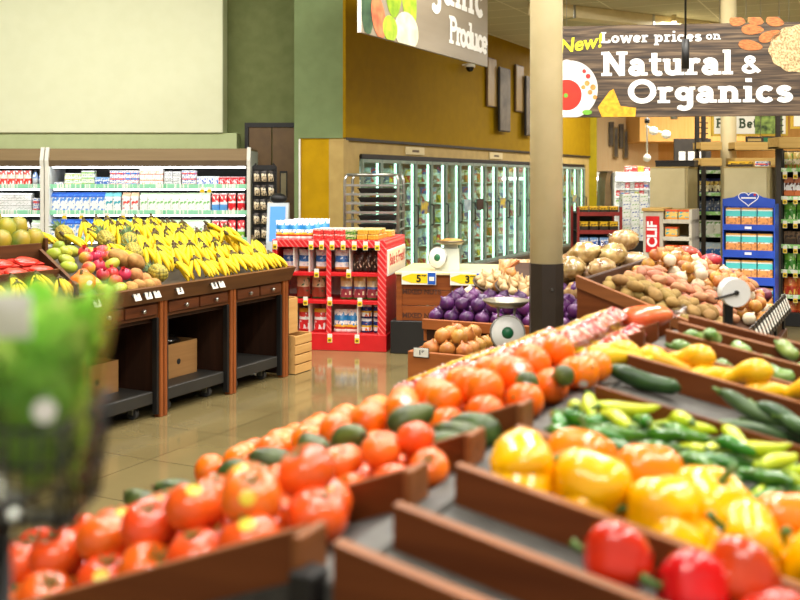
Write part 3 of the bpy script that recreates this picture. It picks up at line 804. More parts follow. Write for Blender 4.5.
# aisle-side lips and the body beneath
slope_slab('aisle_lip', PLE - .02, PLE + .012, S0, S1, -.10, .03, m_boardY)
slope_slab('aisle_lip', PRE - .012, PRE + .02, S0, S1, -.10, .03, m_boardY)
bd = MB(); poly = [L(PLE + .05, 0, zl(PLE) - .13)[0:3:2], L(PL, 0, ZR0 - .13)[0:3:2], L(PR, 0, ZR0 - .13)[0:3:2], L(PRE - .05, 0, zr(PRE) - .13)[0:3:2], L(PRE - .12, 0, .12)[0:3:2], L(PLE + .12, 0, .12)[0:3:2]]
bd.prism(poly, S0 - 2.0 + .03, S1 - 2.0 - .03); bd.build('cabinet_body', m_skirt, stand)
kb = MB(); kb.box(PLE + .58 + .2, PRE + .58 - .2, S0 - 2.0 + .1, S1 - 2.0 - .1, 0, .12); kb.build('plinth', m_black, stand)
po = MB(); po.cbox(PL + .585, PL + .615, S0 - 2.0 - .03, S0 - 2.0 + .01, .1, ZR0 - .03, .003); po.build('corner_post', m_black, stand)

# ------------------------------------------------------------------ piles on it
def deckz(p): return zboard(p) - DK
def pitz(p): return zboard(p) - .088
def anyrot(): return (RND.uniform(0, 6.28), RND.uniform(0, 6.28), RND.uniform(0, 6.28))
def tilt(a): return (RND.uniform(-a, a), RND.uniform(-a, a), RND.uniform(0, 6.28))

def pile(kinds, p0, p1, s0, s1, d, layers, what, cat, group, rot=lambda: tilt(.5), h=None, jit=.45, zoff=0.0, keep=None, place='down from the ridge', gap=1.02):
    """layers of round things in a square packing on the sloping deck"""
    h = h or d
    a = d * gap
    npp, nss = int((p1 - p0) / a), max(1, int((s1 - s0) / a))
    op, os_ = p0 + ((p1 - p0) - (npp - 1) * a) / 2, s0 + ((s1 - s0) - (nss - 1) * a) / 2
    dz = 0.0
    z = h / 2 * (1.075 if p1 <= PL + .2 else 1.03) + .001
    for l in range(layers):
        np_, ns_ = npp - (l % 2), nss - (l % 2)
        off = a / 2 * (l % 2)
        for j in range(max(1, ns_)):
            for i in range(np_):
                p = op + off + i * a + (a * .22 if j % 2 else -a * .22) * (1 if npp > 3 else 0); s = (os_ + off + j * a) if ns_ > 0 else (s0 + s1) / 2
                if keep and not keep(l, i, j, np_, ns_, p, s): continue
                loc = W(p + RND.uniform(-jit, jit) * d * .3, s + RND.uniform(-jit, jit) * d * .3, deckz(p) + z + zoff)
                n = (np_ - i) if p1 <= PL + .2 else (i + 1)
                lay = '' if layers == 1 else (' in the lower layer' if l == 0 else (' in the upper layer' if l == layers - 1 else ' in the middle layer'))
                lab = '%s%s, %s row back, %s %s' % (what, lay, nth(j + 1), nth(n), place)
                drop(kinds if isinstance(kinds, str) else RND.choice(kinds), loc, rot(), lab, cat, group)
        z += math.sqrt(max(h * h - a * a / 2, (h * .5) ** 2)) if h == d else h * .62
    return

# left slope, front to back
pile('tomato', PLE + .02, PL - .005, .982, 1.238, .0815, 2, 'large red tomato', 'tomato', 'large tomatoes in the front left compartment', rot=lambda: (RND.uniform(-.3, .6), RND.uniform(-.3, .3), RND.uniform(-.9, .9)))
for n, (p, s) in enumerate(((-.61, 1.02), (-.63, 1.10))):
    pass
pile('vine_tomato', PLE + .02, PL - .003, 1.262, 1.453, .0615, 2, 'small orange-red tomato', 'tomato', 'small tomatoes in the second left compartment', rot=lambda: tilt(.9))
for j in range(3):
    for i in range(8):
        p = PL - .065 - i * .1; s = 1.507 + j * .072
        drop('avocado', W(p, s, deckz(p) + .034), (RND.uniform(-.3, .3), -.36 + RND.uniform(-.08, .08), RZ + RND.choice((0, PI)) + RND.uniform(-.18, .18)), 'dark green avocado beside the small tomatoes, %s row back, %s down from the ridge' % (nth(j + 1), nth(i + 1)), 'avocado', 'avocados in the third left compartment', .9)
for i in range(1, 8):
    p = PL - .07 - i * .098 + RND.uniform(-.015, .015); s = 1.575 + RND.uniform(-.03, .03)
    drop('avocado', W(p, s, deckz(p) + .092), (RND.uniform(-.3, .3), -.36 + RND.uniform(-.1, .1), RZ + RND.choice((0, PI)) + RND.uniform(-.8, .8)), 'dark green avocado lying on top of the avocado rows, %s down from the ridge' % nth(i + 1), 'avocado', 'avocados in the third left compartment', .88)
pile('orange', PLE + .02, PL - .005, 1.712, 2.275, .0775, 2, 'round orange', 'orange', 'oranges heaped in the fourth left compartment', rot=lambda: tilt(1.2))
for n, (p, s) in enumerate(((-.65, 1.86), (-.61, 1.96))):
    drop('avocado', W(p, s, ZR0 + .004), (0, .2, RZ + PI / 2 + .4 * n), 'dark avocado against the oranges by the ridge, %s from the front' % nth(n + 1), 'avocado', None, .66)
for n, (p, s) in enumerate(((-.60, 2.07), (-.595, 2.15))):
    drop('orange', W(p, s, ZR0 + (-.008 if n < 2 else .05)), tilt(1), 'orange resting on the ridge beside the avocados, %s from the front' % nth(n + 1), 'orange', 'oranges on the ridge', .92)

# berry packs in clear trays under film; glints are pale flecks in the colour
m_film = glass('clear_film', (250, 240, 238), .16, .12)
m_packfilm = mat('red_net_wrap', (200, 46, 40), (244, 206, 190), rough=.15, scale=60, coat=1.0, rand=.12, bump=.9, bscale=110, lo=.42, hi=.55)
m_yl = mat('yellow_pack_label', (242, 202, 40), (232, 186, 26), rough=.3)
def pack_proto():
    base = MB()
    r2 = random.Random(5)
    # a lumpy film-wrapped tray of small round fruit: one continuous surface
    nx, ny = 14, 9
    vs, F = [], []
    for j in range(ny + 1):
        for i in range(nx + 1):
            u, v = i / nx, j / ny
            ed = min(u, 1 - u, v, 1 - v)
            z = .03 + (.022 + .012 * abs(math.sin(u * 14)) * abs(math.sin(v * 10))) * min(1, ed * 7)
            vs.append(((u - .5) * .17, (v - .5) * .115, z if ed > 0 else .022))
    for j in range(ny):
        for i in range(nx):
            a = j * (nx + 1) + i
            F.append((a, a + 1, a + nx + 2, a + nx + 1))
    base.add(vs, F, 0, True)
    tray = MB(); tray.hexa([(-.07, -.045, 0), (.07, -.045, 0), (.07, .045, 0), (-.07, .045, 0), (-.088, -.06, .03), (.088, -.06, .03), (.088, .06, .03), (-.088, .06, .03)])
    lb = MB(); lb.cbox(-.03, .045, -.02, .02, .0595, .0625, .001)
    return proto('fruit_pack', base.mesh('fruit_pack', m_packfilm), [('tray', tray.mesh('tray', m_film)), ('label_sticker', lb.mesh('label_sticker', m_yl))])
P['pack'] = [pack_proto()]
k = 0
for lay in range(2):
    for j in range(5 if lay == 0 else 4):
        for i in range(4 if lay == 0 else 3):
            p = PL - .10 - i * .185 - lay * .06; s = 2.37 + j * .128 + lay * .06
            if s > 2.95: continue
            drop('pack', W(p, s, deckz(p) + .008 + .064 * lay), (0, -.368 + RND.uniform(-.05, .05), RZ + RND.uniform(-.12, .12)), 'film-wrapped red fruit tray, %s layer, %s row back, %s from the ridge' % ('upper' if lay else 'lower', nth(j + 1), nth(i + 1)), 'fruit pack', 'film-wrapped red fruit trays')
# carrots in a bag across the far corner
m_car = mat('orange_carrot_in_film', (238, 120, 66), (222, 84, 40), rough=.2, scale=20, coat=.5)
bg = MB().blob(.085, .04, .032, 16, 10, lambda v: 1 + .12 * nz3(v, 3, 2))
cb = bg.build('carrot_bag', m_car, None, W(-.66, 2.90, 1.105), (0, -.1, RZ + .3)); tag(cb, 'orange bag of carrots in clear film at the far corner of the stand', 'carrot bag')
tw = MB().tube([(.08, 0, 0), (.1, 0, .004), (.12, .004, .014)], [.012, .006, .016], 8); tw.build('twisted_end', m_film, cb)

# right slope
for n, (p, s, rz) in enumerate(((-.305, 1.20, 0), (-.215, 1.19, .4), (-.165, 1.235, -.3), (-.12, 1.17, .8), (-.05, 1.22, 2.2), (.02, 1.17, .1), (.09, 1.2, 1.2))):
    drop('red_pepper', W(p, s, deckz(p) + .045 + (.02 if n == 2 else 0)), (RND.uniform(-.3, .3), -PI / 2 + RND.uniform(-.2, .3), rz + RZ), 'glossy red bell pepper in the front compartment, %s from the ridge end' % nth(n + 1), 'bell pepper', 'red bell peppers', .88)
def pepper_rot():
    return (RND.uniform(.2, 1.9), RND.uniform(-.5, .5), RND.uniform(0, 6.28))
pile('yellow_pepper', PR + .02, PRE - .02, 1.302, 1.525, .104, 1, 'yellow bell pepper', 'bell pepper', 'yellow bell peppers', rot=pepper_rot, place='from the ridge in the lower layer', zoff=-.038)
for j in range(2):
    for i in range(9):
        p = PR + .07 + i * .1 + (.045 if j == 1 else 0); s = 1.372 + j * .108
        o = (j == 1 and i in (0, 1, 3, 5, 6))
        if j == 0 and i in (5,): continue
        kd = 'orange_pepper' if o else 'yellow_pepper'
        drop(kd, W(p + RND.uniform(-.008, .008), s, pitz(p) + .046 + (.042 if j == 0 else .046)), pepper_rot(), '%s bell pepper on top of the pile, %s row back, %s from the ridge' % ('orange' if o else 'plump yellow', nth(j + 1), nth(i + 1)), 'bell pepper', 'orange bell peppers' if o else 'yellow bell peppers', 1.0)
# chillies
for lay in range(3):
    for j in range(8):
        for i in range(12):
            p = PR + .025 + i * .078 + (.03 if j % 2 else 0) + RND.uniform(-.012, .012); s = 1.575 + j * .054 + RND.uniform(-.01, .01)
            pale = (j >= 6 and i < 6) or (RND.random() < .10)
            if lay == 2 and (RND.random() < .3 or j in (0, 7)): continue
            if lay == 0 and 0 < j < 7 and 0 < i: continue
            kd = 'pale_chilli' if pale else 'jalapeno'
            zz = pitz(p) + .018 + .026 * lay + .004
            drop(kd, W(p, s, zz), (RND.uniform(0, 6), RND.uniform(-.25, .35), RZ + RND.uniform(-1.3, 1.3) + (PI if RND.random() < .5 else 0)),
                 '%s chilli, %s layer, %s row back, %s from the ridge' % ('pale yellow-green' if pale else 'shiny green', ('bottom', 'middle', 'top')[lay], nth(j + 1), nth(i + 1)), 'chilli pepper', 'pale chilli peppers' if pale else 'green chilli peppers', .8 if not pale else .78)
# grey strip: one zucchini by the ridge, cucumbers to the right
q = W(-.50, 2.19, deckz(-.50) + .026); drop('zucchini', q, (0, .22, RZ + .12), 'dark green zucchini alone on the grey deck beside yellow squash', 'zucchini', None, (.66, .82, .82))
for n in range(16):
    p = -.26 + .058 * (n % 10); s = 2.05 + .06 * ((n * 3) % 4) / 3 + (.02 if n > 9 else 0); z = .03 if n > 9 else 0
    drop('cucumber', W(p, s, deckz(p) + .022 + z), (RND.uniform(0, 6), .2 + RND.uniform(-.1, .15), RZ + RND.uniform(-.6, .9)), 'grey-green cucumber%s in the far right strip, %s from the ridge' % (' lying on top' if z else '', nth(n + 1)), 'cucumber', 'grey-green cucumbers', .8)
# yellow squash
for n in range(14):
    lay = n % 2
    p = -.50 + n * .062; s = 2.36 + RND.uniform(-.025, .025)
    drop('yellow_squash', W(p, s, deckz(p) + .034 + .02 * lay), (RND.uniform(-.4, .4), .2 + RND.uniform(-.35, .2), RZ + RND.choice((.5, -.5, 2.8, 3.6)) + RND.uniform(-.3, .3)), 'yellow crookneck squash in the narrow bin, %s from the ridge' % nth(n + 1), 'squash', 'yellow squash between two divider boards', .88)
for n, (p, s, r) in enumerate(((-.60, 2.36, 2.6), (-.585, 2.27, .4))):
    drop('yellow_squash', W(p, s, ZR0 - .045 + .030), (0, 0, RZ + r), 'yellow squash lying on the ridge strip, %s of two from the far side' % ('first' if n == 0 else 'second'), 'squash', 'yellow squash on the ridge', .85)
for n in range(8):
    p = -.49 + n * .11; s = 2.57 + .05 * (-1) ** n
    drop('green_squash', W(p, s, deckz(p) + .03), (0, .2, RZ + RND.uniform(-1.5, 1.5)), 'green squash behind the yellow squash bin, %s from the ridge' % nth(n + 1), 'squash', 'green squash behind the yellow squash', .8)
for n in range(16):
    p = -.50 + n * .058; s = 2.775 + .045 * (-1) ** n
    drop('green_squash', W(p, s, deckz(p) + .03 + (.03 if n % 3 == 1 else 0)), (0, .2, RZ + RND.uniform(-1.5, 1.5)), 'pale green squash in the farthest bin, %s from the ridge' % nth(n + 1), 'squash', 'pale green squash in the farthest bin', .8)
# ------------------------------------------------------------------ the banana table
m_tab = wood('table_brown_wood', (98, 58, 32), (70, 40, 20), 'X', rough=.45)
m_lip = wood('table_lip_wood', (112, 72, 40), (84, 52, 28), 'X', rough=.45)
m_drw = wood('drawer_wood', (104, 56, 28), (74, 38, 18), 'X', rough=.45)
m_postw = wood('orange_brown_post', (152, 84, 38), (122, 62, 26), 'Z', rough=.45)
m_inner = mat('black_inner', (22, 19, 16), (16, 14, 12), rough=.7)
m_innerw = wood('dark_inner_wood', (64, 38, 24), (44, 26, 16), 'Z', rough=.6)
m_tag = mat('white_price_tag', (240, 238, 228), (230, 228, 216), rough=.4)
m_tagy = mat('yellow_price_tag', (248, 214, 30), (240, 200, 20), rough=.4)
m_ink = mat('black_ink', (24, 22, 20), (18, 16, 14), rough=.5)
m_liner = mat('grey_liner', (86, 80, 70), (70, 64, 56), rough=.7)
TS0, TS1, TP = 3.0, 6.45, -4.18
tb = empty('produce_table', 'long dark brown produce table with drawers, heaped with bananas and fruit', 'produce table', W(TP, TS0), RS)
TW_ = TS1 - TS0
POSTS = [3.03, 3.6, 4.3, 5.01, 5.75, 6.42]
def tdeck(y): return .80 + .25 * min(y, .72) + (.10 * (y - .72) if y > .72 else 0)
dk = MB(); dk.prismx([(-.01, .775), (.72, .955), (1.32, 1.015), (1.32, .985), (.72, .92), (-.01, .74)], 0, TW_); dk.build('sloped_deck', m_liner, tb)
lp = MB(); lp.prismx([(-.01, .736), (-.06, .836), (-.035, .842), (.015, .742)], -.01, TW_ + .02); lp.build('front_lip', m_lip, tb)
lp = MB(); lp.prismx([(.0, .736), (.0, .82), (.72, 1.0), (1.32, 1.06), (1.32, .736)], TW_, TW_ + .025); lp.build('end_board', m_lip, tb)
ap = MB(); ap.cbox(0, TW_, .02, .05, .63, .737, .003); ap.build('apron', m_tab, tb)
bk = MB(); bk.box(0, TW_, 1.28, 1.31, .1, .98); bk.build('back_panel', m_inner, tb)
en = MB(); en.box(TW_ - .02, TW_ + .01, .03, 1.28, .02, .74); en.build('end_panel', m_innerw, tb)
for i, s in enumerate(POSTS):
    x = s - TS0
    p = MB()
    p.cbox(x - .034, x - .004, .0, .05, 0, .74, .003, 0); p.cbox(x + .004, x + .034, .0, .05, 0, .74, .003, 0); p.box(x - .006, x + .006, .012, .045, 0, .74, 1)
    p.build('leg', [m_postw, m_inner], tb)
    f = MB(); f.cbox(x + .036, x + .056, .01, .05, .02, .63, .002); f.cbox(x - .056, x - .036, .01, .05, .02, .63, .002); f.build('inner_frame', m_black, tb)
for a, b in zip(POSTS, POSTS[1:]):
    x0, x1 = a - TS0 + .05, b - TS0 - .05
    pn = MB(); pn.box(x0 - .02, x1 + .02, .06, .09, .6, .65); pn.box(a - TS0, a - TS0 + .02, .06, 1.27, .08, .7); pn.build('bay_partition', m_innerw, tb)
    for k in range(2):
        u0, u1 = x0 + (x1 - x0) * k / 2 + .008, x0 + (x1 - x0) * (k + 1) / 2 - .008
        dr = MB(); dr.cbox(u0, u1, .005, .025, .652, .722, .004); d_ = dr.build('drawer', m_drw, tb)
        MB().lathe([(0, .0), (.007, .002), (.006, .012), (.014, .018), (.013, .027), (0, .03)], 12, M=Matrix.Translation(((u0 + u1) / 2, .005, .687)) @ Matrix.Rotation(PI / 2, 4, 'X')).build('knob', m_steel, d_)
# rolling carts under each bay, boxes on them
m_cart = mat('dark_cart_deck', (44, 42, 38), (36, 34, 31), rough=.5)
m_card = wood('brown_cardboard', (160, 118, 70), (144, 104, 60), 'X', rough=.8)
m_rub = mat('grey_caster', (70, 70, 70), (50, 50, 50), rough=.5)
for k, (a, b, w_) in enumerate(zip(POSTS[1:], POSTS[2:], ('behind the lettuce rack', 'left of the open box', 'under the drawers nearest the boxes', 'at the red shelf end'))):
    cx = (a + b) / 2
    ct = empty('rolling_cart', 'low dark rolling cart under the produce table, ' + ('in the bay behind the lettuce rack' if k == 0 else 'in the %s bay from the table end' % ('third', 'second', 'first')[k - 1]), 'cart', W(TP - .42, cx), RS)
    hw = (b - a) / 2 - .062
    MB().cbox(-hw, hw, -.385, .5, .085, .165, .006).build('deck', m_cart, ct)
    for sx in (-1, 1):
        for sy in (-.3, .42):
            c = MB(); c.cyl((sx * (hw - .09) - .016, sy, .036), (sx * (hw - .09) + .016, sy, .036), .036, n=14); wc = c.build('caster_wheel', m_rub, ct)
            f = MB(); f.cbox(sx * (hw - .09) - .026, sx * (hw - .09) + .026, sy - .03, sy + .03, .074, .086, .002); f.cbox(sx * (hw - .09) - .026, sx * (hw - .09) - .019, sy - .02, sy + .02, .03, .08, .001); f.build('caster_fork', m_steel, wc)
def carton(p, s, sx, sy, sz, label, rz=RS, z=.166, open_=True):
    e = empty('cardboard_box', label, 'cardboard box', W(p, s, z), rz)
    b = MB()
    t = .006
    b.cbox(-sx, sx, -sy, -sy + t, 0, sz, .001); b.cbox(-sx, sx, sy - t, sy, 0, sz, .001); b.cbox(-sx, -sx + t, -sy, sy, 0, sz, .001); b.cbox(sx - t, sx, -sy, sy, 0, sz, .001); b.box(-sx, sx, -sy, sy, 0, t)
    b.build('box_walls', m_card, e)
    MB().cyl((.0, -sy - .001, sz * .45), (0, -sy + .002, sz * .45), .02, n=12).build('hand_hole', m_inner, e)
    return e
cb1 = carton(-4.55, 5.4, .2, .17, .23, 'open brown cardboard box with crumpled plastic on top, under the table')
m_plas = glass('crumpled_plastic', (225, 225, 220), .3, .25)
pl = MB().blob(.15, .12, .05, 16, 8, lambda v: 1 + .35 * nz3(v, 3.5, 1)); o = pl.build('plastic_liner', m_plas, None, W(-4.55, 5.4, .166 + .225), (0, 0, RS)); tag(o, 'crumpled clear plastic liner sticking out of the cardboard box', 'plastic bag')
carton(-4.58, 4.66, .19, .17, .2, 'brown cardboard box in the dark bay beside the lettuce rack')
carton(-4.62, 5.12 - .04, .05, .15, .2, 'narrow brown cardboard box pressed against the table leg')

GB = 'banana bunches heaped on the produce table'
def TL(s, y, z): return W(TP - y, s, z)
for i in range(8):
    for k in range(9):
        s = 5.16 + min(.45 * .158 * i, .32) + .148 * k + (.05 if i % 2 else 0) + RND.uniform(-.02, .02); y = .05 + .158 * i + RND.uniform(-.02, .02)
        if s > 6.40 or (i < 1 and k == 0): continue
        big = i > 5 and k > 6
        if i == 7 and k > 6: continue
        banana_bunch(TL(s, y, tdeck(y) - .005 + .02 * (i % 2)), RS + RND.uniform(-.5, .5), -.28 + RND.uniform(-.12, .18) - (.25 if i == 0 else 0), 'ripe yellow banana bunch, %s row up the slope, %s from the pineapple' % (nth(i + 1), nth(k + 1)), GB, 5 if RND.random() < .7 else 4, RND.uniform(.86, .98))
for k in range(4):
    banana_bunch(TL(6.2 + .05 * k, .30 + .09 * k, tdeck(.3 + .09 * k) + .09 + .01 * (k % 2)), RS + RND.uniform(-1, 1), RND.uniform(-.9, -.3), 'yellow banana bunch tossed on top at the table end, %s of four' % nth(k + 1), GB, 5, .85)
for k, (s, y) in enumerate(((5.06, .22), (5.1, .36), (5.02, .62), (4.9, .78), (5.3, .68), (4.98, .9))):
    banana_bunch(TL(s, y + .1, tdeck(y + .1) + .03), RS + RND.uniform(-.8, .8), -.7, 'banana bunch lying among the pineapples and yams, %s from the front' % nth(k + 1), 'bananas by the pineapples', 4, .9)
# pineapples: (s, y, z extra, tilt)
for k, (s, y, zz, rx, rz) in enumerate(((5.07, .04, .075, PI / 2 - .1, 1.0), (5.2, .36, .11, 1.2, .9), (5.32, .50, .13, 1.1, .8), (5.22, .62, .12, 1.2, 1.0), (5.12, .9, .12, 1.2, 1.1))):
    o = drop('pineapple', TL(s, y + .06, tdeck(y + .06) + zz), (rx, 0, RS + rz + PI / 2), 'spiky pineapple lying beside the bananas, %s from the table front' % nth(k + 1), 'pineapple', 'pineapples beside the bananas', 1.0)
# mixed fruit section
def tf(kind, s, y, zz, label, cat, group, rot=None, scl=1.0):
    s += .5 * y
    drop(kind, TL(s, y, tdeck(y) + zz), rot or tilt(.6), label, cat, group, scl)
n = 0
mix = [('pumpkin', 4.33, .06, .10, 'small pumpkin'), ('green_mango', 4.50, .03, .05, 'mango'), ('green_mango', 4.46, .14, .06, 'mango'), ('green_mango', 4.62, .04, .04, 'mango'), ('coconut', 4.72, .03, .04, 'root'), ('mango', 4.64, .12, .06, 'mango'), ('coconut', 4.80, .05, .04, 'root'), ('coconut', 4.88, .03, .04, 'root'), ('pomegranate', 4.66, .20, .08, 'pomegranate'), ('pomegranate', 4.75, .16, .08, 'pomegranate'), ('pomegranate', 4.56, .17, .09, 'pomegranate'), ('coconut', 4.83, .13, .08, 'root'), ('coconut', 4.90, .11, .05, 'root'), ('coconut', 4.94, .04, .04, 'root'),
       ('green_mango', 4.70, .29, .1, 'mango'), ('yam', 4.80, .30, .13, 'yam'), ('yam', 4.90, .24, .12, 'yam'), ('pomegranate', 4.60, .30, .1, 'pomegranate'), ('mango', 4.50, .28, .1, 'mango'), ('mango', 4.42, .22, .08, 'mango'), ('green_mango', 4.36, .33, .1, 'mango'), ('mango', 4.54, .4, .12, 'mango'), ('pomegranate', 4.64, .42, .12, 'pomegranate'), ('pomegranate', 4.58, .5, .12, 'pomegranate'), ('mango', 4.70, .47, .1, 'mango'), ('mango', 4.78, .44, .1, 'mango'), ('green_mango', 4.66, .54, .1, 'mango'), ('mango', 4.76, .55, .1, 'mango'), ('mango', 4.84, .46, .1, 'mango'),
       ('green_mango', 4.40, .44, .1, 'mango'), ('green_mango', 4.44, .54, .12, 'mango'), ('green_mango', 4.52, .6, .1, 'mango'), ('green_mango', 4.36, .58, .1, 'mango'), ('green_mango', 4.46, .70, .1, 'mango')]
nm = {'pumpkin': 'small orange pumpkin with a white label', 'green_mango': 'yellow-green mango', 'mango': 'red-blushed mango', 'pomegranate': 'pink-red pomegranate', 'coconut': 'small brown root', 'yam': 'large brown yam'}
cnt = {}
for kd, s, y, zz, ct_ in mix:
    cnt[kd] = cnt.get(kd, 0) + 1
    lab = nm[kd] if kd == 'pumpkin' else '%s in the mixed fruit heap, %s from the table front' % (nm[kd], nth(cnt[kd]))
    tf(kd, s, y, zz - .01, lab + (' at the table front' if kd == 'pumpkin' else ''), ct_, None if kd == 'pumpkin' else 'mixed fruit on the produce table')
# papayas in the upper left bins
for k, (s, y, zz) in enumerate(((3.76, .80, .08), (3.89, .76, .08), (4.02, .80, .08), (4.15, .76, .08), (4.28, .78, .08), (3.8, .90, .14), (3.95, .88, .14), (4.1, .90, .14), (4.2, .93, .14), (3.9, 1.02, .18), (4.05, 1.04, .18))):
    tf('papaya', s, y, zz + .03, 'green and yellow papaya in the upper left bin, %s from the front left' % nth(k + 1), 'papaya', 'papayas in the upper left bin', (PI / 2 * 0 + .3, 1.1, RS + RND.uniform(-.5, .5) + PI / 2))
# bins on the left: boards, red trays of berries, small bananas
def bin_board(s0, y0, s1, y1, h, label):
    a, b = TL(s0, y0, tdeck(y0) + .004), TL(s1, y1, tdeck(y1) + .004)
    d = (b - a); Ln = math.hypot(d.x, d.y)
    e = empty('bin_board', label, 'display board', a, math.atan2(d.y, d.x))
    mb = MB(); dz = b.z - a.z
    mb.hexa([(0, -.01, 0), (Ln, -.01, dz), (Ln, .01, dz), (0, .01, 0), (0, -.01, h), (Ln, -.01, dz + h), (Ln, .01, dz + h), (0, .01, h)]); mb.build('board', m_tab, e)
    mb = MB(); mb.hexa([(0, -.0105, h), (Ln, -.0105, dz + h), (Ln, .0105, dz + h), (0, .0105, h), (0, -.0105, h + .004), (Ln, -.0105, dz + h + .004), (Ln, .0105, dz + h + .004), (0, .0105, h + .004)]); mb.build('worn_edge', m_lip, e)  # slightly lighter strip along the top of the board
bin_board(3.05, .66, 4.62, .66, .13, 'long brown board in front of the papayas')
bin_board(4.69, .68, 4.80, 1.25, .15, 'brown board running up between papayas and mangoes')
bin_board(3.05, .27, 4.42, .27, .10, 'brown board between small bananas and red berry trays')
bin_board(4.26, .0, 4.60, .64, .1, 'short brown board left of the small pumpkin')
m_redtray = mat('red_berry_tray', (226, 56, 34), (200, 36, 22), rough=.3, scale=30, coat=.4)
m_redbox = mat('red_tray_plastic', (206, 38, 26), (190, 30, 20), rough=.35)
for k in range(8):
    s = 3.80 + .19 * (k % 4) - .04 * (1 - k // 4); y = .36 + .17 * (k // 4)
    e = empty('berry_tray', 'red tray of berries in the left bin, %s row back, %s from the left' % (nth(k // 4 + 1), nth(k % 4 + 1)), 'berry tray', TL(s, y, tdeck(y) + .03), RS, 'red berry trays')
    e.rotation_euler = (.24, 0, RS)
    b = MB(); b.hexa([(-.07, -.055, 0), (.07, -.055, 0), (.07, .055, 0), (-.07, .055, 0), (-.085, -.07, .05), (.085, -.07, .05), (.085, .07, .05), (-.085, .07, .05)]); b.build('tray', m_redbox, e)
    MB().blob(.08, .066, .02, 14, 8, lambda v: 1 + .2 * nz3(v, 5, k), M=Matrix.Translation((0, 0, .052))).build('berries', m_redtray, e)
for k in range(9):
    s = 3.6 + .078 * k; y = .06 + .1 * (k % 2)
    banana_bunch(TL(s, y, tdeck(y)), RS + RND.uniform(-.6, .6), -.35, 'small banana bunch in the low left bin, %s from the left' % nth(k + 1), 'small bananas in the low left bin', 4, .72)

# price tags on the lip
def lip_tag(s, label, yel=False, w=.028):
    e = empty('price_tag', label, 'price tag', W(TP + .062, s, .768), RS, 'price tags on the produce table')
    e.rotation_euler = (-.46, 0, RS)
    b = MB(); b.cbox(-w, w, -.006, 0, 0, .062, .001, 0); b.build('card', m_tag, e)
    b = MB(); b.cbox(-w - .012, w + .0, -.003, .004, .03, .075, .001); b.build('clip', m_black, e)
    obj('figures', text_mesh('figures', '%d' % RND.randint(1, 9), .05, m_ink, .002), e, (0, -.0075, .03))
for k, (s, l) in enumerate(((4.36, 'small white price tag on the table lip below the small pumpkin'), (4.70, 'white price tag on the lip, first of three below the brown roots'), (4.80, 'white price tag on the lip, second of three below the brown roots'), (4.88, 'white price tag on the lip, third of three below the brown roots'), (5.10, 'white price tag on the lip below the front pineapple'), (5.46, 'white price tag on the lip below the bananas, left of a pair'), (5.54, 'white price tag on the lip below the bananas, right of a pair'))):
    lip_tag(s, l)

# light wood crates by the end of the table
m_crate = wood('light_crate_wood', (214, 168, 104), (194, 144, 82), 'X', rough=.6)
def crate(p, s, z, sx, sy, h, label, nsl=4):
    e = empty('wooden_crate', label, 'wooden crate', W(p, s, z), RS)
    for i in range(nsl):
        z0 = h * i / nsl + .004; z1 = h * (i + 1) / nsl - .006
        b = MB(); b.cbox(-sx, sx, -sy, -sy + .012, z0, z1, .002); b.build('front_slat', m_crate, e)
        b = MB(); b.cbox(-sx, sx, sy - .012, sy, z0, z1, .002); b.build('rear_slat', m_crate, e)
    for a in (-sx, sx - .012):
        b = MB(); b.cbox(a, a + .012, -sy + .012, sy - .012, 0.004, h, .002); b.build('end_board', m_crate, e)
    b = MB(); b.box(-sx + .012, sx - .012, -sy + .012, sy - .012, .004, .016); b.build('bottom_board', m_innerw, e)
    return e
crate(-4.30, 6.64, 0, .12, .14, .30, 'pale slatted wooden crate on the floor at the end of the banana table')
crate(-4.34, 6.60, .302, .08, .1, .28, 'smaller pale wooden crate standing on the slatted crate by the banana table', 1)

# ------------------------------------------------------------------ dairy cases along the back wall
m_can = wood('brown_canopy', (142, 120, 84), (132, 110, 76), 'X', rough=.55)
m_can2 = mat('dark_brown_canopy_edge', (98, 80, 54), (90, 72, 48), rough=.55)
m_case = mat('white_case_liner', (236, 240, 240), (226, 232, 232), rough=.4)
m_led = lamp_mat('case_light_tube', (250, 252, 255), 11.0)
def strip_material():
    m, nt, b = newmat('price_strip')
    N, L_ = nt.nodes, nt.links
    tc = N.new('ShaderNodeTexCoord'); mp = N.new('ShaderNodeMapping'); mp.inputs['Scale'].default_value = (4.5, .01, .01)
    L_.new(tc.outputs['Object'], mp.inputs['Vector'])
    nz = N.new('ShaderNodeTexNoise'); nz.inputs['Scale'].default_value = 2.0; nz.inputs['Detail'].default_value = 4; L_.new(mp.outputs['Vector'], nz.inputs['Vector'])
    rp = N.new('ShaderNodeValToRGB'); rp.color_ramp.interpolation = 'CONSTANT'; e = rp.color_ramp.elements
    e[0].color = srgb((150, 222, 182)); e[1].position = .5; e[1].color = srgb((236, 242, 232)); x = e.new(.56); x.color = srgb((120, 206, 158)); x = e.new(.62); x.color = srgb((236, 240, 226))
    L_.new(nz.outputs['Fac'], rp.inputs['Fac']); L_.new(rp.outputs['Color'], b.inputs['Base Color']); b.inputs['Roughness'].default_value = .4
    return m
m_pstrip = strip_material()
DY, DZ = 12.3, [1.414, 1.094, .762, .40]
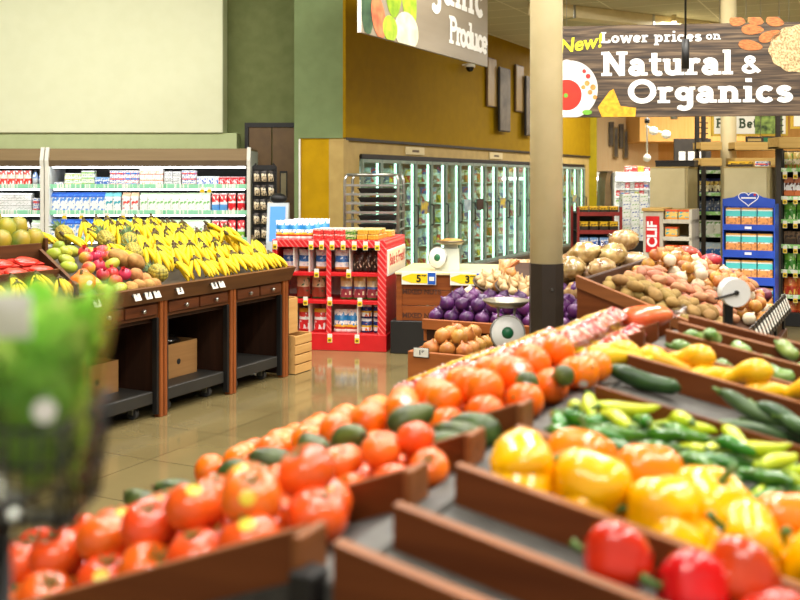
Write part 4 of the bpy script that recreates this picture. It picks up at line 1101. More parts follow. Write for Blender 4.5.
def dairy_case(x0, x1, label):
    e = empty('dairy_case', label, 'refrigerated case', ((x0 + x1) / 2, DY, 0))
    hw = (x1 - x0) / 2
    b = MB(); b.box(-hw, hw, .54, .60, .1, 1.85); b.build('back_liner', m_dark, e)
    b = MB(); b.cbox(-hw, hw, -.1, .6, 0, .36, .01); b.build('base', m_can2, e)
    b = MB(); b.prismx([(-.02, 1.70), (-.10, 1.74), (-.06, 1.885), (.60, 1.885), (.60, 1.84), (.02, 1.80), (.02, 1.70)], -hw, hw); b.build('canopy', m_can, e)
    b = MB(); b.prismx([(-.105, 1.665), (-.105, 1.74), (-.02, 1.70), (.02, 1.70), (.02, 1.665)], -hw, hw); b.build('canopy_edge', m_can2, e)
    for sx in (-1, 1):
        b = MB(); b.prismx([(-.115, 1.66), (-.13, 1.74), (-.085, 1.9), (-.05, 1.9), (-.09, 1.74), (-.075, 1.66), (-.055, 0), (-.1, 0)], sx * hw - .022, sx * hw + .022); b.build('end_bracket', m_white, e)
        b = MB(); b.box(sx * hw - .012, sx * hw + .012, -.06, .6, .1, 1.86); b.build('end_panel', m_case, e)
    b = MB(); b.cyl((-hw + .05, -.05, 1.662), (hw - .05, -.05, 1.662), .016, n=8); b.build('light_tube', m_led, e)
    for i, z in enumerate(DZ):
        b = MB(); b.box(-hw + .015, hw - .015, -.04 + .02 * (i == 0), .54, z - .012, z); s = b.build('shelf', m_dark, e)
        b = MB(); b.cbox(-hw + .015, hw - .015, -.058 + .02 * (i == 0), -.042 + .02 * (i == 0), z - .022, z + .036, .002); b.build('price_strip', m_pstrip, s)
        if i < 3:
            b = MB(); b.cyl((-hw + .06, -.03, z - .03), (hw - .06, -.03, z - .03), .009, n=6); b.build('light_tube', m_led, s)
    return e
XA, XB, XC = -7.2, -4.335, -1.845
dairy_case(XA, XB - .03, 'white refrigerated case with brown canopy at the left edge of the picture')
dairy_case(XB + .03, XC, 'wide white refrigerated dairy case with brown canopy behind the bananas')

def carton_mesh(nm, w, d, h, m, cap=None):
    b = MB(); g = h * .84
    b.cbox(-w / 2, w / 2, -d / 2, d / 2, 0, g, .003)
    b.add([(-w / 2, -d / 2, g - .003), (w / 2, -d / 2, g - .003), (w / 2, d / 2, g - .003), (-w / 2, d / 2, g - .003), (-w / 2, -.004, h * .96), (w / 2, -.004, h * .96), (w / 2, .004, h * .96), (-w / 2, .004, h * .96), (-w / 2, -.004, h), (w / 2, -.004, h), (w / 2, .004, h), (-w / 2, .004, h)],
          [(0, 1, 5, 4), (1, 2, 6, 5), (2, 3, 7, 6), (3, 0, 4, 7), (4, 5, 9, 8), (5, 6, 10, 9), (6, 7, 11, 10), (7, 4, 8, 11), (8, 9, 10, 11)])
    return b.mesh(nm, m)
def box_mesh(nm, w, d, h, m):
    return MB().cbox(-w / 2, w / 2, -d / 2, d / 2, 0, h, .004).mesh(nm, m)
def pouch_mesh(nm, w, d, h, m, seed=0):
    b = MB(); nx, nz_ = 8, 9; vs, F = [], []
    for side in (-1, 1):
        for j in range(nz_ + 1):
            for i in range(nx + 1):
                u, v = i / nx, j / nz_
                th = (math.sin(PI * u) ** .5) * (1 if v < .12 else max(0, 1 - ((v - .12) / .88) ** 2.2)) * (1 + .2 * math.sin(9 * u + 5 * v + seed))
                ww = w * (1 - .06 * math.sin(PI * v) + .03 * math.sin(6 * v + seed))
                vs.append(((u - .5) * ww, side * th * d / 2, v * h + (.004 * math.sin(20 * u + seed) if j == nz_ else 0)))
    n = (nx + 1) * (nz_ + 1)
    for j in range(nz_):
        for i in range(nx):
            a = j * (nx + 1) + i
            F.append((a, a + 1, a + nx + 2, a + nx + 1)); F.append((n + a, n + a + nx + 1, n + a + nx + 2, n + a + 1))
    for i in range(nx): F.append((i, n + i, n + i + 1, i + 1))
    for j in range(nz_):
        a = j * (nx + 1)
        F.append((a, a + nx + 1, n + a + nx + 1, n + a)); c = a + nx
        F.append((c, n + c, n + c + nx + 1, c + nx + 1))
    b.add(vs, F, 0, True)
    return b.mesh(nm, m)
def bottle_mesh(nm, r, h, m, mc):
    b = MB(); b.lathe([(0, 0), (r, 0), (r, h * .6), (r * .8, h * .72), (r * .38, h * .84), (r * .38, h * .9)], 12, 0)
    b.lathe([(r * .44, h * .88), (r * .44, h), (0, h)], 10, 1)
    return b.mesh(nm, [m, mc])
WH = (246, 246, 244)
pk = {
    'blue_carton': pack('pk_blue_carton', [(0, WH), (.62, WH), (.74, (56, 104, 200))], (90, 150, 226), (3, 3, 4), .56, (.1, .9)),
    'teal_carton': pack('pk_teal_carton', [(0, WH), (.8, (120, 196, 204))], (60, 170, 190), (3, 3, 5), .56, (.25, .7)),
    'red_carton': pack('pk_red_carton', [(0, WH), (.82, (240, 196, 160))], (226, 70, 60), (3, 3, 5), .56, (.2, .7)),
    'green_carton': pack('pk_green_carton', [(0, (222, 238, 210)), (.12, WH), (.86, (206, 232, 196))], (112, 190, 96), (3, 3, 5), .6, (.1, .7)),
    'red_blue_bag': pack('pk_red_blue_bag', [(0, (92, 160, 226)), (.42, (232, 236, 244)), (.55, (228, 40, 48)), (.94, WH)], (250, 240, 230), (3, 3, 4), .58, (.5, .9)),
    'red_bag': pack('pk_red_bag', [(0, (222, 36, 44)), (.5, WH), (.58, (226, 40, 46)), (.94, WH)], (252, 236, 220), (3, 3, 4), .58, (.1, .9)),
    'green_red_bag': pack('pk_green_red_bag', [(0, (142, 200, 70)), (.42, WH), (.55, (228, 40, 48))], (250, 244, 230), (3, 3, 4), .58, (.1, .9)),
    'yellow_tub': pack('pk_yellow_tub', [(0, WH), (.55, (236, 226, 120)), (.8, WH)], (120, 180, 90), (5, 5, 3), .55, (.1, .8)),
    'green_tub': pack('pk_green_tub', [(0, (228, 240, 210)), (.5, (160, 206, 110)), (.8, WH)], (96, 96, 180), (5, 5, 3), .6, (.1, .8)),
    'blue_box': pack('pk_blue_box', [(0, (64, 112, 196)), (.6, (120, 168, 226))], (240, 240, 244), (4, 4, 4), .55, (.1, .9)),
    'red_white_box': pack('pk_red_white_box', [(0, WH), (.3, (236, 90, 80)), (.6, WH)], (48, 104, 190), (4, 4, 3), .56, (.1, .9)),
    'blue_white_box': pack('pk_blue_white_box', [(0, WH), (.3, (70, 130, 210)), (.65, WH)], (226, 70, 70), (4, 4, 3), .58, (.1, .9)),
    'orange_stripe_box': pack('pk_orange_stripe_box', [(0, WH), (.34, (240, 140, 90)), (.4, WH), (.68, (236, 110, 70)), (.74, WH)], (244, 190, 150), (5, 5, 3), .6, (.1, .9)),
    'grey_box': pack('pk_grey_box', [(0, (214, 216, 216)), (.5, WH)], (150, 156, 160), (6, 6, 4), .55, (.1, .9)),
    'white_blue_pack': pack('pk_white_blue_pack', [(0, WH), (.9, (220, 230, 244))], (60, 110, 206), (4, 4, 3), .52, (.2, .8)),
    'white_red_pack': pack('pk_white_red_pack', [(0, WH), (.2, (240, 226, 230))], (226, 36, 50), (4, 4, 3), .46, (.15, .95)),
    'egg': pack('pk_egg', [(0, (240, 240, 240)), (.45, (150, 152, 150)), (.55, (246, 246, 246))], (200, 204, 200), (6, 6, 3), .6, (0, 1)),
    'black_cap': pack('pk_black_cap', [(0, WH)], (224, 60, 150), (4, 4, 3), .52, (.2, .6)),
    'red_slant': pack('pk_red_slant', [(0, (232, 60, 44)), (.5, (244, 214, 190)), (.75, (230, 70, 50))], WH, (4, 4, 4), .55, (0, 1)),
    'bottle_white': pack('pk_bottle_white', [(0, (224, 236, 248)), (.5, (120, 160, 220))], WH, (4, 4, 4), .55, (0, 1)),
}
MESH = {}
def prod(nm, kind, dims, mk, x, y, z, label, cat, group, rz=0.0, extra=None, rot=None):
    key = (nm, kind, dims, mk)
    if key not in MESH:
        m = pk[mk]
        MESH[key] = {'carton': carton_mesh, 'box': box_mesh, 'pouch': pouch_mesh}[kind](nm, *dims, m) if kind != 'bottle' else bottle_mesh(nm, dims[0], dims[1], m, extra or m_ink)
    o = obj(nm, MESH[key], None, (x, y, z), rot or (0, 0, rz))
    return tag(o, label, cat, group)
def X_(px): return (px - 400) * (DY + .06) / 1000
ROWN = {0: 'top', 1: 'second', 2: 'third'}
cnt = {}
def run(px0, px1, row, nm, kind, dims, mk, desc, cat, stack=1, case='wide dairy case'):
    w = dims[0] * (2 if kind == 'bottle' else 1)
    a, b = X_(px0), X_(px1); n = max(1, round((b - a) / (w * 1.06)))
    for i in range(n):
        for k in range(stack):
            key = (case, row, desc, k); cnt[key] = cnt.get(key, 0) + 1
            d_ = dims[1] if kind != 'bottle' else 2 * dims[0]
            h = dims[2] if kind != 'bottle' else dims[1]
            st = '' if stack == 1 else ' %s up' % nth(k + 1)
            prod(nm, kind, dims, mk, a + (b - a) * (i + .5) / n, DY + d_ / 2 + .0, DZ[row] + .001 + k * (h + .001), '%s%s, %s from left, %s shelf, %s' % (desc, st, nth(cnt[key]), ROWN[row], case), cat, 'products in the dairy cases', RND.uniform(-.06, .06))
# top shelf
run(54, 66, 0, 'cheese_pack', 'box', (.11, .1, .06), 'red_white_box', 'flat red and white pack', 'dairy pack')
run(66, 83, 0, 'spread_tub', 'box', (.1, .1, .055), 'yellow_tub', 'white and yellow tub', 'tub', 3)
run(83, 96, 0, 'spread_tub', 'box', (.08, .1, .065), 'green_tub', 'pale green tub', 'tub', 3)
run(96, 111, 0, 'cheese_box', 'box', (.085, .1, .12), 'blue_box', 'small blue box', 'box', 1)
run(111, 126, 0, 'butter_box', 'box', (.09, .12, .066), 'red_white_box', 'red and white butter box', 'box', 3)
run(126, 140, 0, 'butter_box', 'box', (.085, .12, .066), 'blue_white_box', 'blue and white butter box', 'box', 3)
run(141, 164, 0, 'spread_box', 'box', (.095, .1, .22), 'orange_stripe_box', 'tall white box with orange stripes', 'box', 1)
run(165, 182, 0, 'cheese_box', 'box', (.1, .12, .062), 'grey_box', 'pale grey box', 'box', 3)
run(183, 197, 0, 'butter_box', 'box', (.085, .12, .066), 'red_white_box', 'red and white box near cards', 'box', 3)
run(198, 219, 0, 'yogurt_pack', 'box', (.09, .1, .13), 'white_blue_pack', 'white and blue yogurt pack', 'yogurt', 1)
run(219, 246, 0, 'yogurt_pack', 'box', (.078, .1, .125), 'white_red_pack', 'white and red yogurt pack', 'yogurt', 1)
# second shelf
run(53, 106, 1, 'milk_carton', 'carton', (.093, .09, .255), 'blue_carton', 'white milk carton with blue top', 'milk carton')
run(106, 122, 1, 'milk_carton', 'carton', (.093, .09, .25), 'teal_carton', 'white carton with teal print', 'milk carton')
run(123, 140, 1, 'milk_carton', 'carton', (.093, .09, .25), 'red_carton', 'white carton with red swirl', 'milk carton')
run(141, 211, 1, 'milk_carton', 'carton', (.093, .09, .245), 'green_carton', 'white carton with green print', 'milk carton')
run(212, 228, 1, 'milk_bag', 'pouch', (.095, .07, .24), 'red_blue_bag', 'red pouch with pale blue base', 'pouch')
run(228, 246, 1, 'milk_bag', 'pouch', (.095, .07, .24), 'red_bag', 'bright red pouch', 'pouch')
# third shelf
run(53, 100, 2, 'milk_carton', 'carton', (.093, .09, .255), 'blue_carton', 'white milk carton with blue top', 'milk carton')
run(101, 141, 2, 'milk_carton', 'carton', (.093, .09, .25), 'teal_carton', 'white carton with teal print', 'milk carton')
run(142, 211, 2, 'milk_carton', 'carton', (.093, .09, .245), 'green_carton', 'white carton with green print', 'milk carton')
run(212, 228, 2, 'milk_bag', 'pouch', (.095, .07, .24), 'red_blue_bag', 'red pouch with pale blue base', 'pouch')
run(228, 246, 2, 'milk_bag', 'pouch', (.095, .07, .24), 'green_red_bag', 'red pouch with green base', 'pouch')
# left case
lc = 'left case'
run(0, 32, 0, 'snack_bag', 'pouch', (.1, .07, .2), 'red_slant', 'red and white bag', 'bag', 1, lc)
run(33, 46, 0, 'drink_bottle', 'bottle', (.036, .21), 'bottle_white', 'pale bottle', 'bottle', 1, lc)
run(0, 33, 1, 'egg_carton', 'box', (.2, .12, .06), 'egg', 'white egg carton', 'egg carton', 4, lc)
run(34, 41, 1, 'cheese_box', 'box', (.07, .1, .09), 'red_white_box', 'red box', 'box', 2, lc)
run(41, 47, 1, 'cheese_box', 'box', (.06, .1, .2), 'blue_box', 'blue box', 'box', 1, lc)
run(8, 32, 2, 'drink_bottle', 'bottle', (.034, .25), 'black_cap', 'white bottle with black cap', 'bottle', 1, lc)
run(33, 46, 2, 'milk_carton', 'carton', (.08, .09, .24), 'green_carton', 'pale carton', 'milk carton', 1, lc)
for k, (px, row) in enumerate(((68, 2), (85, 2), (110, 2), (126, 2), (204, 1), (211, 1))):
    e = empty('shelf_price_card', 'yellow sale card hanging below the %s dairy shelf strip, %s from left' % ('second' if row == 2 else 'top', nth(k + 1 if k < 4 else k - 3)), 'price card', (X_(px), DY - .07 + (.02 if row == 1 else 0), DZ[row - 1] - .075), 0, 'yellow sale cards')
    MB().cbox(-.03, .03, -.002, .002, 0, .075, .0008).build('card', m_tag, e); MB().cbox(-.026, .026, -.004, -.002, .008, .044, .0005).build('yellow_band', m_tagy, e)

# hanging packet rack and lit kiosk beside the doors
m_pkt = pack('pk_packet', [(0, (196, 176, 140)), (.5, (240, 226, 196)), (.75, (60, 50, 40))], (30, 26, 22), (4, 4, 5), .54, (0, 1))
rk = empty('packet_rack', 'tall narrow black wire rack of hanging packets at the end of the dairy case', 'rack', (-1.64, 12.0, 0))
for sx in (-.14, .14):
    MB().tube([(sx, .1, 0), (sx, .1, 1.66), (sx * .7, .1, 1.7)], .012, 6).build('upright', m_black, rk)
MB().cbox(-.16, .16, -.1, .2, 0, .06, .01).build('base', m_black, rk)
MB().box(-.13, .13, .085, .1, .06, 1.68).build('backing', m_black, rk)
for i in range(7):
    bz = 1.48 - i * .17
    MB().tube([(-.13, .085, bz + .14), (.13, .085, bz + .14)], .008, 6).build('cross_bar', m_black, rk)
    for k in range(3):
        key = ('hanging_packet', k % 2)
        if key not in MESH: MESH[key] = pouch_mesh('hanging_packet', .07, .03, .13, m_pkt, k)
        o = obj('hanging_packet', MESH[key], None, (-.085 - 1.64 + k * .085, 12.0 + .05, bz), (0, RND.uniform(-.12, .12), RND.uniform(-.2, .2)))
        tag(o, 'cream and black packet on the black rack, %s row down, %s from left' % (nth(i + 1), nth(k + 1)), 'packet', 'packets on the black rack')
m_blue_lit = lamp_mat('blue_lit_panel', (70, 140, 232), .5)
m_pale_blue = mat('pale_grey_blue_plastic', (196, 206, 212), (184, 196, 204), rough=.4)
ks = empty('lit_kiosk', 'pale kiosk with sloping blue-lit panel and dark head, before the brown doors', 'kiosk', (-1.38, 11.3, -.06 + .06))
MB().prismx([(-.1, 0), (-.1, .8), (.02, 1.24), (.12, 1.24), (.12, 0)], -.12, .12).build('cabinet', m_pale_blue, ks)
MB().add([(-.085, -.104, .815), (.085, -.104, .815), (.085, .003, 1.2), (-.085, .003, 1.2)], [(0, 1, 2, 3)]).build('lit_panel', m_blue_lit, ks)
MB().blob(.1, .06, .06, 14, 8, M=Matrix.Translation((0, .06, 1.29))).build('dark_head', m_black, ks)
# ------------------------------------------------------------------ the red shelf of bags
m_red = mat('red_shelf_laminate', (214, 30, 36), (200, 22, 28), rough=.4)
def stripe_material():
    m, nt, b = newmat('red_striped_edge')
    N, L_ = nt.nodes, nt.links
    tc = N.new('ShaderNodeTexCoord'); mp = N.new('ShaderNodeMapping'); mp.inputs['Rotation'].default_value = (0, .7, 0)
    L_.new(tc.outputs['Object'], mp.inputs['Vector'])
    wv = N.new('ShaderNodeTexWave'); wv.inputs['Scale'].default_value = 9; wv.inputs['Distortion'].default_value = 0; L_.new(mp.outputs['Vector'], wv.inputs['Vector'])
    rp = N.new('ShaderNodeValToRGB'); e = rp.color_ramp.elements
    e[0].position = .75; e[0].color = srgb((216, 34, 40)); e[1].position = .85; e[1].color = srgb((236, 120, 116))
    L_.new(wv.outputs['Fac'], rp.inputs['Fac']); L_.new(rp.outputs['Color'], b.inputs['Base Color']); b.inputs['Roughness'].default_value = .4
    return m
m_stripe = stripe_material()
m_wcard = mat('white_cardboard', (236, 232, 222), (226, 222, 210), rough=.6)
m_redtxt = mat('red_print', (206, 44, 40), (196, 36, 34), rough=.5)
RL, RR_ = Vector((-.122, 8.72, 0)), -.17
rs = empty('red_shelf_unit', 'bright red striped shelf unit stocked with bags, standing alone on the polished floor', 'shelf unit', RL, RR_)
MR = Matrix.Translation(RL) @ Matrix.Rotation(RR_, 4, 'Z')
b = MB(); b.cbox(-1.03, 0, .0, 1.0, .905, .972, .004); b.build('top_board', m_stripe, rs)
b = MB(); b.cbox(-1.03, .006, -.012, 1.0, 0, .148, .004); b.build('plinth', m_red, rs)
b = MB(); b.cbox(-.075, .0, -.004, .05, .148, .905, .003); b.build('striped_post', m_stripe, rs)
b = MB(); b.cbox(-.535, -.495, -.002, .03, .148, .905, .003); b.build('striped_post', m_stripe, rs)
b = MB(); b.cbox(-1.03, -.99, -.002, .05, .148, .905, .003); b.build('striped_post', m_stripe, rs)
b = MB(); b.cbox(-.02, .0, .05, 1.0, .148, .905, .002); b.build('end_panel', m_red, rs)
b = MB(); b.cbox(-1.03, -1.01, .05, 1.0, .148, .905, .002); b.build('end_panel', m_red, rs)
b = MB(); b.box(-1.01, -.02, .48, .5, .148, .905); b.build('back_panel', m_wcard, rs)
for z in (.44, .685):
    b = MB(); b.cbox(-1.0, -.03, .0, .48, z - .032, z, .003); b.build('shelf', m_red, rs)
for x in (-.84, -.70, -.33): 
    b = MB(); b.box(x - .004, x + .004, .03, .48, .685, .905); b.build('divider', m_wcard, rs)
for x in (-.84, -.70, -.26):
    b = MB(); b.box(x - .004, x + .004, .03, .48, .148, .41); b.build('divider', m_wcard, rs)
sg = empty('shelf_end_sign', 'cream sign with red lettering on the end of the red shelf unit', 'sign', MR @ Vector((.0, .5, .77)), RR_ + PI / 2)
b = MB(); b.cbox(-.46, .46, -.012, 0, -.115, .115, .003); b.build('board', m_wcard, sg)
b = MB(); b.box(-.44, .44, -.0135, -.012, -.1, .1); b.build('cream_face', mat('cream_sign_face', (240, 228, 196), (236, 222, 188), rough=.5), sg)
obj('lettering', text_mesh('lettering', 'Bake it Fresh!', .145, m_redtxt, .003), sg, (0, -.015, .02))
def yt(x, z, label, par=MR, loc=None, rz=RR_, grp='yellow price tags on the red shelf unit'):
    e = empty('price_tag', label, 'price tag', par @ Vector((x, -.014, z)) if loc is None else loc, rz, grp)
    MB().cbox(-.021, .021, -.002, .002, 0, .078, .0008).build('card', m_tag, e)
    MB().cbox(-.019, .019, -.004, -.002, .004, .046, .0004).build('yellow_band', m_tagy, e)
    MB().box(-.012, .012, -.0052, -.004, .014, .032).build('figures', mat('grey_print', (120, 104, 30), (108, 92, 24)) if 'grey_print' not in bpy.data.materials else bpy.data.materials['grey_print'], e)
for k, x in enumerate((-1.0, -.67, -.575, -.48, -.38, -.28, -.18, -.075)): yt(x, .885, 'yellow and white price tag on the top red edge, %s from left' % nth(k + 1))
for k, x in enumerate((-.62, -.33)): yt(x, .64, 'yellow and white price tag on the upper shelf edge, %s' % ('left one' if k == 0 else 'right one'))
for k, x in enumerate((-.72, -.5, -.23)): yt(x, .392, 'yellow and white price tag on the lower shelf edge, %s from left' % nth(k + 1))
for k, x in enumerate((-.5, -.255)): yt(x, .07, 'yellow and white price tag on the red plinth, %s' % ('left one' if k == 0 else 'right one'))
pk.update({
    'choc': pack('pk_choc', [(0, (110, 54, 34)), (.12, (210, 140, 60)), (.2, WH), (.42, (58, 120, 196)), (.7, (244, 246, 248))], (206, 222, 240), (4, 4, 4), .58, (.25, .8)),
    'dark_bag': pack('pk_dark_bag', [(0, (42, 28, 22)), (.35, (66, 40, 30))], (214, 190, 160), (5, 5, 4), .62, (.2, .8)),
    'tan_bag': pack('pk_tan_bag', [(0, (36, 92, 50)), (.07, (150, 64, 44)), (.5, (222, 200, 158)), (.86, (214, 190, 140))], (70, 96, 60), (4, 4, 4), .58, (.3, .9)),
    'cream_bag': pack('pk_cream_bag', [(0, (60, 110, 50)), (.08, (150, 60, 70)), (.45, (84, 116, 180)), (.55, (226, 208, 160)), (.8, (216, 190, 100))], (240, 226, 190), (4, 4, 4), .6, (.2, .9)),
    'redfruit_bag': pack('pk_redfruit_bag', [(0, (214, 34, 40)), (.5, WH), (.62, (232, 60, 50)), (.82, (240, 186, 50))], WH, (4, 4, 4), .58, (.1, .8)),
    'sugar_bag': pack('pk_sugar_bag', [(0, WH), (.14, (190, 70, 40)), (.24, (240, 200, 60)), (.34, WH), (.5, (48, 140, 206)), (.72, WH)], (70, 150, 216), (5, 5, 5), .58, (.3, .9)),
    'navy_bag': pack('pk_navy_bag', [(0, (36, 56, 120)), (.1, (244, 244, 240)), (.34, (226, 190, 40)), (.46, (40, 64, 140)), (.72, (240, 240, 240)), (.9, (40, 60, 150))], (230, 120, 60), (4, 4, 4), .6, (.1, .6)),
    'red_box': pack('pk_red_box', [(0, (206, 40, 44)), (.7, (240, 210, 200))], (226, 90, 80), (5, 5, 3), .55, (0, 1)),
    'green_box': pack('pk_green_box', [(0, (70, 120, 50)), (.6, (226, 220, 190))], (150, 180, 90), (5, 5, 3), .55, (0, 1)),
    'gold_box': pack('pk_gold_box', [(0, (206, 150, 40)), (.8, (236, 210, 140))], (226, 176, 70), (5, 5, 3), .55, (0, 1)),
})
def rprod(nm, kind, dims, mk, x, y, z, label, cat, group='bags on the red shelf unit', rz=0.0):
    q = MR @ Vector((x, y, z)); return prod(nm, kind, dims, mk, q.x, q.y, q.z, label, cat, group, RR_ + rz)
for k, x in enumerate((-.965, -.85, -.735)):
    for j in range(3):
        rprod('sugar_bag', 'pouch', (.13, .09, .165 + .0), 'sugar_bag', x + .02 * j, .1 + .22 * j, .974, 'white sugar bag with blue print atop the red shelf, %s from left, %s row back' % (nth(k + 1), nth(j + 1)), 'sugar bag', rz=RND.uniform(-.2, .2))
for k, (x, mk, d_) in enumerate(((-.62, 'red_box', 'red'), (-.52, 'red_box', 'red'), (-.42, 'red_box', 'pale red'), (-.325, 'green_box', 'green'), (-.22, 'gold_box', 'gold'), (-.12, 'gold_box', 'gold'))):
    for j in range(2):
        for l in range(2 + (k == 3 or k == 4) * 0):
            rprod('snack_box', 'box', (.094, .16, .045), mk, x, .12 + .2 * j, .974 + l * .046, '%s flat pack atop the red shelf, %s from left, %s row, %s layer' % (d_, nth(k + 1), nth(j + 1), nth(l + 1)), 'snack pack', 'flat packs on top of the red shelf unit', RND.uniform(-.1, .1))
for l in range(3):
    rprod('snack_box', 'box', (.17, .2, .018), 'gold_box', -.13, .62 + .0 * l, .974 + l * .019, 'thin gold pack at the back right of the red shelf, %s layer' % nth(l + 1), 'snack pack', 'flat packs on top of the red shelf unit')
for k, x in enumerate((-.92, -.77, -.615)): rprod('baking_bag', 'pouch', (.115, .08, .19), 'choc', x, .16, .687, 'blue and white baking bag, top left cubbies of the red shelf, %s from left' % nth(k + 1), 'baking bag')
rprod('baking_bag', 'pouch', (.13, .09, .195), 'choc', -.42, .12, .687, 'blue and white baking bag alone right of the middle red post', 'baking bag')
for k, x in enumerate((-.27, -.19, -.115)): rprod('chocolate_bag', 'pouch', (.1, .08, .15 + .02 * k), 'dark_bag', x, .14, .687, 'dark brown bag in the upper right cubby, %s from left' % nth(k + 1), 'chocolate bag')
for k, x in enumerate((-.78, -.64)): rprod('nut_bag', 'pouch', (.125, .08, .2), 'tan_bag', x, .14, .442, 'tan bag with dark fruit in the middle left cubby, %s from left' % nth(k + 1), 'fruit bag')
for k, x in enumerate((-.38, -.26, -.14)): rprod('nut_bag', 'pouch', (.115, .08, .2), 'cream_bag', x, .12, .442, 'cream and blue bag in the middle right cubby, %s from left' % nth(k + 1), 'fruit bag')
for k, x in enumerate((-.76, -.62)): rprod('fruit_bag', 'pouch', (.12, .08, .2), 'redfruit_bag', x, .13, .15, 'red and yellow bag in the bottom left cubby, %s from left' % nth(k + 1), 'fruit bag')
for k, x in enumerate((-.43, -.325)): rprod('sugar_bag', 'pouch', (.125, .09, .2), 'sugar_bag', x, .12, .15, 'white bag with blue print in the bottom cubby, %s from left' % nth(k + 1), 'sugar bag')
for k in range(4): rprod('flour_bag', 'pouch', (.1, .07, .13), 'navy_bag', -.2 + .11 * (k % 2), .14, .15 + .128 * (k // 2), 'navy and white bag in the bottom right cubby, %s layer, %s one' % (nth(k // 2 + 1), 'left' if k % 2 == 0 else 'right'), 'flour bag')

# steel tray rack in front of the freezers
rc = empty('tray_rack', 'wheeled steel tray rack with black trays in front of the freezer doors', 'rack', (-.28, 11.05, 0), -.12)
for sx in (-.29, .29):
    for sy in (-.25, .25):
        MB().tube([(sx, sy, .08), (sx, sy, 1.50), (sx * .93, sy, 1.555)] , .017, 8).build('upright', m_steel, rc)
        c = MB(); c.cyl((sx - .015, sy, .04), (sx + .015, sy, .04), .04, n=12); c.build('caster', m_rub, rc)
for sy in (-.25, .25):
    MB().tube([(-.27, sy, 1.555), (.27, sy, 1.555)], .017, 8).build('top_bar', m_steel, rc)
for i in range(14):
    z = 1.43 - i * .098
    b = MB(); b.cbox(-.285, .285, -.262, -.246, z, z + .024, .002); b.build('cross_rail', m_steel, rc)
m_tray = mat('black_tray', (30, 26, 24), (22, 19, 18), rough=.45)
for i in range(1, 9):
    z = 1.43 - i * .098 + .026
    e = empty('baking_tray', 'black tray on the steel rack, %s from the top' % nth(i), 'tray', rc.matrix_basis @ Vector((.06, 0, z - .0)), -.12, 'black trays on the steel rack')
    b = MB(); b.hexa([(-.19, -.2, 0), (.19, -.2, 0), (.19, .2, 0), (-.19, .2, 0), (-.21, -.22, .05), (.21, -.22, .05), (.21, .22, .05), (-.21, .22, .05)]); b.build('tray_shell', m_tray, e)
    b = MB(); b.cbox(-.216, .216, -.226, -.214, .043, .055, .002); b.build('rolled_rim', m_dark, e)
# support runners for the trays
for sx in (-.27, .27):
    for i in range(14):
        z = 1.43 - i * .098
        b = MB(); b.cbox(sx - .03, sx + .03, -.25, .25, z + .01, z + .024, .002); b.build('tray_runner', m_steel, rc)

# ------------------------------------------------------------------ reach-in freezers down the ochre wall
m_fglass = glass('freezer_glass', (232, 244, 238), .07)
m_fled = lamp_mat('freezer_light_strip', (206, 250, 228), 7.0)
m_falu = mat('grey_aluminium', (150, 166, 154), (132, 150, 138), rough=.4, metal=.2)
m_fin = mat('freezer_liner', (232, 246, 238), (222, 238, 230), rough=.5)
m_kick = mat('brown_kick_plate', (84, 70, 50), (70, 58, 42), rough=.5)
FP = [pack('pk_frozen_%d' % k, st, ac, (3, 3, 4), .55, (.05, .95)) for k, (st, ac) in enumerate((
    ([(0, (236, 240, 240)), (.6, (60, 120, 200))], (230, 60, 60)), ([(0, (220, 60, 50)), (.5, (245, 240, 230))], (250, 210, 60)), ([(0, (60, 140, 70)), (.4, (240, 244, 236))], (240, 220, 90)),
    ([(0, (240, 200, 50)), (.5, (246, 240, 220))], (60, 110, 60)), ([(0, (120, 80, 50)), (.5, (230, 210, 170))], (250, 250, 250)), ([(0, (236, 236, 240)), (.5, (236, 240, 244))], (220, 70, 120)), ([(0, (70, 90, 160)), (.5, (210, 224, 240))], (250, 240, 220)), ([(0, (226, 120, 60)), (.6, (248, 236, 220))], (90, 150, 60))))]
FM = [MB().cbox(-.095, .095, -.05, .05, 0, .2, .004).mesh('frozen_food_box', m) for m in FP] + [MB().cbox(-.07, .07, -.05, .05, 0, .23, .004).mesh('frozen_food_box', m) for m in FP]
FPOUCH = [pouch_mesh('frozen_food_bag', .19, .08, .24, m, k) for k, m in enumerate(FP)]
MS = Matrix.Translation(o_side) @ Matrix.Rotation(RS, 4, 'Z')
card_m = [mat('door_card_%d' % k, c, c2, rough=.4, scale=9) for k, (c, c2) in enumerate((((196, 214, 220), (140, 170, 186)), ((70, 50, 46), (40, 30, 30)), ((140, 90, 60), (110, 66, 44)), ((244, 216, 40), (40, 70, 150)), ((220, 160, 40), (150, 70, 30)), ((60, 120, 180), (230, 210, 70))))]
FZ = [.26, .56, .86, 1.16, 1.46]
x0 = .42; DW = .52; door_i = 0
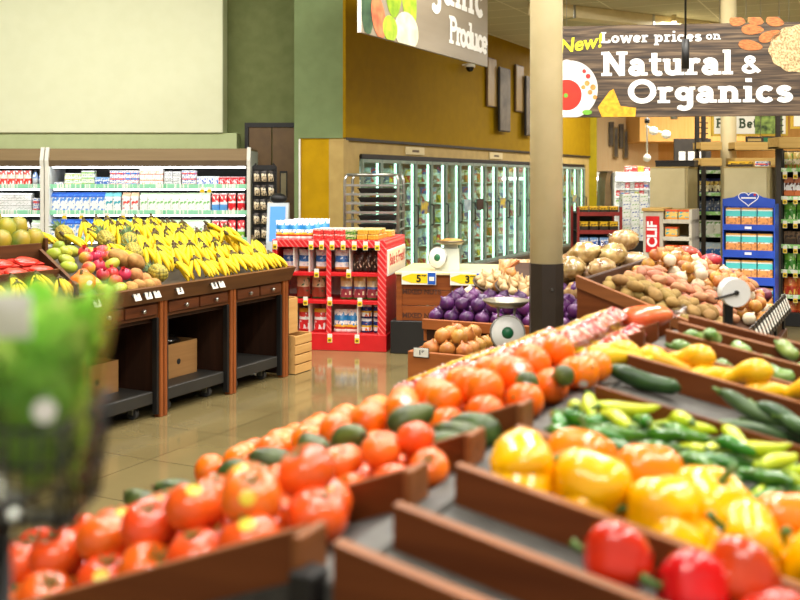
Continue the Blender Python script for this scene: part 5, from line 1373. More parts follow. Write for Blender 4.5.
for ci, nd in enumerate((6, 6, 7)):
    xl = x0; xr = x0 + nd * DW
    fz = empty('freezer_case', 'reach-in glass door freezer, %s' % ('nearest one beside the steel tray rack', 'middle one behind the hanging scale', 'farthest one beside the cream column')[ci], 'freezer', MS @ Vector(((xl + xr) / 2, 0, 0)), RS, 'freezers along the ochre wall')
    hw = (xr - xl) / 2
    b = MB(); b.cbox(-hw, hw, .0, .9, 0, .15, .004); b.build('kick_plate', m_kick, fz)
    b = MB(); b.cbox(-hw, hw, -.10, .0, .10, .17, .01); b.build('bumper_rail', m_kick, fz)
    b = MB(); b.cbox(-hw, hw, .0, .9, 1.77, 1.83, .004); b.build('top_frame', m_black, fz)
    b = MB(); b.box(-hw, hw, .86, .9, .15, 1.77); b.build('back_liner', m_fin, fz)
    b = MB(); b.box(-hw, -hw + .02, .05, .86, .15, 1.77); b.box(hw - .02, hw, .05, .86, .15, 1.77); b.build('side_liner', m_fin, fz)
    for z in FZ:
        b = MB(); b.box(-hw + .02, hw - .02, .115, .8, z - .012, z); b.build('wire_shelf', m_fin, fz)
    for k in range(nd):
        a = -hw + k * DW
        d = MB(); d.cbox(a + .006, a + .03, -.012, .03, .16, 1.765, .003); d.cbox(a + DW - .03, a + DW - .006, -.012, .03, .16, 1.765, .003); d.cbox(a + .03, a + DW - .03, -.012, .03, .16, .21, .003); d.cbox(a + .03, a + DW - .03, -.012, .03, 1.72, 1.765, .003)
        dr = d.build('door', m_falu, fz)
        MB().box(a + .03, a + DW - .03, .0, .008, .21, 1.72).build('glass_pane', m_fglass, dr)
        MB().tube([(a + (DW - .03), -.012, .85), (a + DW - .03, -.05, .87), (a + DW - .03, -.05, 1.13), (a + DW - .03, -.012, 1.15)], .01, 6).build('handle', m_black, dr)
        b = MB(); b.cbox(a - .02 + (.022 if k == 0 else 0), a + .02, .05, .068, .18, 1.75, .004); b.build('light_strip', m_fled, fz)
        if door_i in (3, 6, 7, 9, 12, 14, 17):
            MB().cbox(a + .12, a + .40, -.018, -.013, 1.02 if door_i != 12 else 1.42, 1.2 if door_i != 12 else 1.66, .001).build('notice_card', card_m[door_i % 6], dr)
        for zi, z in enumerate(FZ):
            kk = 2
            for j in range(kk):
                q = MS @ Vector((xl + hw + a + .14 + j * .22, .17, z + .001))
                ri = RND.randrange(8)
                me = (FPOUCH[ri] if (door_i + zi) % 3 == 0 else FM[ri + 8 * (zi % 2)])
                o = obj(me.name.split('.')[0], me, None, q, (0, 0, RS + RND.uniform(-.08, .08)))
                tag(o, 'frozen food %s behind the %s freezer door, %s shelf up, %s along' % ('bag' if me in FPOUCH else 'box', nth(door_i + 1), nth(zi + 1), nth(j + 1)), 'frozen food', 'frozen food behind the glass doors')
        door_i += 1
    b = MB(); b.cbox(hw - .022, hw - .002, .05, .068, .18, 1.75, .004); b.build('light_strip', m_fled, fz)
    pl_ = empty('header_plate', 'small tan name plate on the panel above the %s freezer' % ('nearest', 'middle', 'farthest')[ci], 'sign', MS @ Vector(((xl + xr) / 2, .02, 1.9)), RS)
    MB().cbox(-.3, .3, -.012, .008, -.05, .06, .004).build('plate', m_cream, pl_); MB().box(-.1, .12, -.0135, -.012, -.015, .018).build('dark_print', m_can2, pl_)
    x0 = xr + .004

# ------------------------------------------------------------------ wooden nut stand with a scale
m_crate2 = wood('orange_crate_wood', (150, 82, 36), (118, 58, 24), 'X', rough=.5)
m_brand = mat('burnt_lettering', (88, 44, 20), (74, 36, 16), rough=.7)
NL = Vector((-.03, 8.66, 0))
nut = empty('nut_stand', 'orange-brown wooden mixed nuts stand on a black base, right of the red shelf unit', 'display stand', NL, -.17)
MN = Matrix.Translation(NL) @ Matrix.Rotation(-.17, 4, 'Z')
b = MB(); b.cbox(-.05, 1.26, -.03, .95, 0, .285, .006); b.build('base', m_black, nut)
for i in range(3):
    z0, z1 = .285 + i * .133, .285 + (i + 1) * .133 - .004
    b = MB(); b.cbox(0, 1.24, 0, .03, z0, z1, .003); b.build('front_plank', m_crate2, nut)
b = MB(); b.cbox(0, .03, .03, .9, .285, .684, .002); b.cbox(1.21, 1.24, .03, .9, .285, .684, .002); b.build('side_board', m_crate2, nut)
b = MB(); b.cbox(0, .05, -.012, 0, .285, .684, .002); b.build('corner_strip', m_crate2, nut)
b = MB(); b.cbox(-.01, 1.27, -.03, .92, .684, .706, .004); b.build('top_board', m_cream, nut)
obj('lettering', text_mesh('lettering', 'MIXED NUTS', .058, m_brand, .002), nut, (.22, -.004, .535))
obj('lettering', text_mesh('lettering', 'MIXED NUTS', .058, m_brand, .002), nut, (.22, -.004, .33))
rg = MB()
for r0, r1 in ((.2, .208), (.165, .17), (.215, .222)):
    for k in range(48):
        a, c = 2 * PI * k / 48, 2 * PI * (k + 1) / 48
        rg.poly([(r0 * math.cos(a), 0, r0 * math.sin(a)), (r0 * math.cos(c), 0, r0 * math.sin(c)), (r1 * math.cos(c), 0, r1 * math.sin(c)), (r1 * math.cos(a), 0, r1 * math.sin(a))])
b = rg.build('round_stamp', m_brand, nut, (.68, -.0045, .49))
m_tagb = mat('blue_tag_end', (30, 92, 190), (24, 80, 176), rough=.4)
def big_tag(x, txt, label, w=.3):
    e = empty('price_sign', label, 'price sign', MN @ Vector((x, -.036, .655)), -.17)
    b = MB(); b.cbox(-w / 2, w / 2, 0, .008, -.055, .055, .002); b.build('card', m_tag, e)
    b = MB(); b.prism([(-w / 2 + .005, .012), (-w / 2 + .09, .04), (w / 2 - .075, .04), (w / 2 - .075, -.04), (-w / 2 + .09, -.04), (-w / 2 + .005, -.012)], -.002, .0); b.build('yellow_arrow', m_tagy, e)
    b = MB(); b.box(w / 2 - .072, w / 2 - .004, -.002, 0, -.05, .05); b.build('blue_end', m_tagb, e)
    if txt:
        obj('figures', text_mesh('figures', txt[0], .085, m_ink, .003), e, (.0, -.004, -.004)); obj('cents', text_mesh('cents', txt[1], .042, m_ink, .0015), e, (.045, -.004, .014))
    b = MB(); b.box(w / 2 - .06, w / 2 - .016, -.003, -.002, -.02, .015); b.build('white_mark', m_tag, e)
big_tag(.2, ('5', '99'), 'yellow and blue sign priced 5.99 at the left of the nut stand')
big_tag(.62, ('3', '99'), 'yellow and blue sign priced 3.99 at the middle of the nut stand')
big_tag(1.03, None, 'yellow and blue price sign half hidden behind the garlic baskets')

m_scale = mat('pale_grey_enamel', (196, 200, 184), (184, 188, 172), rough=.35)
m_dial = mat('white_dial', (244, 244, 238), (238, 238, 232), rough=.3)
m_gem = mat('green_emblem', (36, 120, 76), (28, 104, 64), rough=.4)
m_pan = mat('dull_metal_pan', (168, 160, 140), (140, 132, 112), rough=.3, metal=.8)
def scale(loc, rz, label, dial_dz, yaw, k=1.0, body=True):
    e = empty('produce_scale', label, 'scale', loc, rz); e.scale = (k, k, k)
    if body:
        b = MB(); b.hexa([(-.1, -.1, 0), (.13, -.1, 0), (.13, .1, 0), (-.1, .1, 0), (-.03, -.05, .2), (.12, -.05, .2), (.12, .06, .2), (-.03, .06, .2)]); b.build('housing', m_scale, e)
        b = MB(); b.cbox(-.02, .11, -.03, .04, .2, .235, .005); b.build('pillar', m_scale, e)
        zt = .235; cx = .045
        dl = (-.07, -.09, .12)
    else:
        b = MB(); b.cbox(-.1, .1, -.03, .06, 0, .02, .004); b.build('foot_plate', m_scale, e)
        b = MB(); b.cbox(-.06, .06, -.02, .05, .02, .26, .006); b.build('housing', m_scale, e)
        b = MB()
        for sx in (-.045, .045): b.cyl((sx, .01, .25), (sx * 1.1, .01, .335), .007, n=8)
        b.build('pan_stem', m_steel, e)
        zt = .335; cx = 0; dl = (0, -.045, .19)
    b = MB(); b.lathe([(0, .012), (.09, .012), (.135, .04), (.142, .038), (.095, 0), (0, 0)], 22, M=Matrix.Translation((cx, .01, zt))); b.build('weighing_pan', m_pan, e)
    R_ = Matrix.Translation(dl) @ Matrix.Rotation(yaw, 4, 'Z') @ Matrix.Rotation(PI / 2 - .12, 4, 'X')
    b = MB(); b.lathe([(0, -.02), (.09, -.02), (.098, 0), (.094, .012), (0, .012)], 26, M=R_); d = b.build('dial_face', m_dial, e)
    b = MB(); b.lathe([(0, .014), (.034, .0135), (.034, .012), (0, .012)], 18, M=R_); b.build('green_emblem', m_gem, d)
    b = MB(); b.lathe([(.094, .012), (.1, .016), (.104, .004), (.098, -.004)], 26, M=R_); b.build('rim', m_steel, d)
    return e
scale(MN @ Vector((.40, .25, .706)), -.1, 'beige produce scale with white dial standing on the nut stand', 0, -.5, .95)
scale(W(-1.80, 4.82, .557), -.0, 'white-dialled produce scale in front of the purple onions', 0, .0, .88, False)
m_nutbag = mat('nut_bag', (206, 170, 120), (170, 130, 84), rough=.3, scale=30, coat=.4)
for k, (x, y) in enumerate(((.28, .3), (.36, .22), (.44, .3), (.36, .34))): 
    pass
for k in range(5):
    me = pouch_mesh('nut_packet', .12, .07, .1, m_nutbag, k)
    q = MN @ Vector((.92 + .075 * k, .25 + .05 * (k % 2), .707)); o = obj('nut_packet', me, None, q, (0, 0, RND.uniform(-1, 1))); tag(o, 'small tan packet of nuts on the nut stand top, %s from left' % nth(k + 1), 'nut packet', 'nut packets')
nb = MB().blob(.1, .1, .03, 14, 7, lambda v: 1 + .25 * nz3(v, 4, 3)).build('nut_heap', m_coco, None, MN @ Vector((.443, .26, .706 + .95 * .262)), (0, 0, 0)); tag(nb, 'heap of brown nuts in the pan of the beige scale', 'nuts'); nb['kind'] = 'stuff'

# ------------------------------------------------------------------ the onion stand behind the column
m_ost = wood('orange_brown_stand', (176, 104, 52), (144, 78, 36), 'X', rough=.45)
on = empty('onion_stand', 'stepped orange-brown wooden onion stand behind the cream column', 'produce display', W(-1.9, 5.3), RZ)
def LO(p, s): return (p + 1.9, s - 5.3)
# lower tier
x0, y0 = LO(-2.3, 4.75); x1, y1 = LO(-1.7, 5.3)
b = MB(); b.box(x0, x1, y0, y1, .1, .555); b.build('lower_tier', m_skirt, on)
b = MB(); b.cbox(x0 - .02, x1 + .0, y0 - .02, y0, .45, .60, .003); b.cbox(x0 - .02, x0, y0, y1, .45, .60, .003); b.build('lower_lip', m_ost, on)
# upper sloping tier
xa, ya = LO(-2.475, 5.3); xb, yb = LO(-1.22, 6.9)
b = MB(); b.prismx([(ya, .1), (ya, .64), (yb, .90), (yb, .1)], xa, xb); b.build('upper_tier', m_skirt, on)
b = MB(); b.cbox(xa - .02, xb, ya - .024, ya, .63, .69, .003); b.build('upper_lip', m_ost, on)
b = MB(); b.hexa([(xa - .02, ya, .56), (xa - .001, ya, .56), (xa - .001, yb, .80), (xa - .02, yb, .80), (xa - .02, ya, .66), (xa - .001, ya, .66), (xa - .001, yb, .92), (xa - .02, yb, .92)]); b.build('side_lip', m_ost, on)
b = MB(); b.box(x0 + .1, x1 - .1, y0 + .1, y1, 0, .1); b.box(xa + .1, xb - .1, y1, yb - .1, 0, .1); b.build('plinth', m_black, on)
def zo(s): return .641 + .26 * (s - 5.3) / 1.6
def grid(kinds, p0, p1, s0, s1, d, zf, label, cat, group, layers=1, rot=lambda: tilt(.7), h=None, skip=0.0, place='from left'):
    a = d * 1.03; h = h or d
    for l in range(layers):
        nx, ny = int((p1 - p0) / a) - l, max(1, int((s1 - s0) / a) - l)
        for j in range(ny):
            for i in range(max(0, nx)):
                if RND.random() < skip: continue
                p, s = p0 + a * (i + .5 + .5 * l), s0 + a * (j + .5 + .5 * l)
                drop(kinds if isinstance(kinds, str) else RND.choice(kinds), W(p, s, zf(s) + h / 2 + l * .68 * h), rot(), '%s%s, %s row back, %s %s' % (label, '' if layers == 1 else (', %s layer' % nth(l + 1)), nth(j + 1), nth(i + 1), place), cat, group)
grid('onion', -2.28, -1.92, 4.78, 5.26, .094, lambda s: .556, 'yellow onion in the low front bin', 'onion', 'yellow onions in the low front bin', 2)
grid('purple_onion', -2.49, -1.25, 5.31, 5.72, .094, zo, 'purple onion behind the orange-brown lip', 'onion', 'purple onions behind the column', 2, skip=.04)
grid('onion', -2.32, -1.95, 5.74, 6.02, .094, zo, 'yellow onion above the purple onions', 'onion', 'yellow onions above the purple ones', 3)
grid('white_onion', -2.49, -2.33, 5.74, 6.0, .09, zo, 'white onion left of the yellow onions', 'onion', 'white onions', 2)
grid('purple_onion', -1.93, -1.6, 5.74, 6.02, .094, zo, 'purple onion in the row under the baskets', 'onion', 'purple onions under the baskets', 2)
# garlic baskets and bagged potatoes
m_bask = mat('dark_wicker', (70, 48, 30), (46, 30, 18), rough=.7, scale=30)
m_garlic = mat('garlic_skin', (216, 188, 140), (176, 140, 92), rough=.5, scale=30)
GAR = MB().lathe([(0, -.022), (.02, -.02), (.03, -.006), (.028, .01), (.014, .024), (.006, .036), (.004, .046), (0, .047)], 12, rf=lambda t, k: 1 + .06 * math.cos(6 * t)).mesh('garlic_bulb', m_garlic)
for bi, (px, py, Y, nm) in enumerate(((497, 291, 6.35, 'left'), (520, 296, 6.05, 'right'))):
    q = at(px, py, Y)
    e = empty('garlic_basket', 'dark tilted basket of garlic behind the onions, %s one of two' % nm, 'basket', q); e.rotation_euler = (.28, .05, 0)
    b = MB(); b.lathe([(0, 0), (.1, 0), (.155, .05), (.16, .06), (.15, .06), (.1, .012), (0, .012)], 22); b.build('bowl', m_bask, e)
    b = MB(); b.cyl((0, 0, -.012), (0, 0, .0), .08, n=16); b.build('foot_ring', m_bask, e)
    k = 0
    for r, n in ((0, 1), (.062, 6), (.115, 10)):
        for i in range(n):
            a = 2 * PI * i / n + r * 9; k += 1
            z = .03 + (.06 if r == 0 else .05 if r < .1 else .035)
            o = obj('garlic_bulb', GAR, None, e.matrix_basis @ (Euler((.28, .05, 0)).to_matrix() @ Vector((r * math.cos(a), r * math.sin(a), z))) if False else Matrix.Translation(q) @ Euler((.28, .05, 0)).to_matrix().to_4x4() @ Vector((r * math.cos(a), r * math.sin(a), z)), tilt(.6))
            tag(o, 'pale garlic bulb in the %s garlic basket, %s' % (nm, 'in the middle' if r == 0 else '%s round the %s ring' % (nth(i + 1), 'inner' if r < .1 else 'outer')), 'garlic', 'garlic in the baskets')
m_pbag = mat('clear_bag_of_potatoes', (196, 164, 112), (140, 106, 62), rough=.2, scale=16, coat=.6, rand=.12, detail=4)
m_pbag2 = mat('clear_bag_of_white_onions', (196, 172, 130), (150, 122, 84), rough=.25, scale=18, coat=.6, rand=.1, detail=4)
for k in range(20):
    lay = k // 12; q_ = k - 12 * lay; n_ = 4 - lay
    r_, c_ = q_ // n_, q_ % n_
    if lay and c_ == 0: continue
    p, s = -1.34 - .19 * c_ - .095 * lay, 5.88 + .27 * r_ + .13 * lay
    b = MB().blob(.105, .082, .066, 28, 18, lambda v: 1 + .14 * nz3(v, 2.2, k * 2.3) + .2 * abs(nz3(v, 7.5, k)))
    o = b.build('produce_bag', m_pbag if k % 3 else m_pbag2, None, W(p, s, zo(s) + .085 + .115 * lay + (.03 * r_ if c_ else -.01)), (RND.uniform(-.2, .2), RND.uniform(-.2, .2), RND.uniform(0, 6)))
    tag(o, 'clear potato bag beside column, %s layer, %s row back, %s from the potato table' % (('lower', 'upper')[lay], nth(r_ + 1), nth(c_ + 1)), 'bag of potatoes', 'bagged potatoes right of the column')
    MB().tube([(.095, 0, .01), (.12, .0, .02), (.145, .01, .035)], [.014, .006, .018], 8).build('twisted_neck', m_film, o)
for k in range(6):
    p, s = -1.28 - .09 * k, 5.36 + .05 * (k % 2)
    o = MB().blob(.075, .06, .05, 14, 9, lambda v: 1 + .14 * nz3(v, 3.2, k * 1.7)).build('produce_bag', m_pbag2, None, W(p, s, zo(s) + .16), tilt(.4))
    if k > 2: bpy.data.objects.remove(o); continue
    tag(o, 'small pale bag on the purple onions right of the column, %s from the potato table' % nth(k + 1), 'bag of onions', 'small bags right of the column')
e = empty('price_tag', 'white price tag on the low front bin of yellow onions', 'price tag', W(-2.24, 4.725, .575), RZ); e.scale = (.6, .6, .6)
MB().cbox(-.07, .07, -.004, .004, 0, .075, .001).build('card', m_tag, e); MB().cbox(-.075, .075, .004, .01, -.01, .08, .001).build('holder', m_black, e)
obj('figures', text_mesh('figures', '1', .055, m_ink, .002), e, (-.008, -.0055, .036)); obj('cents', text_mesh('cents', '49', .028, m_ink, .001), e, (.02, -.0055, .046))

# ------------------------------------------------------------------ the potato table
pt = empty('potato_table', 'brown wooden sloping potato and onion table with slatted legs, behind the front stand', 'produce display', W(-.86, 4.8), RZ)
def LP(p, s): return (p + .86, s - 4.8)
PP0, PP1, PS0, PS1 = -1.168, -.55, 4.02, 5.62
def zp(p): return 1.10 - .38 * (p - PP0)
xa, ya = LP(PP0, PS0); xb, yb = LP(PP1, PS1)
b = MB(); b.prism([(xa, .62), (xa, 1.02), (xb, .80), (xb, .62)], ya + .02, yb); b.build('deck', m_skirt, pt)
b = MB(); b.hexa([(xa - .02, ya - .02, .55), (xb + .02, ya - .02, .55), (xb + .02, ya + .005, .55), (xa - .02, ya + .005, .55), (xa - .02, ya - .02, 1.105), (xb + .02, ya - .02, .872), (xb + .02, ya + .005, .872), (xa - .02, ya + .005, 1.105)]); fb = b.build('front_board', m_board, pt)
b = MB(); b.hexa([(xa - .022, ya - .03, 1.06), (xb + .022, ya - .03, .827), (xb + .022, ya + .007, .827), (xa - .022, ya + .007, 1.06), (xa - .022, ya - .03, 1.108), (xb + .022, ya - .03, .875), (xb + .022, ya + .007, .875), (xa - .022, ya + .007, 1.108)]); b.build('top_rail', m_board_hi, fb)
b = MB(); b.cbox(xa - .025, xa, ya, yb, .3, 1.09, .003); b.build('side_board', m_skirt, pt)
b = MB(); b.cbox(xb, xb + .03, ya, yb, .80, .868, .003); b.build('tag_rail', m_boardY, pt)
b = MB(); b.cbox(xb - .02, xb + .02, ya, yb, .66, .72, .003); b.build('lower_rail', m_tab, pt)
for k in range(5):
    s = ya + .05 + (yb - ya - .1) * k / 4
    b = MB(); b.cbox(xb - .05, xb + .0, s - .03, s + .03, 0, .80, .004, 0); b.cbox(xb + .0, xb + .012, s - .012, s + .012, 0, .80, .002, 1); b.build('leg', [m_postw, m_black], pt)
for k in range(2):
    b = MB(); b.cbox(xa, xa + .05, (ya + .02, yb - .07)[k], (ya + .07, yb - .02)[k], 0, .66, .003); b.build('leg', m_postw, pt)
m_tagk = mat('black_tag_clip', (34, 32, 30), (26, 24, 22), rough=.4)
for k in range(16):
    s = PS0 + .12 + k * .093
    e = empty('price_tag', 'black-clipped price tag on the potato table rail, %s from the front' % nth(k + 1), 'price tag', W(PP1 + .035, s, .835), RS, 'tags along the potato table rail')
    e.rotation_euler = (-.35, 0, RS)
    MB().cbox(-.034, .034, -.004, .004, -.02, .075, .001).build('clip', m_tagk, e); MB().cbox(-.02, .022, -.006, -.004, .0, .055, .0008).build('card', m_tag, e)
def grid2(kinds, p0, p1, s0, s1, dp, ds, label, cat, group, rz=0.0, layers=1, extra=0.0, hz=.04, scl=1.0):
    for l in range(layers):
        nx, ny = max(1, int((p1 - p0) / dp) - l), max(1, int((s1 - s0) / ds) - l)
        for j in range(ny):
            for i in range(nx):
                p, s = p0 + dp * (i + .5 + .5 * l + (.25 if j % 2 else -.2)) + RND.uniform(-.016, .016), s0 + ds * (j + .5 + .5 * l) + RND.uniform(-.014, .014)
                kd = kinds if isinstance(kinds, str) else RND.choice(kinds)
                drop(kd, W(p, s, zp(p) - .08 + hz + l * hz * 1.55 + extra), (RND.uniform(-.5, .5), .36 + RND.uniform(-.3, .3), RZ + rz + RND.uniform(-1.3, 1.3)) if 'onion' not in kd else tilt(.8), '%s%s, %s row back, %s from the high side' % (label, '' if layers == 1 else ', %s layer' % nth(l + 1), nth(j + 1), nth(i + 1)), cat, group, scl)
grid2(['potato', 'potato', 'small_potato'], PP0 + .01, PP1 - .01, PS0 + .03, PS0 + .44, .08, .06, 'brown potato', 'potato', 'loose brown potatoes', 0, 3, 0, .027, .7)
grid2('sweet_potato', PP0 + .01, PP1 - .05, PS0 + .45, PS0 + .80, .082, .055, 'pink sweet potato', 'sweet potato', 'pink sweet potatoes', 0, 3, .01, .024, .76)
grid2(['onion', 'onion', 'onion', 'sweet_potato', 'white_onion'], PP0 + .01, PP1 - .01, PS0 + .80, PS0 + 1.4, .074, .074, 'onion on the potato table', 'onion', 'onions on the potato table', 0, 3, .01, .034, .72)
m_rbag = mat('red_mesh_bag', (200, 50, 44), (160, 30, 32), rough=.45, scale=30, rand=.1, coat=.3)
m_pbag3 = mat('purple_mesh_bag', (128, 60, 84), (92, 38, 62), rough=.35, scale=30, rand=.1, coat=.3)
for k, (p, s, z, m) in enumerate(((-1.06, 5.50, .07, 0), (-.96, 5.53, .07, 0), (-.86, 5.50, .08, 1), (-1.02, 5.55, .13, 0), (-.92, 5.56, .13, 0), (-.77, 5.52, .06, 1), (-.67, 5.5, .06, 1))):
    o = MB().blob(.085, .06, .045, 16, 10, lambda v: 1 + .12 * nz3(v, 4, k)).build('mesh_bag', m_pbag3 if m else m_rbag, None, W(p, s, zp(p) - .08 + z), (0, .3, RND.uniform(0, 3)))
    tag(o, '%s mesh bag at the back of the potato table, %s from the high side' % ('purple' if m else 'red', nth(k + 1)), 'mesh bag', 'mesh bags at the back of the potato table')
    MB().tube([(.08, 0, 0), (.1, 0, .01), (.12, .0, .02)], [.01, .005, .012], 6).build('tied_end', m_film, o)
# bag roll on its post
q = at(731, 291, 3.72)
br = empty('bag_roll_holder', 'white roll of produce bags on a black post at the potato table corner', 'bag dispenser', (q.x, q.y, 0), 0)
zc = q.z
b = MB(); b.cbox(-.016, .016, .02, .05, 0, zc + .01, .003); b.build('post', m_black, br)
b = MB(); b.cyl((0, -.06, zc), (0, .0, zc), .052, n=28); b.build('bag_roll', m_dial, br)
b = MB(); b.cyl((0, -.066, zc), (0, -.058, zc), .009, n=12); b.cyl((0, -.064, zc), (-.08, -.064, zc - .022), .004, n=6); b.build('spindle', m_dark, br)
m_gbag = mat('green_plastic', (40, 150, 70), (24, 112, 50), rough=.3)
b = MB(); b.tube([(.03, -.01, .76), (.036, -.012, .7), (.04, -.014, .64), (.038, -.014, .59)], [.008, .02, .026, .03], 8, flat=.5); b.build('green_bag', m_gbag, br)
# ------------------------------------------------------------------ end caps and shelving on the right
m_beige = mat('beige_end_panel', (206, 194, 150), (198, 186, 142), rough=.55)
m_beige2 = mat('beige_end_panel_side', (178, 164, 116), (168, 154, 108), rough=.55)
m_greenstrip = mat('green_white_strip', (150, 206, 120), (226, 238, 214), rough=.4, scale=16, lo=.45, hi=.52)
m_shelfblk = mat('black_shelf', (34, 32, 28), (26, 24, 22), rough=.5)
def px2(px, Y): return (px - 400) * Y / 1000
def pz(py, Y): return H - (py - 180) * Y / 1000

def fwidth(px0, px1, Y):
    """length along the cross-aisle direction whose ends fall at px0 (distance Y) and px1"""
    X0, m1 = px2(px0, Y), (px1 - 400) / 1000
    return (m1 * Y - X0) / (CT + m1 * ST)
def frame(px0, Y): return Matrix.Translation((px2(px0, Y), Y, 0)) @ Matrix.Rotation(RZ, 4, 'Z')
def end_panel(px0, px1, py0, Y, d, label):
    w = fwidth(px0, px1, Y); z = pz(py0, Y)
    e = empty('end_panel', label, 'shelf end panel', (px2(px0, Y), Y, 0), RZ)
    b = MB(); b.cbox(0, w - .03, 0, d, 0, z, .004); b.build('panel', m_beige, e)
    b = MB(); b.cbox(w - .03, w, .004, d, 0, z, .004); b.build('side_return', m_beige2, e)
    b = MB(); b.cbox(-.005, w + .006, -.004, d + .01, z, z + .012, .002); b.build('top_cap', m_tan, e)
    return e
end_panel(650, 688, 168, 10.6, .55, 'beige shelving end panel with a black box on top, behind the red and white display')
end_panel(724, 770, 168, 10.4, .58, 'beige shelving end panel behind the blue shipper display')
bx = empty('black_case', 'long black box lying on top of the left beige end panel', 'box', frame(650, 10.6) @ Vector((.24, .2, pz(168, 10.6) + .013)), RZ)
MB().cbox(-.2, .2, -.12, .12, 0, .055, .004).build('body', m_ink, bx); MB().cbox(-.205, .205, -.125, .125, .05, .068, .004).build('lid', m_black, bx)
pk.update({
    'dog': pack('pk_dog', [(0, (40, 56, 110)), (.15, (232, 220, 170)), (.55, (220, 190, 90)), (.8, (50, 60, 120))], (90, 60, 40), (4, 4, 4), .57, (.15, .8)),
    'cat': pack('pk_cat', [(0, (70, 86, 120)), (.4, (120, 130, 150)), (.75, (40, 56, 100))], (230, 230, 220), (4, 4, 4), .58, (.2, .9)),
    'white_tin': pack('pk_white_tin', [(0, (226, 226, 206)), (.7, (240, 240, 226))], (110, 160, 80), (3, 3, 3), .6, (.3, .9)),
    'blue_can': pack('pk_blue_can', [(0, (50, 110, 190)), (.6, (210, 230, 244))], (240, 240, 240), (4, 4, 4), .58, (.1, .9)),
    'cereal': pack('pk_cereal', [(0, (200, 120, 50)), (.3, (234, 220, 190)), (.6, (200, 170, 90))], (140, 180, 60), (4, 4, 4), .56, (.1, .9)),
    'brown_box': pack('pk_brown_box', [(0, (226, 120, 60)), (.3, WH), (.7, (190, 110, 70))], (110, 60, 40), (4, 4, 4), .58, (.2, .9)),
    'blue_red_box': pack('pk_blue_red_box', [(0, (210, 90, 50)), (.75, (56, 110, 180))], (236, 230, 220), (4, 4, 4), .62, (.1, .9)),
    'green_bag': pack('pk_green_bag', [(0, (60, 130, 40)), (.6, (120, 180, 60))], (220, 230, 180), (4, 4, 4), .6, (.1, .9)),
    'dark_tin': pack('pk_dark_tin', [(0, (70, 54, 40)), (.5, (110, 86, 60))], (50, 40, 32), (4, 4, 4), .55, (0, 1)),
    'red_bag2': pack('pk_red_bag2', [(0, (186, 60, 34)), (.5, (214, 110, 50))], (240, 200, 90), (4, 4, 4), .6, (0, 1)),
    'snackbar': pack('pk_snackbar', [(0, (236, 160, 90)), (.42, (244, 236, 220)), (.5, (90, 206, 206)), (.82, (240, 240, 230)), (.9, (236, 170, 80))], (196, 130, 80), (5, 5, 5), .56, (.05, .5)),
    'orange_teal': pack('pk_orange_teal', [(0, (236, 160, 60)), (.2, (232, 196, 110)), (.8, (220, 90, 40))], (60, 176, 190), (3, 3, 3), .54, (.2, .8)),
    'wg': pack('pk_wg', [(0, (240, 244, 236))], (110, 170, 70), (4, 4, 4), .62, (.1, .95)),
    'wb': pack('pk_wb', [(0, (240, 244, 240))], (60, 90, 170), (4, 4, 4), .6, (.1, .95)),
    'ytop': pack('pk_ytop', [(0, (60, 50, 40)), (.5, (226, 180, 40))], (40, 36, 30), (4, 4, 4), .6, (0, 1)),
})
def gondola(px0, px1, Y, pys, d, label, top, strip=m_greenstrip):
    w = fwidth(px0, px1, Y); hw = w / 2; F = frame(px0, Y)
    e = empty('shelving_bay', label, 'shelving', F @ Vector((hw, 0, 0)), RZ)
    b = MB(); b.box(-hw, hw, d - .03, d, 0, pz(top, Y)); b.build('back_panel', m_shelfblk, e)
    b = MB(); b.cbox(-hw, hw, -.02, d, 0, .14, .005); b.build('kick_base', m_black, e)
    for sx in (-hw + .012, hw - .012):
        b = MB(); b.box(sx - .012, sx + .012, -.005, d, 0, pz(top, Y)); b.build('side_panel', m_shelfblk, e)
    for py in pys:
        z = pz(py, Y)
        b = MB(); b.box(-hw + .012, hw - .012, 0, d - .03, z - .015, z); s = b.build('shelf', m_shelfblk, e)
        b = MB(); b.cbox(-hw + .012, hw - .012, -.018, 0, z - .02, z + .02, .002); b.build('price_strip', strip, s)
    return F, w
def rowp(F, w, Y, z, n, nm, kind, dims, mk, desc, cat, where, group, y=.1):
    for i in range(n):
        q = F @ Vector((.03 + (w - .06) * (i + .5) / n, y, z + .001))
        prod(nm, kind, dims, mk, q.x, q.y, q.z, '%s, %s%s' % (desc, (nth(i + 1) + ' from left on ') if n > 1 else 'on ', where), cat, group, RZ + RND.uniform(-.08, .08))
Y1 = 11.5; F1, w1 = gondola(693, 724, Y1, (172, 194, 213, 235, 258), .5, 'narrow dark shelving bay between the two beige end panels', 166)
G1 = 'goods in the narrow dark bay'
rowp(F1, w1, Y1, pz(194, Y1), 3, 'food_bag', 'pouch', (.1, .08, .18), 'dog', 'navy and cream bag', 'bag', 'the upper shelf of the narrow bay', G1)
rowp(F1, w1, Y1, pz(213, Y1), 3, 'food_bag', 'pouch', (.1, .08, .18), 'cat', 'grey-blue bag', 'bag', 'the second shelf of the narrow bay', G1)
rowp(F1, w1, Y1, pz(235, Y1), 3, 'tin', 'box', (.095, .09, .17), 'white_tin', 'white tin with green mark', 'tin', 'the third shelf of the narrow bay', G1)
rowp(F1, w1, Y1, pz(258, Y1), 3, 'tin', 'box', (.095, .09, .18), 'blue_can', 'blue and white pack', 'pack', 'the bottom shelf of the narrow bay', G1)
m_wbin = wood('light_wood_bin', (206, 172, 104), (184, 148, 80), 'X', rough=.6)
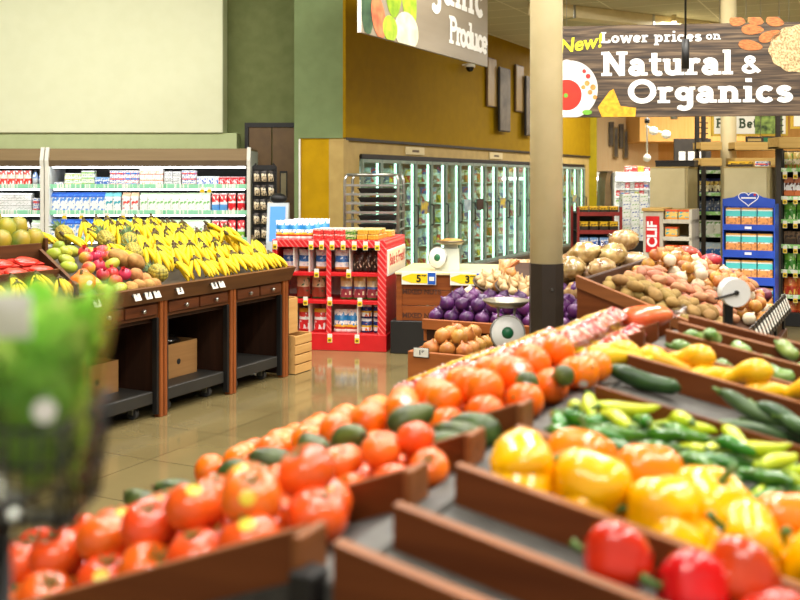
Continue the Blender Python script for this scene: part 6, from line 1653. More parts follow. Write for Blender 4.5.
for k, (px0, px1, py0, py1, Y) in enumerate(((701, 722, 142, 150, 10.9), (735, 777, 142, 150, 10.9), (701, 722, 158, 166, 10.8), (735, 777, 158, 166, 10.8), (779, 822, 137, 148, 9.9))):
    x0, x1 = px2(px0, Y), px2(px1, Y); z0, z1 = pz(py1, Y), pz(py0, Y)
    e = empty('wooden_bin', 'light wooden bin %s' % ('high left of the beige column', 'high right of the beige column', 'lower left of the beige column', 'lower right of the beige column', 'on top of the right-hand shelving')[k], 'wooden bin', ((x0 + x1) / 2, Y, z0)); hw = (x1 - x0) / 2
    b = MB(); b.cbox(-hw, hw, 0, .02, 0, z1 - z0, .003); b.build('front_board', m_wbin, e)
    b = MB(); b.box(-hw, -hw + .015, .02, .3, 0, z1 - z0); b.box(hw - .015, hw, .02, .3, 0, z1 - z0); b.build('side_board', m_wbin, e); b = MB(); b.box(-hw, hw, .02, .3, 0, .015); b.build('bottom_board', m_wbin, e)
m_fr = mat('dark_post', (52, 44, 34), (40, 34, 26), rough=.5)
for k, (px, Y) in enumerate(((697, 11.1), (703.5, 11.4), (778, 10.1))):
    e = empty('shelf_post', ('dark slotted post left of the wooden bins', 'thin dark ladder post beside the slotted post', 'dark slotted post at the edge of the right-hand shelving')[k], 'post', (px2(px, Y), Y, 0))
    b = MB(); b.cbox(-.022, .022, -.02, .02, 0, pz(112, Y), .003); b.build('post', m_fr, e)
    for j in range(6): 
        z = pz(150, Y) + .06 * j; b = MB(); b.cbox(-.028, .045, -.024, -.018, z, z + .014, .001); b.build('bracket', m_fr, e)
Y2 = 10.3; F2, w2 = gondola(780, 850, Y2, (170, 198, 221, 246, 271, 296, 320), .5, 'tall dark shelving with green price strips at the right edge', 150)
G2 = 'goods on the right-hand shelving'
rowp(F2, w2, Y2, pz(170, Y2), 7, 'cereal_bag', 'pouch', (.085, .06, .185), 'cereal', 'tan and green cereal bag', 'cereal', 'the top right-hand shelf', G2)
rowp(F2, w2, Y2, pz(196, Y2), 6, 'cereal_box', 'box', (.1, .06, .19), 'brown_box', 'white and orange box', 'box', 'the second right-hand shelf', G2)
rowp(F2, w2, Y2, pz(221, Y2), 5, 'snack_bag', 'pouch', (.12, .08, .19), 'green_bag', 'green bag', 'bag', 'the third right-hand shelf', G2)
rowp(F2, w2, Y2, pz(246, Y2), 5, 'tea_tin', 'box', (.12, .08, .15), 'dark_tin', 'dark brown tin', 'tin', 'the fourth right-hand shelf', G2)
rowp(F2, w2, Y2, pz(271, Y2), 5, 'snack_bag', 'pouch', (.12, .08, .18), 'green_bag', 'green and black bag', 'bag', 'the fifth right-hand shelf', G2)
rowp(F2, w2, Y2, pz(296, Y2), 5, 'chip_bag', 'pouch', (.13, .08, .19), 'red_bag2', 'red and orange bag', 'bag', 'the sixth right-hand shelf', G2)
rowp(F2, w2, Y2, pz(320, Y2), 5, 'chip_bag', 'pouch', (.13, .08, .19), 'red_bag2', 'orange and brown bag', 'bag', 'the lowest right-hand shelf', G2)
for r, py in enumerate((176, 201, 225, 250, 274, 299)):
    for k in range(4):
        yt(0, 0, 'yellow price tag on right-hand shelf %s, %s from left' % (nth(r + 1), nth(k + 1)), loc=F2 @ Vector((.05 + .1 * k, -.022, pz(py + 3, Y2))), rz=RZ, grp='price tags on the right-hand shelving')

# blue shipper display
m_blue = mat('bright_blue_board', (40, 80, 190), (32, 70, 176), rough=.4)
m_wht = mat('white_print', (240, 240, 244), (234, 234, 240), rough=.4)
Y3 = 10.0; F3 = frame(722.5, Y3); hw = fwidth(722.5, 775, Y3) / 2
sh = empty('shipper_display', 'bright blue cardboard display of snack boxes with white heart emblem', 'display stand', F3 @ Vector((hw, 0, 0)), RZ)
zt = pz(197, Y3)
b = MB(); b.prism([(-hw, pz(206, Y3)), (-hw, zt - .02), (-hw * .55, zt), (-hw * .3, zt + .035), (0, zt + .045), (hw * .3, zt + .035), (hw * .55, zt), (hw, zt - .02), (hw, pz(206, Y3))], 0, .012); hd = b.build('header_board', m_blue, sh)
b = MB(); pts = []
for k in range(24):
    t = 2 * PI * k / 24
    pts.append((.095 * math.sin(t) ** 3 * 1.0, -.001, pz(198, Y3) + .006 * (13 * math.cos(t) - 5 * math.cos(2 * t) - 2 * math.cos(3 * t) - math.cos(4 * t)) * .8))
for k in range(24):
    p, q = pts[k], pts[(k + 1) % 24]; d = math.hypot(q[0] - p[0], q[2] - p[2]) or 1e-5; nx, nz_ = -(q[2] - p[2]) / d * .004, (q[0] - p[0]) / d * .004
    b.poly([(p[0] - nx, -.001, p[2] - nz_), (q[0] - nx, -.001, q[2] - nz_), (q[0] + nx, -.001, q[2] + nz_), (p[0] + nx, -.001, p[2] + nz_)])
b.build('heart_emblem', m_wht, hd)
b = MB(); b.box(-.07, .07, -.0015, 0, pz(198.5, Y3), pz(197, Y3)); b.build('white_wordmark', m_wht, hd)
b = MB(); disc(b, .06, pz(194.5, Y3), .012, .012, -.002); b.build('red_dot', m_redtxt, hd)
for sx in (-hw, hw - .012):
    b = MB(); b.box(sx, sx + .012, 0, .34, 0, pz(204, Y3)); b.build('side_panel', m_blue, sh)
b = MB(); b.box(-hw, hw, .33, .34, 0, pz(206, Y3)); b.build('back_panel', m_blue, sh)
for r, (ya_, yb_) in enumerate(((224, 230), (249.5, 257), (276, 284), (303, 330))):
    b = MB(); b.cbox(-hw, hw, -.004, .012, pz(yb_, Y3), pz(ya_, Y3), .002); fr_ = b.build('front_lip', m_blue, sh)
    b = MB(); b.box(-.035, .03, -.006, -.004, pz(ya_ + 4.5, Y3), pz(ya_ + 2, Y3)); b.build('white_wordmark', m_wht, fr_)
    b = MB(); b.box(-hw + .012, hw - .012, .012, .33, pz(ya_, Y3) - .02, pz(ya_, Y3) - .008); b.build('shelf', m_blue, sh)
    for i in range(3):
        w_ = (2 * hw - .04) / 3; q = F3 @ Vector((.02 + w_ * (i + .5), .07, pz(ya_, Y3) - .007))
        prod('snack_box', 'box', (round(w_ * .94, 3), .07, .17), 'snackbar', q.x, q.y, q.z, 'orange and teal snack box in the blue display, %s shelf, %s from left' % (nth(r + 1), nth(i + 1)), 'snack box', 'snack boxes in the blue display', RZ)
for k, (px, mk, w_, nm) in enumerate(((738, 'dark_tin', .2, 'dark speckled snack tray'), (760, 'red_white_box', .14, 'red and white snack tray'))):
    prod('snack_tray', 'box', (w_ if k else .24, .15, .055), 'ytop' if k == 0 else mk, (frame(724, 10.4) @ Vector(((.14, .36)[k], .2, 0))).x, (frame(724, 10.4) @ Vector(((.14, .36)[k], .2, 0))).y, pz(168, 10.4) + .014, nm + ' on top of the right beige end panel', 'snack tray', None, RZ)

# white-washed bar display with the red panel
m_wash = wood('white_washed_wood', (206, 200, 184), (176, 168, 148), 'Z', rough=.6)
Y4 = 10.1; x0 = px2(643, Y4); F4 = frame(643, Y4); wd_ = fwidth(643, 692, Y4)
ck = empty('bar_display', 'white-washed wooden display with a red vertical name panel, left of the dark bay', 'display stand', (x0, Y4, 0), RZ)
wl = fwidth(643, 663, Y4)
b = MB(); b.cbox(0, wl, 0, .4, 0, pz(211, Y4), .004); b.build('left_panel', m_wash, ck)
b = MB(); b.cbox(-.01, wl + .01, -.02, .42, pz(211, Y4), pz(208, Y4), .003); b.build('left_cap', m_wbin, ck)
rp_ = MB(); rx0, rx1 = fwidth(643, 646, Y4), fwidth(643, 659.5, Y4)
rp_.cbox(rx0, rx1, -.012, 0, pz(252, Y4), pz(216, Y4), .002); rpo = rp_.build('red_panel', m_red, ck)
tm = text_mesh('lettering', 'CLIF', .135, m_wht, .005)
tm.transform(Matrix.Rotation(-PI / 2, 4, 'Y'))
obj('lettering', tm, rpo, ((rx0 + rx1) / 2 + .0, -.0135, pz(234, Y4)))
for py in (223, 240, 258):
    b = MB(); b.cbox(wl, wd_, 0, .4, pz(py, Y4), pz(py - 4, Y4), .003); b.build('shelf', m_wash, ck)
b = MB(); b.box(wl, wd_, .38, .4, 0, pz(209, Y4)); b.build('back_panel', m_tan, ck)
b = MB(); b.cbox(wd_ - .03, wd_, 0, .4, 0, pz(209, Y4), .003); b.build('right_post', m_wash, ck)
for r, (py, n) in enumerate(((219, 2), (236, 1), (254, 2))):
    for i in range(n):
        prod('bar_box', 'box', (.12, .12, .095), 'orange_teal', (F4 @ Vector((wl + .075 + .13 * i, .09, 0))).x, (F4 @ Vector((wl + .075 + .13 * i, .09, 0))).y, pz(py, Y4) + .001, 'orange and teal bar box on the white-washed display, %s shelf, %s from left' % (nth(r + 1), nth(i + 1)), 'snack bar box', 'bar boxes on the white-washed display', RZ)

# red wire display and pallet of white cartons further back
m_dkred = mat('dark_red_edge', (150, 44, 36), (126, 32, 28), rough=.5)
Y5 = 13.0; x0, x1 = px2(577, Y5), px2(622, Y5)
rd = empty('red_wire_rack', 'red-edged dark rack of yellow packs beyond the potato bags', 'rack', ((x0 + x1) / 2, Y5, 0)); hw = (x1 - x0) / 2
for sx in (-hw, hw - .03):
    b = MB(); b.cbox(sx, sx + .03, -.02, .03, 0, pz(207, Y5), .003); b.cbox(sx, sx + .03, .46, .5, 0, pz(207, Y5), .003); b.build('side_frame', m_dkred, rd)
for py in (213, 231, 247, 265):
    b = MB(); b.cbox(-hw + .03, hw - .03, 0, .5, pz(py, Y5) - .015, pz(py, Y5), .002); s = b.build('shelf', m_shelfblk, rd)
    b = MB(); b.cbox(-hw + .03, hw - .03, -.02, 0, pz(py + 3, Y5), pz(py - 1, Y5), .002); b.build('red_edge', m_dkred, s)
b = MB(); b.box(-hw + .03, hw - .03, .48, .5, 0, pz(212, Y5)); b.build('back_panel', m_shelfblk, rd)
for r, py in enumerate((213, 231, 247, 265)):
    for i in range(4):
        prod('pet_pack', 'box', (.11, .12, .12 if r else .085), 'ytop' if r < 2 else 'blue_box', (x0 + x1) / 2 - hw + .1 + i * .13, Y5 + .1, pz(py, Y5) + .001, '%s pack in the red-edged rack, %s shelf, %s from left' % ('yellow and dark' if r < 2 else 'blue', nth(r + 1), nth(i + 1)), 'pack', 'packs in the red-edged rack')
Y6 = 13.4; xw = px2(622.5, Y6)
pb = empty('pallet_base', 'dark base under the stack of white cartons', 'pallet', (px2(634, Y6), Y6 + .25, 0))
MB().cbox(-.19, .19, -.22, .25, 0, pz(241, Y6) - .004, .004).build('skirt', m_shelfblk, pb); MB().cbox(-.2, .2, -.23, .26, pz(241, Y6) - .004, pz(241, Y6), .001).build('deck', m_dark, pb)
for r in range(6):
    for i in range(3):
        h = (pz(194, Y6) - pz(241, Y6)) / 6 - .002
        prod('white_carton', 'box', (.112, .2, round(h, 4)), 'wg' if (r + i) % 2 else 'wb', xw + .06 + i * .116, Y6 + .12, pz(241, Y6) + .001 + r * (h + .002), 'white carton with %s print in the tall stack, %s up, %s from left' % ('green' if (r + i) % 2 else 'blue', nth(r + 1), nth(i + 1)), 'carton', 'tall stack of white cartons')

# far refrigerated cases by the peach wall
m_wcase = mat('white_far_case', (242, 244, 244), (234, 236, 236), rough=.4)
m_brcur = mat('brown_case_end', (124, 96, 56), (112, 86, 48), rough=.5)
FARP = ['wg', 'wb', 'red_white_box', 'white_red_pack', 'yellow_tub', 'green_tub', 'blue_white_box', 'grey_box']
def far_case(px0, px1, py0, Y, shelves, label, nm, n, slant=0.0):
    x0, x1 = px2(px0, Y), px2(px1, Y); hw = (x1 - x0) / 2
    e = empty('refrigerated_case', label, 'refrigerated case', ((x0 + x1) / 2, Y, 0))
    b = MB(); b.box(-hw, hw, .6, .65, 0, pz(py0, Y)); b.build('back_liner', m_wcase, e)
    b = MB(); b.cbox(-hw, hw, -.1, .65, pz(py0 + 5, Y), pz(py0, Y), .006); b.build('canopy', m_wcase, e)
    b = MB(); b.cbox(-hw, hw, -.1, .65, 0, .4, .006); b.build('base', m_wcase, e)
    b = MB(); b.cyl((-hw + .02, .02, pz(py0 + 6.5, Y)), (hw - .02, .02, pz(py0 + 6.5, Y)), .025, n=6); b.build('light_tube', m_led, e)
    for sx in (-hw, hw - .03):
        b = MB(); b.box(sx, sx + .03, -.05, .65, .4, pz(py0 + 5, Y)); b.build('end_panel', m_wcase, e)
    for r, py in enumerate(shelves):
        b = MB(); b.cbox(-hw + .03, hw - .03, -.03, .6, pz(py, Y) - .02, pz(py, Y), .003); b.build('shelf', m_wcase, e)
        for i in range(n):
            w_ = (2 * hw - .08) / n
            mk = FARP[RND.randrange(8)]
            prod('chilled_pack', 'box', (round(w_ * .9, 3), .12, .13), mk, (x0 + x1) / 2 - hw + .04 + w_ * (i + .5), Y + .08, pz(py, Y) + .001, 'small chilled pack in the %s, %s shelf, %s from left' % (nm, nth(r + 1), nth(i + 1)), 'chilled pack', 'packs in the %s' % nm)
far_case(591, 607, 172, 22.75, (181, 189, 197, 205), 'narrow white far refrigerated case beside the freezer wall end', 'narrow far case', 4)
far_case(614, 651, 172, 20.0, (181, 189, 197, 205), 'wide white far refrigerated case under the peach wall', 'wide far case', 7)
ce = empty('case_end', 'brown curved end between the two far white cases', 'case end', (px2(607.5, 20.2), 20.2, 0))
MB().prism([(-.12, 0), (.06, 0), (.06, pz(192, 20.2)), (.03, pz(184, 20.2)), (.05, pz(175, 20.2)), (.08, pz(172, 20.2)), (-.02, pz(172, 20.2)), (-.06, pz(180, 20.2))], -.1, .7).build('panel', m_brcur, ce)
MB().cbox(-.06, .085, -.12, .72, pz(172, 20.2), pz(171, 20.2), .004).build('cap', m_can2, ce)
for k, (px, mk) in enumerate(((628, 'red_bag'), (634, 'red_box'), (640, 'gold_box'), (646, 'white_red_pack'))):
    prod('far_pack', 'box', (.13, .14, .12 if k != 3 else .09), mk, px2(px, 20.2), 20.2, pz(172, 20.0) + .001, ('red', 'dark red', 'gold', 'white and red')[k] + ' pack on top of the wide far case', 'pack', None)
# track lamps under the far bulkhead
tl = empty('track_light', 'white track light with two lamp heads against the orange wood', 'track light', at(652, 131, 19.5))
MB().tube([(-.12, 0, .1), (.02, 0, .02), (.3, 0, -.06)], .022, 6).build('arm', m_white, tl)
for sx, sz in ((.02, -.03), (.27, -.1)):
    MB().lathe([(0, .1), (.07, .09), (.09, 0), (.06, -.03), (0, -.03)], 12, M=Matrix.Translation((sx, -.02, sz)) @ Matrix.Rotation(.5, 4, 'X')).build('lamp_head', m_white, tl)
MB().cyl((-.1, 0, .1), (-.1, 0, 1.43), .015, n=6).build('ceiling_rod', m_white, tl)
pd = empty('drop_lamp', 'white globe lamp on a long white rod before the peach wall', 'pendant lamp', at(647, 158, 19.2))
MB().blob(.075, .075, .075, 12, 8).build('globe', m_white, pd); MB().cyl((0, 0, .06), (0, 0, 1.98), .017, n=8).build('rod', m_white, pd); MB().cyl((0, 0, .67), (0, 0, .76), .05, n=10).build('canopy_collar', m_black, pd)
mb_ = at(694, 158, 21.5)
mn = empty('menu_board', 'dark menu board with white panel below the orange wood bulkhead', 'menu board', (mb_.x, 21.6, mb_.z - .2))
MB().cbox(-.40, .4, 0, .05, -.1, .62, .006).build('board', m_fr, mn)
for k in range(3): MB().cbox(-.3 + k * .2, -.16 + k * .2, -.01, 0, .02, .34, .003).build('white_panel', m_white, mn)
MB().cyl((0, .03, -mn.location.z), (0, .03, -.09), .03, n=8).build('stand_post', m_fr, mn)

# For Better sign
m_gold = mat('gold_frame', (214, 178, 60), (200, 160, 44), rough=.4)
m_cream2 = mat('cream_panel', (238, 236, 222), (232, 230, 214), rough=.5)
m_grntxt = mat('dark_green_print', (52, 72, 40), (44, 62, 34), rough=.5)
m_broc = mat('broccoli_picture', (150, 176, 84), (44, 66, 30), rough=.5, scale=14, detail=5)
Y7 = 11.8; fx0, fx1 = px2(711.5, Y7), px2(788, Y7); fz0, fz1 = pz(136, Y7), pz(112, Y7)
fb = empty('hanging_sign', 'cream For Better sign in a gold frame with green picture, behind the beige column', 'sign', ((fx0 + fx1) / 2, Y7, fz0)); hw = (fx1 - fx0) / 2; hh = fz1 - fz0
MB().cbox(-hw, hw, 0, .03, 0, hh, .004).build('gold_frame', m_gold, fb)
MB().box(-hw + .03, hw - .03, -.004, 0, .025, hh - .025).build('cream_panel', m_cream2, fb)
MB().box(.06, hw - .07, -.008, -.004, .025, hh - .025).build('green_picture', m_broc, fb)
l_ = MB(); slab(l_, 'For Better', 0, 0, .11, .2); tw_ = slab_width('For Better', .11)
l_.build('lettering', m_grntxt, fb, (-hw + .05, -.006, hh * .34))
for sx in (-hw + .1, hw - .1): MB().cyl((sx, .015, hh), (sx, .015, 3.89 - fz0), .004, n=6).build('wire', m_steel, fb)
x0, x1 = px2(791, 11.0), px2(830, 11.0)
fs = empty('hanging_sign', 'gold framed sign cut by the right edge of the picture', 'sign', ((x0 + x1) / 2, 11.0, pz(129, 11.0))); hw = (x1 - x0) / 2
MB().cbox(-hw, hw, 0, .03, 0, .3, .004).build('gold_frame', m_gold, fs); MB().box(-hw + .03, hw - .03, -.004, 0, .03, .27).build('cream_panel', m_cream2, fs); MB().cyl((0, .015, .3), (0, .015, 3.89 - pz(129, 11.0)), .004, n=6).build('wire', m_steel, fs)
gs = empty('hanging_sign', 'dark green sign strip with pale letters below the gold framed sign', 'sign', (px2(761, 11.3), 11.3, pz(143, 11.3)))
MB().cbox(-.17, .17, 0, .02, 0, .075, .003).build('board', m_fr, gs); MB().box(.03, .16, -.003, 0, .012, .06).build('green_end', m_gem, gs); MB().box(-.15, .0, -.003, 0, .02, .05).build('pale_print', m_tan, gs); MB().cyl((0, .01, .075), (0, .01, 3.89 - pz(143, 11.3)), .003, n=6).build('wire', m_steel, gs)

# ------------------------------------------------------------------ the big Natural & Organics sign
def plank_material(name, a, b_, c_):
    m, nt, bs = newmat(name); N, L_ = nt.nodes, nt.links
    tc = N.new('ShaderNodeTexCoord'); mp = N.new('ShaderNodeMapping'); mp.inputs['Scale'].default_value = (1.2, 1, 22)
    L_.new(tc.outputs['Object'], mp.inputs['Vector'])
    nz = N.new('ShaderNodeTexNoise'); nz.inputs['Scale'].default_value = 1.7; nz.inputs['Detail'].default_value = 9; nz.inputs['Distortion'].default_value = .6; L_.new(mp.outputs['Vector'], nz.inputs['Vector'])
    rp = N.new('ShaderNodeValToRGB'); e = rp.color_ramp.elements
    e[0].position = .32; e[0].color = srgb(a); e[1].position = .68; e[1].color = srgb(c_); x = e.new(.5); x.color = srgb(b_)
    L_.new(nz.outputs['Fac'], rp.inputs['Fac']); L_.new(rp.outputs['Color'], bs.inputs['Base Color']); bs.inputs['Roughness'].default_value = .6
    return m
m_plank = plank_material('weathered_sign_planks', (32, 24, 17), (72, 56, 41), (116, 96, 73))
YS = 9.3
sc = at(556, 118, YS); ec = at(812, 114.5, YS - .30)
ang = math.atan2(ec.y - sc.y, ec.x - sc.x); SL = math.hypot(ec.x - sc.x, ec.y - sc.y)
zb, ztop = pz(117.6, YS), pz(26.6, YS); SH = ztop - zb
ns = empty('hanging_sign', 'large wooden plank sign reading Natural & Organics, hung above the aisle', 'sign', (sc.x, sc.y, zb), ang)
MB().cbox(0, SL, 0, .03, 0, SH, .003).build('plank_board', m_plank, ns)
kx = SL / 256.0          # metres per pixel across the sign
def SX(px): return (px - 556) * kx
def SZ(py): return (117.6 - py) * SH / 91.0 if False else (118 - .012 * 0 - py) * SH / 91.2
def line(txt, px0, px1, pyb, cap_px, T, mt, nm='lettering'):
    size = cap_px * SH / 91.0
    w0 = slab_width(txt, size); xs = (SX(px1) - SX(px0)) / w0
    b = MB(); slab(b, txt, SX(px0), SZ(pyb), size, T, 0, 0, 0, xs); return b.build(nm, mt, ns, (0, -.004, 0))
m_sgnw = mat('white_sign_letters', (248, 246, 240), (242, 240, 232), rough=.5)
line('Natural', 602, 735, 77, 24, .21, m_sgnw)
line('&', 743, 764, 76, 17, .2, m_sgnw)
line('Organics', 629, 794, 104.5, 23.5, .21, m_sgnw)
line('Lower prices', 602, 704, 44, 10.5, .19, m_sgnw)
line('on', 707.5, 723, 42.5, 8, .17, m_sgnw, 'small_lettering')
m_lime = mat('lime_yellow_letters', (236, 232, 40), (228, 224, 30), rough=.5)
t_ = text_mesh('lettering', 'New!', 17 * SH / 91 * 1.12, m_lime, .004, shear=.25); t_.transform(Matrix.Rotation(-.14, 4, 'Y'))
obj('lettering', t_, ns, (SX(580.5), -.005, SZ(45)))
m_plate = mat('white_bowl', (214, 212, 206), (200, 198, 192), rough=.5); m_soup = mat('red_soup', (190, 44, 16), (172, 34, 12), rough=.5)
def clipdisc(cx, cy, r, mt, nm, y, x_min=556, ry=None):
    b = MB(); pts = []
    for k in range(48):
        a = 2 * PI * k / 48
        pts.append((max(SX(cx + r * math.cos(a)), .0), y, min(max(SZ(cy - (ry or r) * math.sin(a)), .002), SH - .002)))
    b.poly(pts[::1]); return b.build(nm, mt, ns)
clipdisc(570, 90, 29, m_plate, 'bowl_picture', -.0035); clipdisc(568, 97, 19, m_wht, 'bowl_rim_picture', -.0042); clipdisc(567, 95.5, 15.5, m_soup, 'soup_picture', -.0048)
clipdisc(567, 66, 6, m_plate, 'spoon_picture', -.0042)
m_leaf = mat('leaf_print', (110, 170, 50), (84, 140, 36), rough=.5); m_nut = mat('nut_print', (214, 150, 74), (186, 120, 52), rough=.5, scale=20)
clipdisc(566, 96, 2.2, m_leaf, 'leaf_picture', -.0055)
for cx, cy, r, mt in ((585, 72, 2, m_redtxt), (589, 77, 2.4, m_redtxt), (588, 84, 2.6, m_nut), (594, 88, 2.8, m_nut), (584, 88, 2.2, m_nut), (591, 93, 2.4, m_nut), (596, 98, 2.2, m_nut)): clipdisc(cx, cy, r, mt, 'nut_picture', -.0055)
clipdisc(588, 113, 5, m_leaf, 'leaf_picture', -.0055, ry=2.5)
m_chip = mat('tortilla_print', (232, 178, 34), (206, 142, 18), rough=.5, scale=26)
b = MB(); b.poly([(SX(x), -.0038, SZ(y)) for x, y in ((599, 108), (611, 92), (615, 90), (622, 107), (638, 109), (637, 117.8), (603, 117.8))]); b.build('tortilla_picture', m_chip, ns)
m_almond = mat('almond_print', (196, 122, 60), (140, 78, 34), rough=.5, scale=8, stretch=(3, 1, 12))
for cx, cy, ang_, L_ in ((739, 25, .1, 8), (754, 33.5, .05, 11), (771, 40, -.35, 11.5), (752, 49, .18, 12), (757, 24.5, .3, 8), (776, 26, .25, 9)):
    b = MB(); pts = []
    for k in range(28):
        a = 2 * PI * k / 28; u = L_ * math.cos(a); v = 5 * math.sin(a) * (1 - .25 * math.cos(a))
        x, y = cx + u * math.cos(ang_) - v * math.sin(ang_), cy + u * math.sin(ang_) + v * math.cos(ang_)
        pts.append((SX(x), -.004, min(SZ(y), SH + .05)))
    b.poly(pts[::-1]); b.build('almond_picture', m_almond, ns)
m_quin = mat('quinoa_print', (218, 194, 144), (140, 112, 72), rough=.6, scale=60, detail=4)
b = MB(); pts = []
for k in range(60):
    a = 2 * PI * k / 60; rr = 1 + .03 * math.sin(k * 5.1); pts.append((min(SX(799 + 29 * rr * math.cos(a)), SL), -.004, min(SZ(53 - 23 * rr * math.sin(a)), SH)))
b.poly(pts); b.build('quinoa_picture', m_quin, ns)
for px in (567, 688 + 60, 790): MB().cyl((SX(px), .015, SH), (SX(px), .015, 4.8 - zb), .003, n=6).build('hanging_wire', m_steel, ns)

pl2 = empty('pendant_rod', 'black rod with a thicker black cylinder hanging in front of the plank sign', 'pendant', at(685.5, 69, 8.4))
MB().cyl((0, 0, 0), (0, 0, .25), .032, n=14).build('cylinder_body', m_black, pl2); MB().cyl((0, 0, .25), (0, 0, 4.8 - pl2.location.z), .009, n=8).build('rod', m_black, pl2)

# ceiling clutter at top right
wr = empty('ceiling_pole', 'thin white pole dropping from the ceiling above the plank sign', 'pole', (px2(674, 14.5), 14.5, 2.4))
MB().cyl((0, 0, 0), (0, 0, 1.49), .035, n=12).build('pole', m_cream, wr); MB().cyl((0, 0, -.02), (0, 0, .05), .05, n=12).build('end_collar', m_steel, wr)
dk2 = empty('ceiling_duct', 'pale beige duct running across the ceiling at top right', 'duct', (px2(690, 15), 15.0, 3.72), .55)
MB().cbox(-3.0, 3.2, -.12, .12, 0, .17, .01).build('duct_run', m_cream, dk2)
for k in range(4): MB().cbox(-2.4 + 1.5 * k, -2.36 + 1.5 * k, -.13, .13, -.01, .17, .003).build('joint_band', m_steel, dk2)

# ------------------------------------------------------------------ the Organic Produce banner
m_ban_g = mat('grey_banner_board', (152, 140, 120), (142, 130, 110), rough=.5, scale=1.0, stretch=(1, 1, 5), detail=6)
ob = empty('hanging_sign', 'grey Organic Produce banner with vegetable picture hanging above the left aisle', 'sign', W(-4.59, 8.35, 2.905), RS)
BL = 3.27
MB().cbox(0, BL, 0, .03, 0, 1.35, .003).build('banner_board', m_ban_g, ob)
MB().box(-.012, 0, -.004, .034, 0, 1.35).build('edge_trim', m_white, ob)
b = MB(); slab(b, 'Produce', 0, 0, .315, .2, 0, 0, (1.14 - slab_width('Produce', .315)) / 7 / .315); b.build('lettering', m_sgnw, ob, (2.06, -.004, .155))
b = MB(); slab(b, 'Organic', 0, 0, .46, .21, 0, 0, .02); wdt = slab_width('Organic', .46, .02); b.build('lettering', m_sgnw, ob, (BL - .13 - wdt, -.004, .585))
vm = [mat('veg_print_%d' % k, c, c2, rough=.5, scale=8) for k, (c, c2) in enumerate((((66, 96, 66), (40, 66, 44)), ((206, 44, 66), (180, 30, 50)), ((156, 180, 40), (110, 150, 30)), ((186, 206, 60), (140, 170, 40)), ((226, 224, 196), (206, 204, 168)), ((214, 130, 84), (190, 90, 60))))]
def vdisc(cx, cz, rx, rz, mt, y, nm, ang_=0.0):
    b = MB(); pts = []
    for k in range(32):
        a = 2 * PI * k / 32; u, v = rx * math.cos(a), rz * math.sin(a)
        pts.append((max(.0, cx + u * math.cos(ang_) - v * math.sin(ang_)), y, max(.004, cz + u * math.sin(ang_) + v * math.cos(ang_))))
    b.poly(pts); b.build(nm, mt, ob)
vdisc(.13, .48, .16, .5, vm[0], -.003, 'greens_picture'); vdisc(.42, .72, .13, .3, vm[1], -.0035, 'radish_picture'); vdisc(.68, .62, .2, .38, vm[2], -.004, 'pepper_picture'); vdisc(1.04, .5, .17, .36, vm[3], -.0045, 'pepper_picture', .15)
vdisc(.98, .14, .28, .2, vm[4], -.005, 'onion_picture'); vdisc(.35, .2, .14, .22, vm[5], -.0052, 'carrot_picture', .4); vdisc(.6, .12, .16, .13, vm[3], -.0056, 'lettuce_picture')
for x in (.3, 1.6, 3.0): MB().cyl((x, .015, 1.35), (x, .015, 4.8 - 2.905), .004, n=6).build('hanging_wire', m_steel, ob)

# ------------------------------------------------------------------ wire stand of bagged lettuce, close on the left
m_clear = glass('clear_sleeve', (250, 252, 246), .10, .14)
def leafmat(name, c, c2):
    m = mat(name, c, c2, rough=.4, scale=14, rand=.1)
    nt = m.node_tree; b = nt.nodes['Principled BSDF']; out = nt.nodes['Material Output']
    tr = nt.nodes.new('ShaderNodeBsdfTranslucent'); mx = nt.nodes.new('ShaderNodeMixShader'); mx.inputs['Fac'].default_value = .6
    nt.links.new(b.inputs['Base Color'].links[0].from_socket, tr.inputs['Color'])
    nt.links.new(b.outputs[0], mx.inputs[1]); nt.links.new(tr.outputs[0], mx.inputs[2]); nt.links.new(mx.outputs[0], out.inputs['Surface'])
    return m
m_lettuce = leafmat('bright_lettuce_leaf', (232, 250, 150), (160, 226, 70))
m_lettuce2 = leafmat('deep_lettuce_leaf', (186, 244, 110), (130, 214, 70))
LX, LYc, zb0 = -.325, .80, 1.232
lst = empty('wire_stand', 'black wire basket stand close to the camera at the left edge, holding bagged lettuce', 'wire stand', (LX, LYc, 0))
hx, hy = .074, .066
for k in range(13):
    x = -hx + 2 * hx * k / 12
    for y in (-hy, hy):
        MB().tube([(x * .9, y * .9, zb0), (x, y, zb0 + .085)], .0018, 5).build('basket_wire', m_black, lst)
for k in range(9):
    y = -hy + 2 * hy * k / 8
    for x in (-hx, hx):
        MB().tube([(x * .9, y * .9, zb0), (x, y, zb0 + .085)], .0018, 5).build('basket_wire', m_black, lst)
for k in range(4):
    z = zb0 + .028 * k; g_ = .9 + .033 * k
    MB().tube([(-hx * g_, -hy * g_, z), (hx * g_, -hy * g_, z), (hx * g_, hy * g_, z), (-hx * g_, hy * g_, z), (-hx * g_, -hy * g_, z)], .0022, 6).build('ring_wire', m_black, lst)
b = MB(); b.box(-hx * .9, hx * .9, -.012, .012, zb0 - .006, zb0); b.box(-.012, .012, -hy * .9, hy * .9, zb0 - .006, zb0)
b.build('basket_floor', m_black, lst)
MB().cyl((0, 0, .02), (0, 0, zb0 - .006), .014, n=12).build('pole', m_black, lst)
MB().cyl((0, 0, 0), (0, 0, .02), .14, n=24).build('foot_disc', m_black, lst)
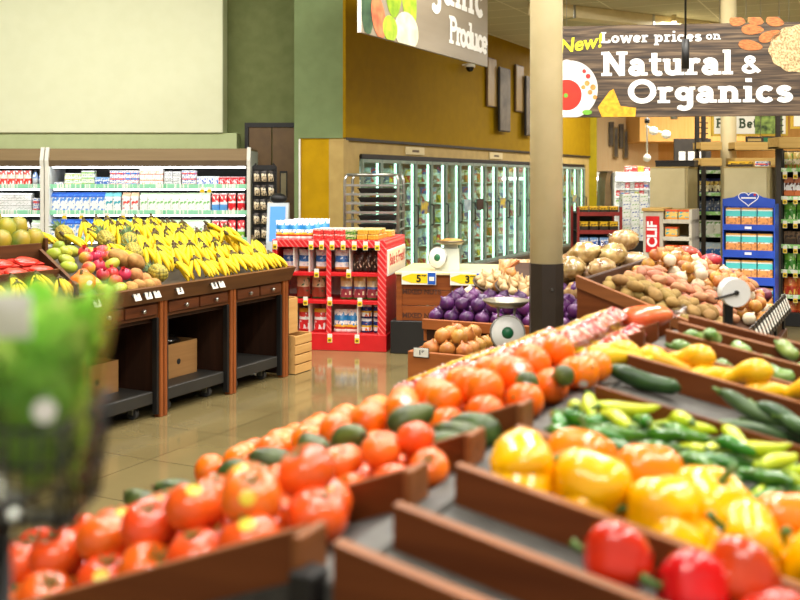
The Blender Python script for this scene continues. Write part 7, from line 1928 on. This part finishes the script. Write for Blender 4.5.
def leaf(mb, base, dirv, L_, w, curl, mi=0):
    base = Vector(base); d = Vector(dirv).normalized(); s = d.cross(Vector((0, 0, 1))).normalized() if abs(d.z) < .98 else Vector((1, 0, 0)); n = s.cross(d)
    rows = []
    for i in range(6):
        t = i / 5
        c = base + d * (L_ * t) + n * (curl * L_ * t * t)
        ww = w * math.sin(PI * (.12 + .83 * t)) ** .8
        rows.append([c - s * ww + n * (.15 * ww + .006 * math.sin(9 * t)), c, c + s * ww + n * (.15 * ww - .006 * math.sin(9 * t))])
    vs = [q for r in rows for q in r]
    F = [(3 * i + j, 3 * i + j + 1, 3 * i + j + 4, 3 * i + j + 3) for i in range(5) for j in range(2)]
    mb.add(vs, F, mi, True)
def lettuce_bag(x, y, z, h, r0, r1, label, seed, n_leaf=90):
    r2 = random.Random(seed)
    e = empty('lettuce_bag', label, 'bagged lettuce', (x, y, z), 0, 'bagged lettuce on the wire stand')
    mb = MB()
    for k in range(n_leaf):
        a = r2.uniform(0, 2 * PI); zz = r2.uniform(.02, h * .78); rr = (r0 + (r1 - r0) * zz / h) * r2.uniform(.2, .75)
        L_ = min(r2.uniform(.035, .06), h - zz + .01)
        leaf(mb, (rr * math.cos(a), rr * math.sin(a), zz), (math.cos(a) * .25, math.sin(a) * .25, 1), L_, r2.uniform(.012, .02), r2.uniform(-.1, .3), 0 if r2.random() < .6 else 1)
    mb.build('leaves', [m_lettuce, m_lettuce2], e)
    sl = MB(); n = 24; prof = [(r0 * .7, 0), (r0, h * .05), ((r0 + r1) / 2, h * .5), (r1, h)]
    vs = []
    for r, zz in prof:
        for i in range(n): vs.append((r * math.cos(2 * PI * i / n) * (1 + .05 * math.sin(5 * i)), r * math.sin(2 * PI * i / n) * (1 + .05 * math.cos(3 * i)), zz + (.008 * math.sin(i * 2.3) if zz == h else 0)))
    sl.add(vs, [(a * n + i, a * n + (i + 1) % n, (a + 1) * n + (i + 1) % n, (a + 1) * n + i) for a in range(3) for i in range(n)], 0, True)
    sl.build('clear_sleeve', m_clear, e)
    return e
lb1 = lettuce_bag(-.282, .782, zb0 + .002, .178, .03, .064, 'front right clear sleeve of bright green lettuce with a round white sticker', 1)
lettuce_bag(-.345, .775, zb0 + .002, .155, .026, .044, 'front left clear sleeve of green lettuce behind the white card', 2)
lettuce_bag(-.318, .842, zb0 + .002, .17, .024, .046, 'rear clear sleeve of green lettuce at the picture edge', 3)
MB().cyl((0, 0, 0), (0, -.0015, 0), .0085, n=18).build('round_sticker', m_tag, lb1, (.022, -.05, .097))
cd = empty('price_card', 'white price card on a black clip above the lettuce at the left edge', 'price card', (-.296, .726, 1.385))
MB().cbox(-.035, .028, 0, .002, 0, .032, .0005).build('card', m_tag, cd); MB().cyl((-.03, .003, -.07), (-.03, .003, .03), .0016, n=6).build('clip_wire', m_black, cd)
bad = {k: v for k, v in LABELS.items() if len(v) > 1}
if bad: print('DUPLICATE LABELS', len(bad), list(bad.items())[:12])
import re as _re
lng = [k for k in LABELS if not 4 <= len(_re.findall(r"[A-Za-z0-9'-]+", k)) <= 16]
if lng: print('LABEL LENGTH', len(lng), sorted({x[:60]: x for x in lng}.values())[:40])
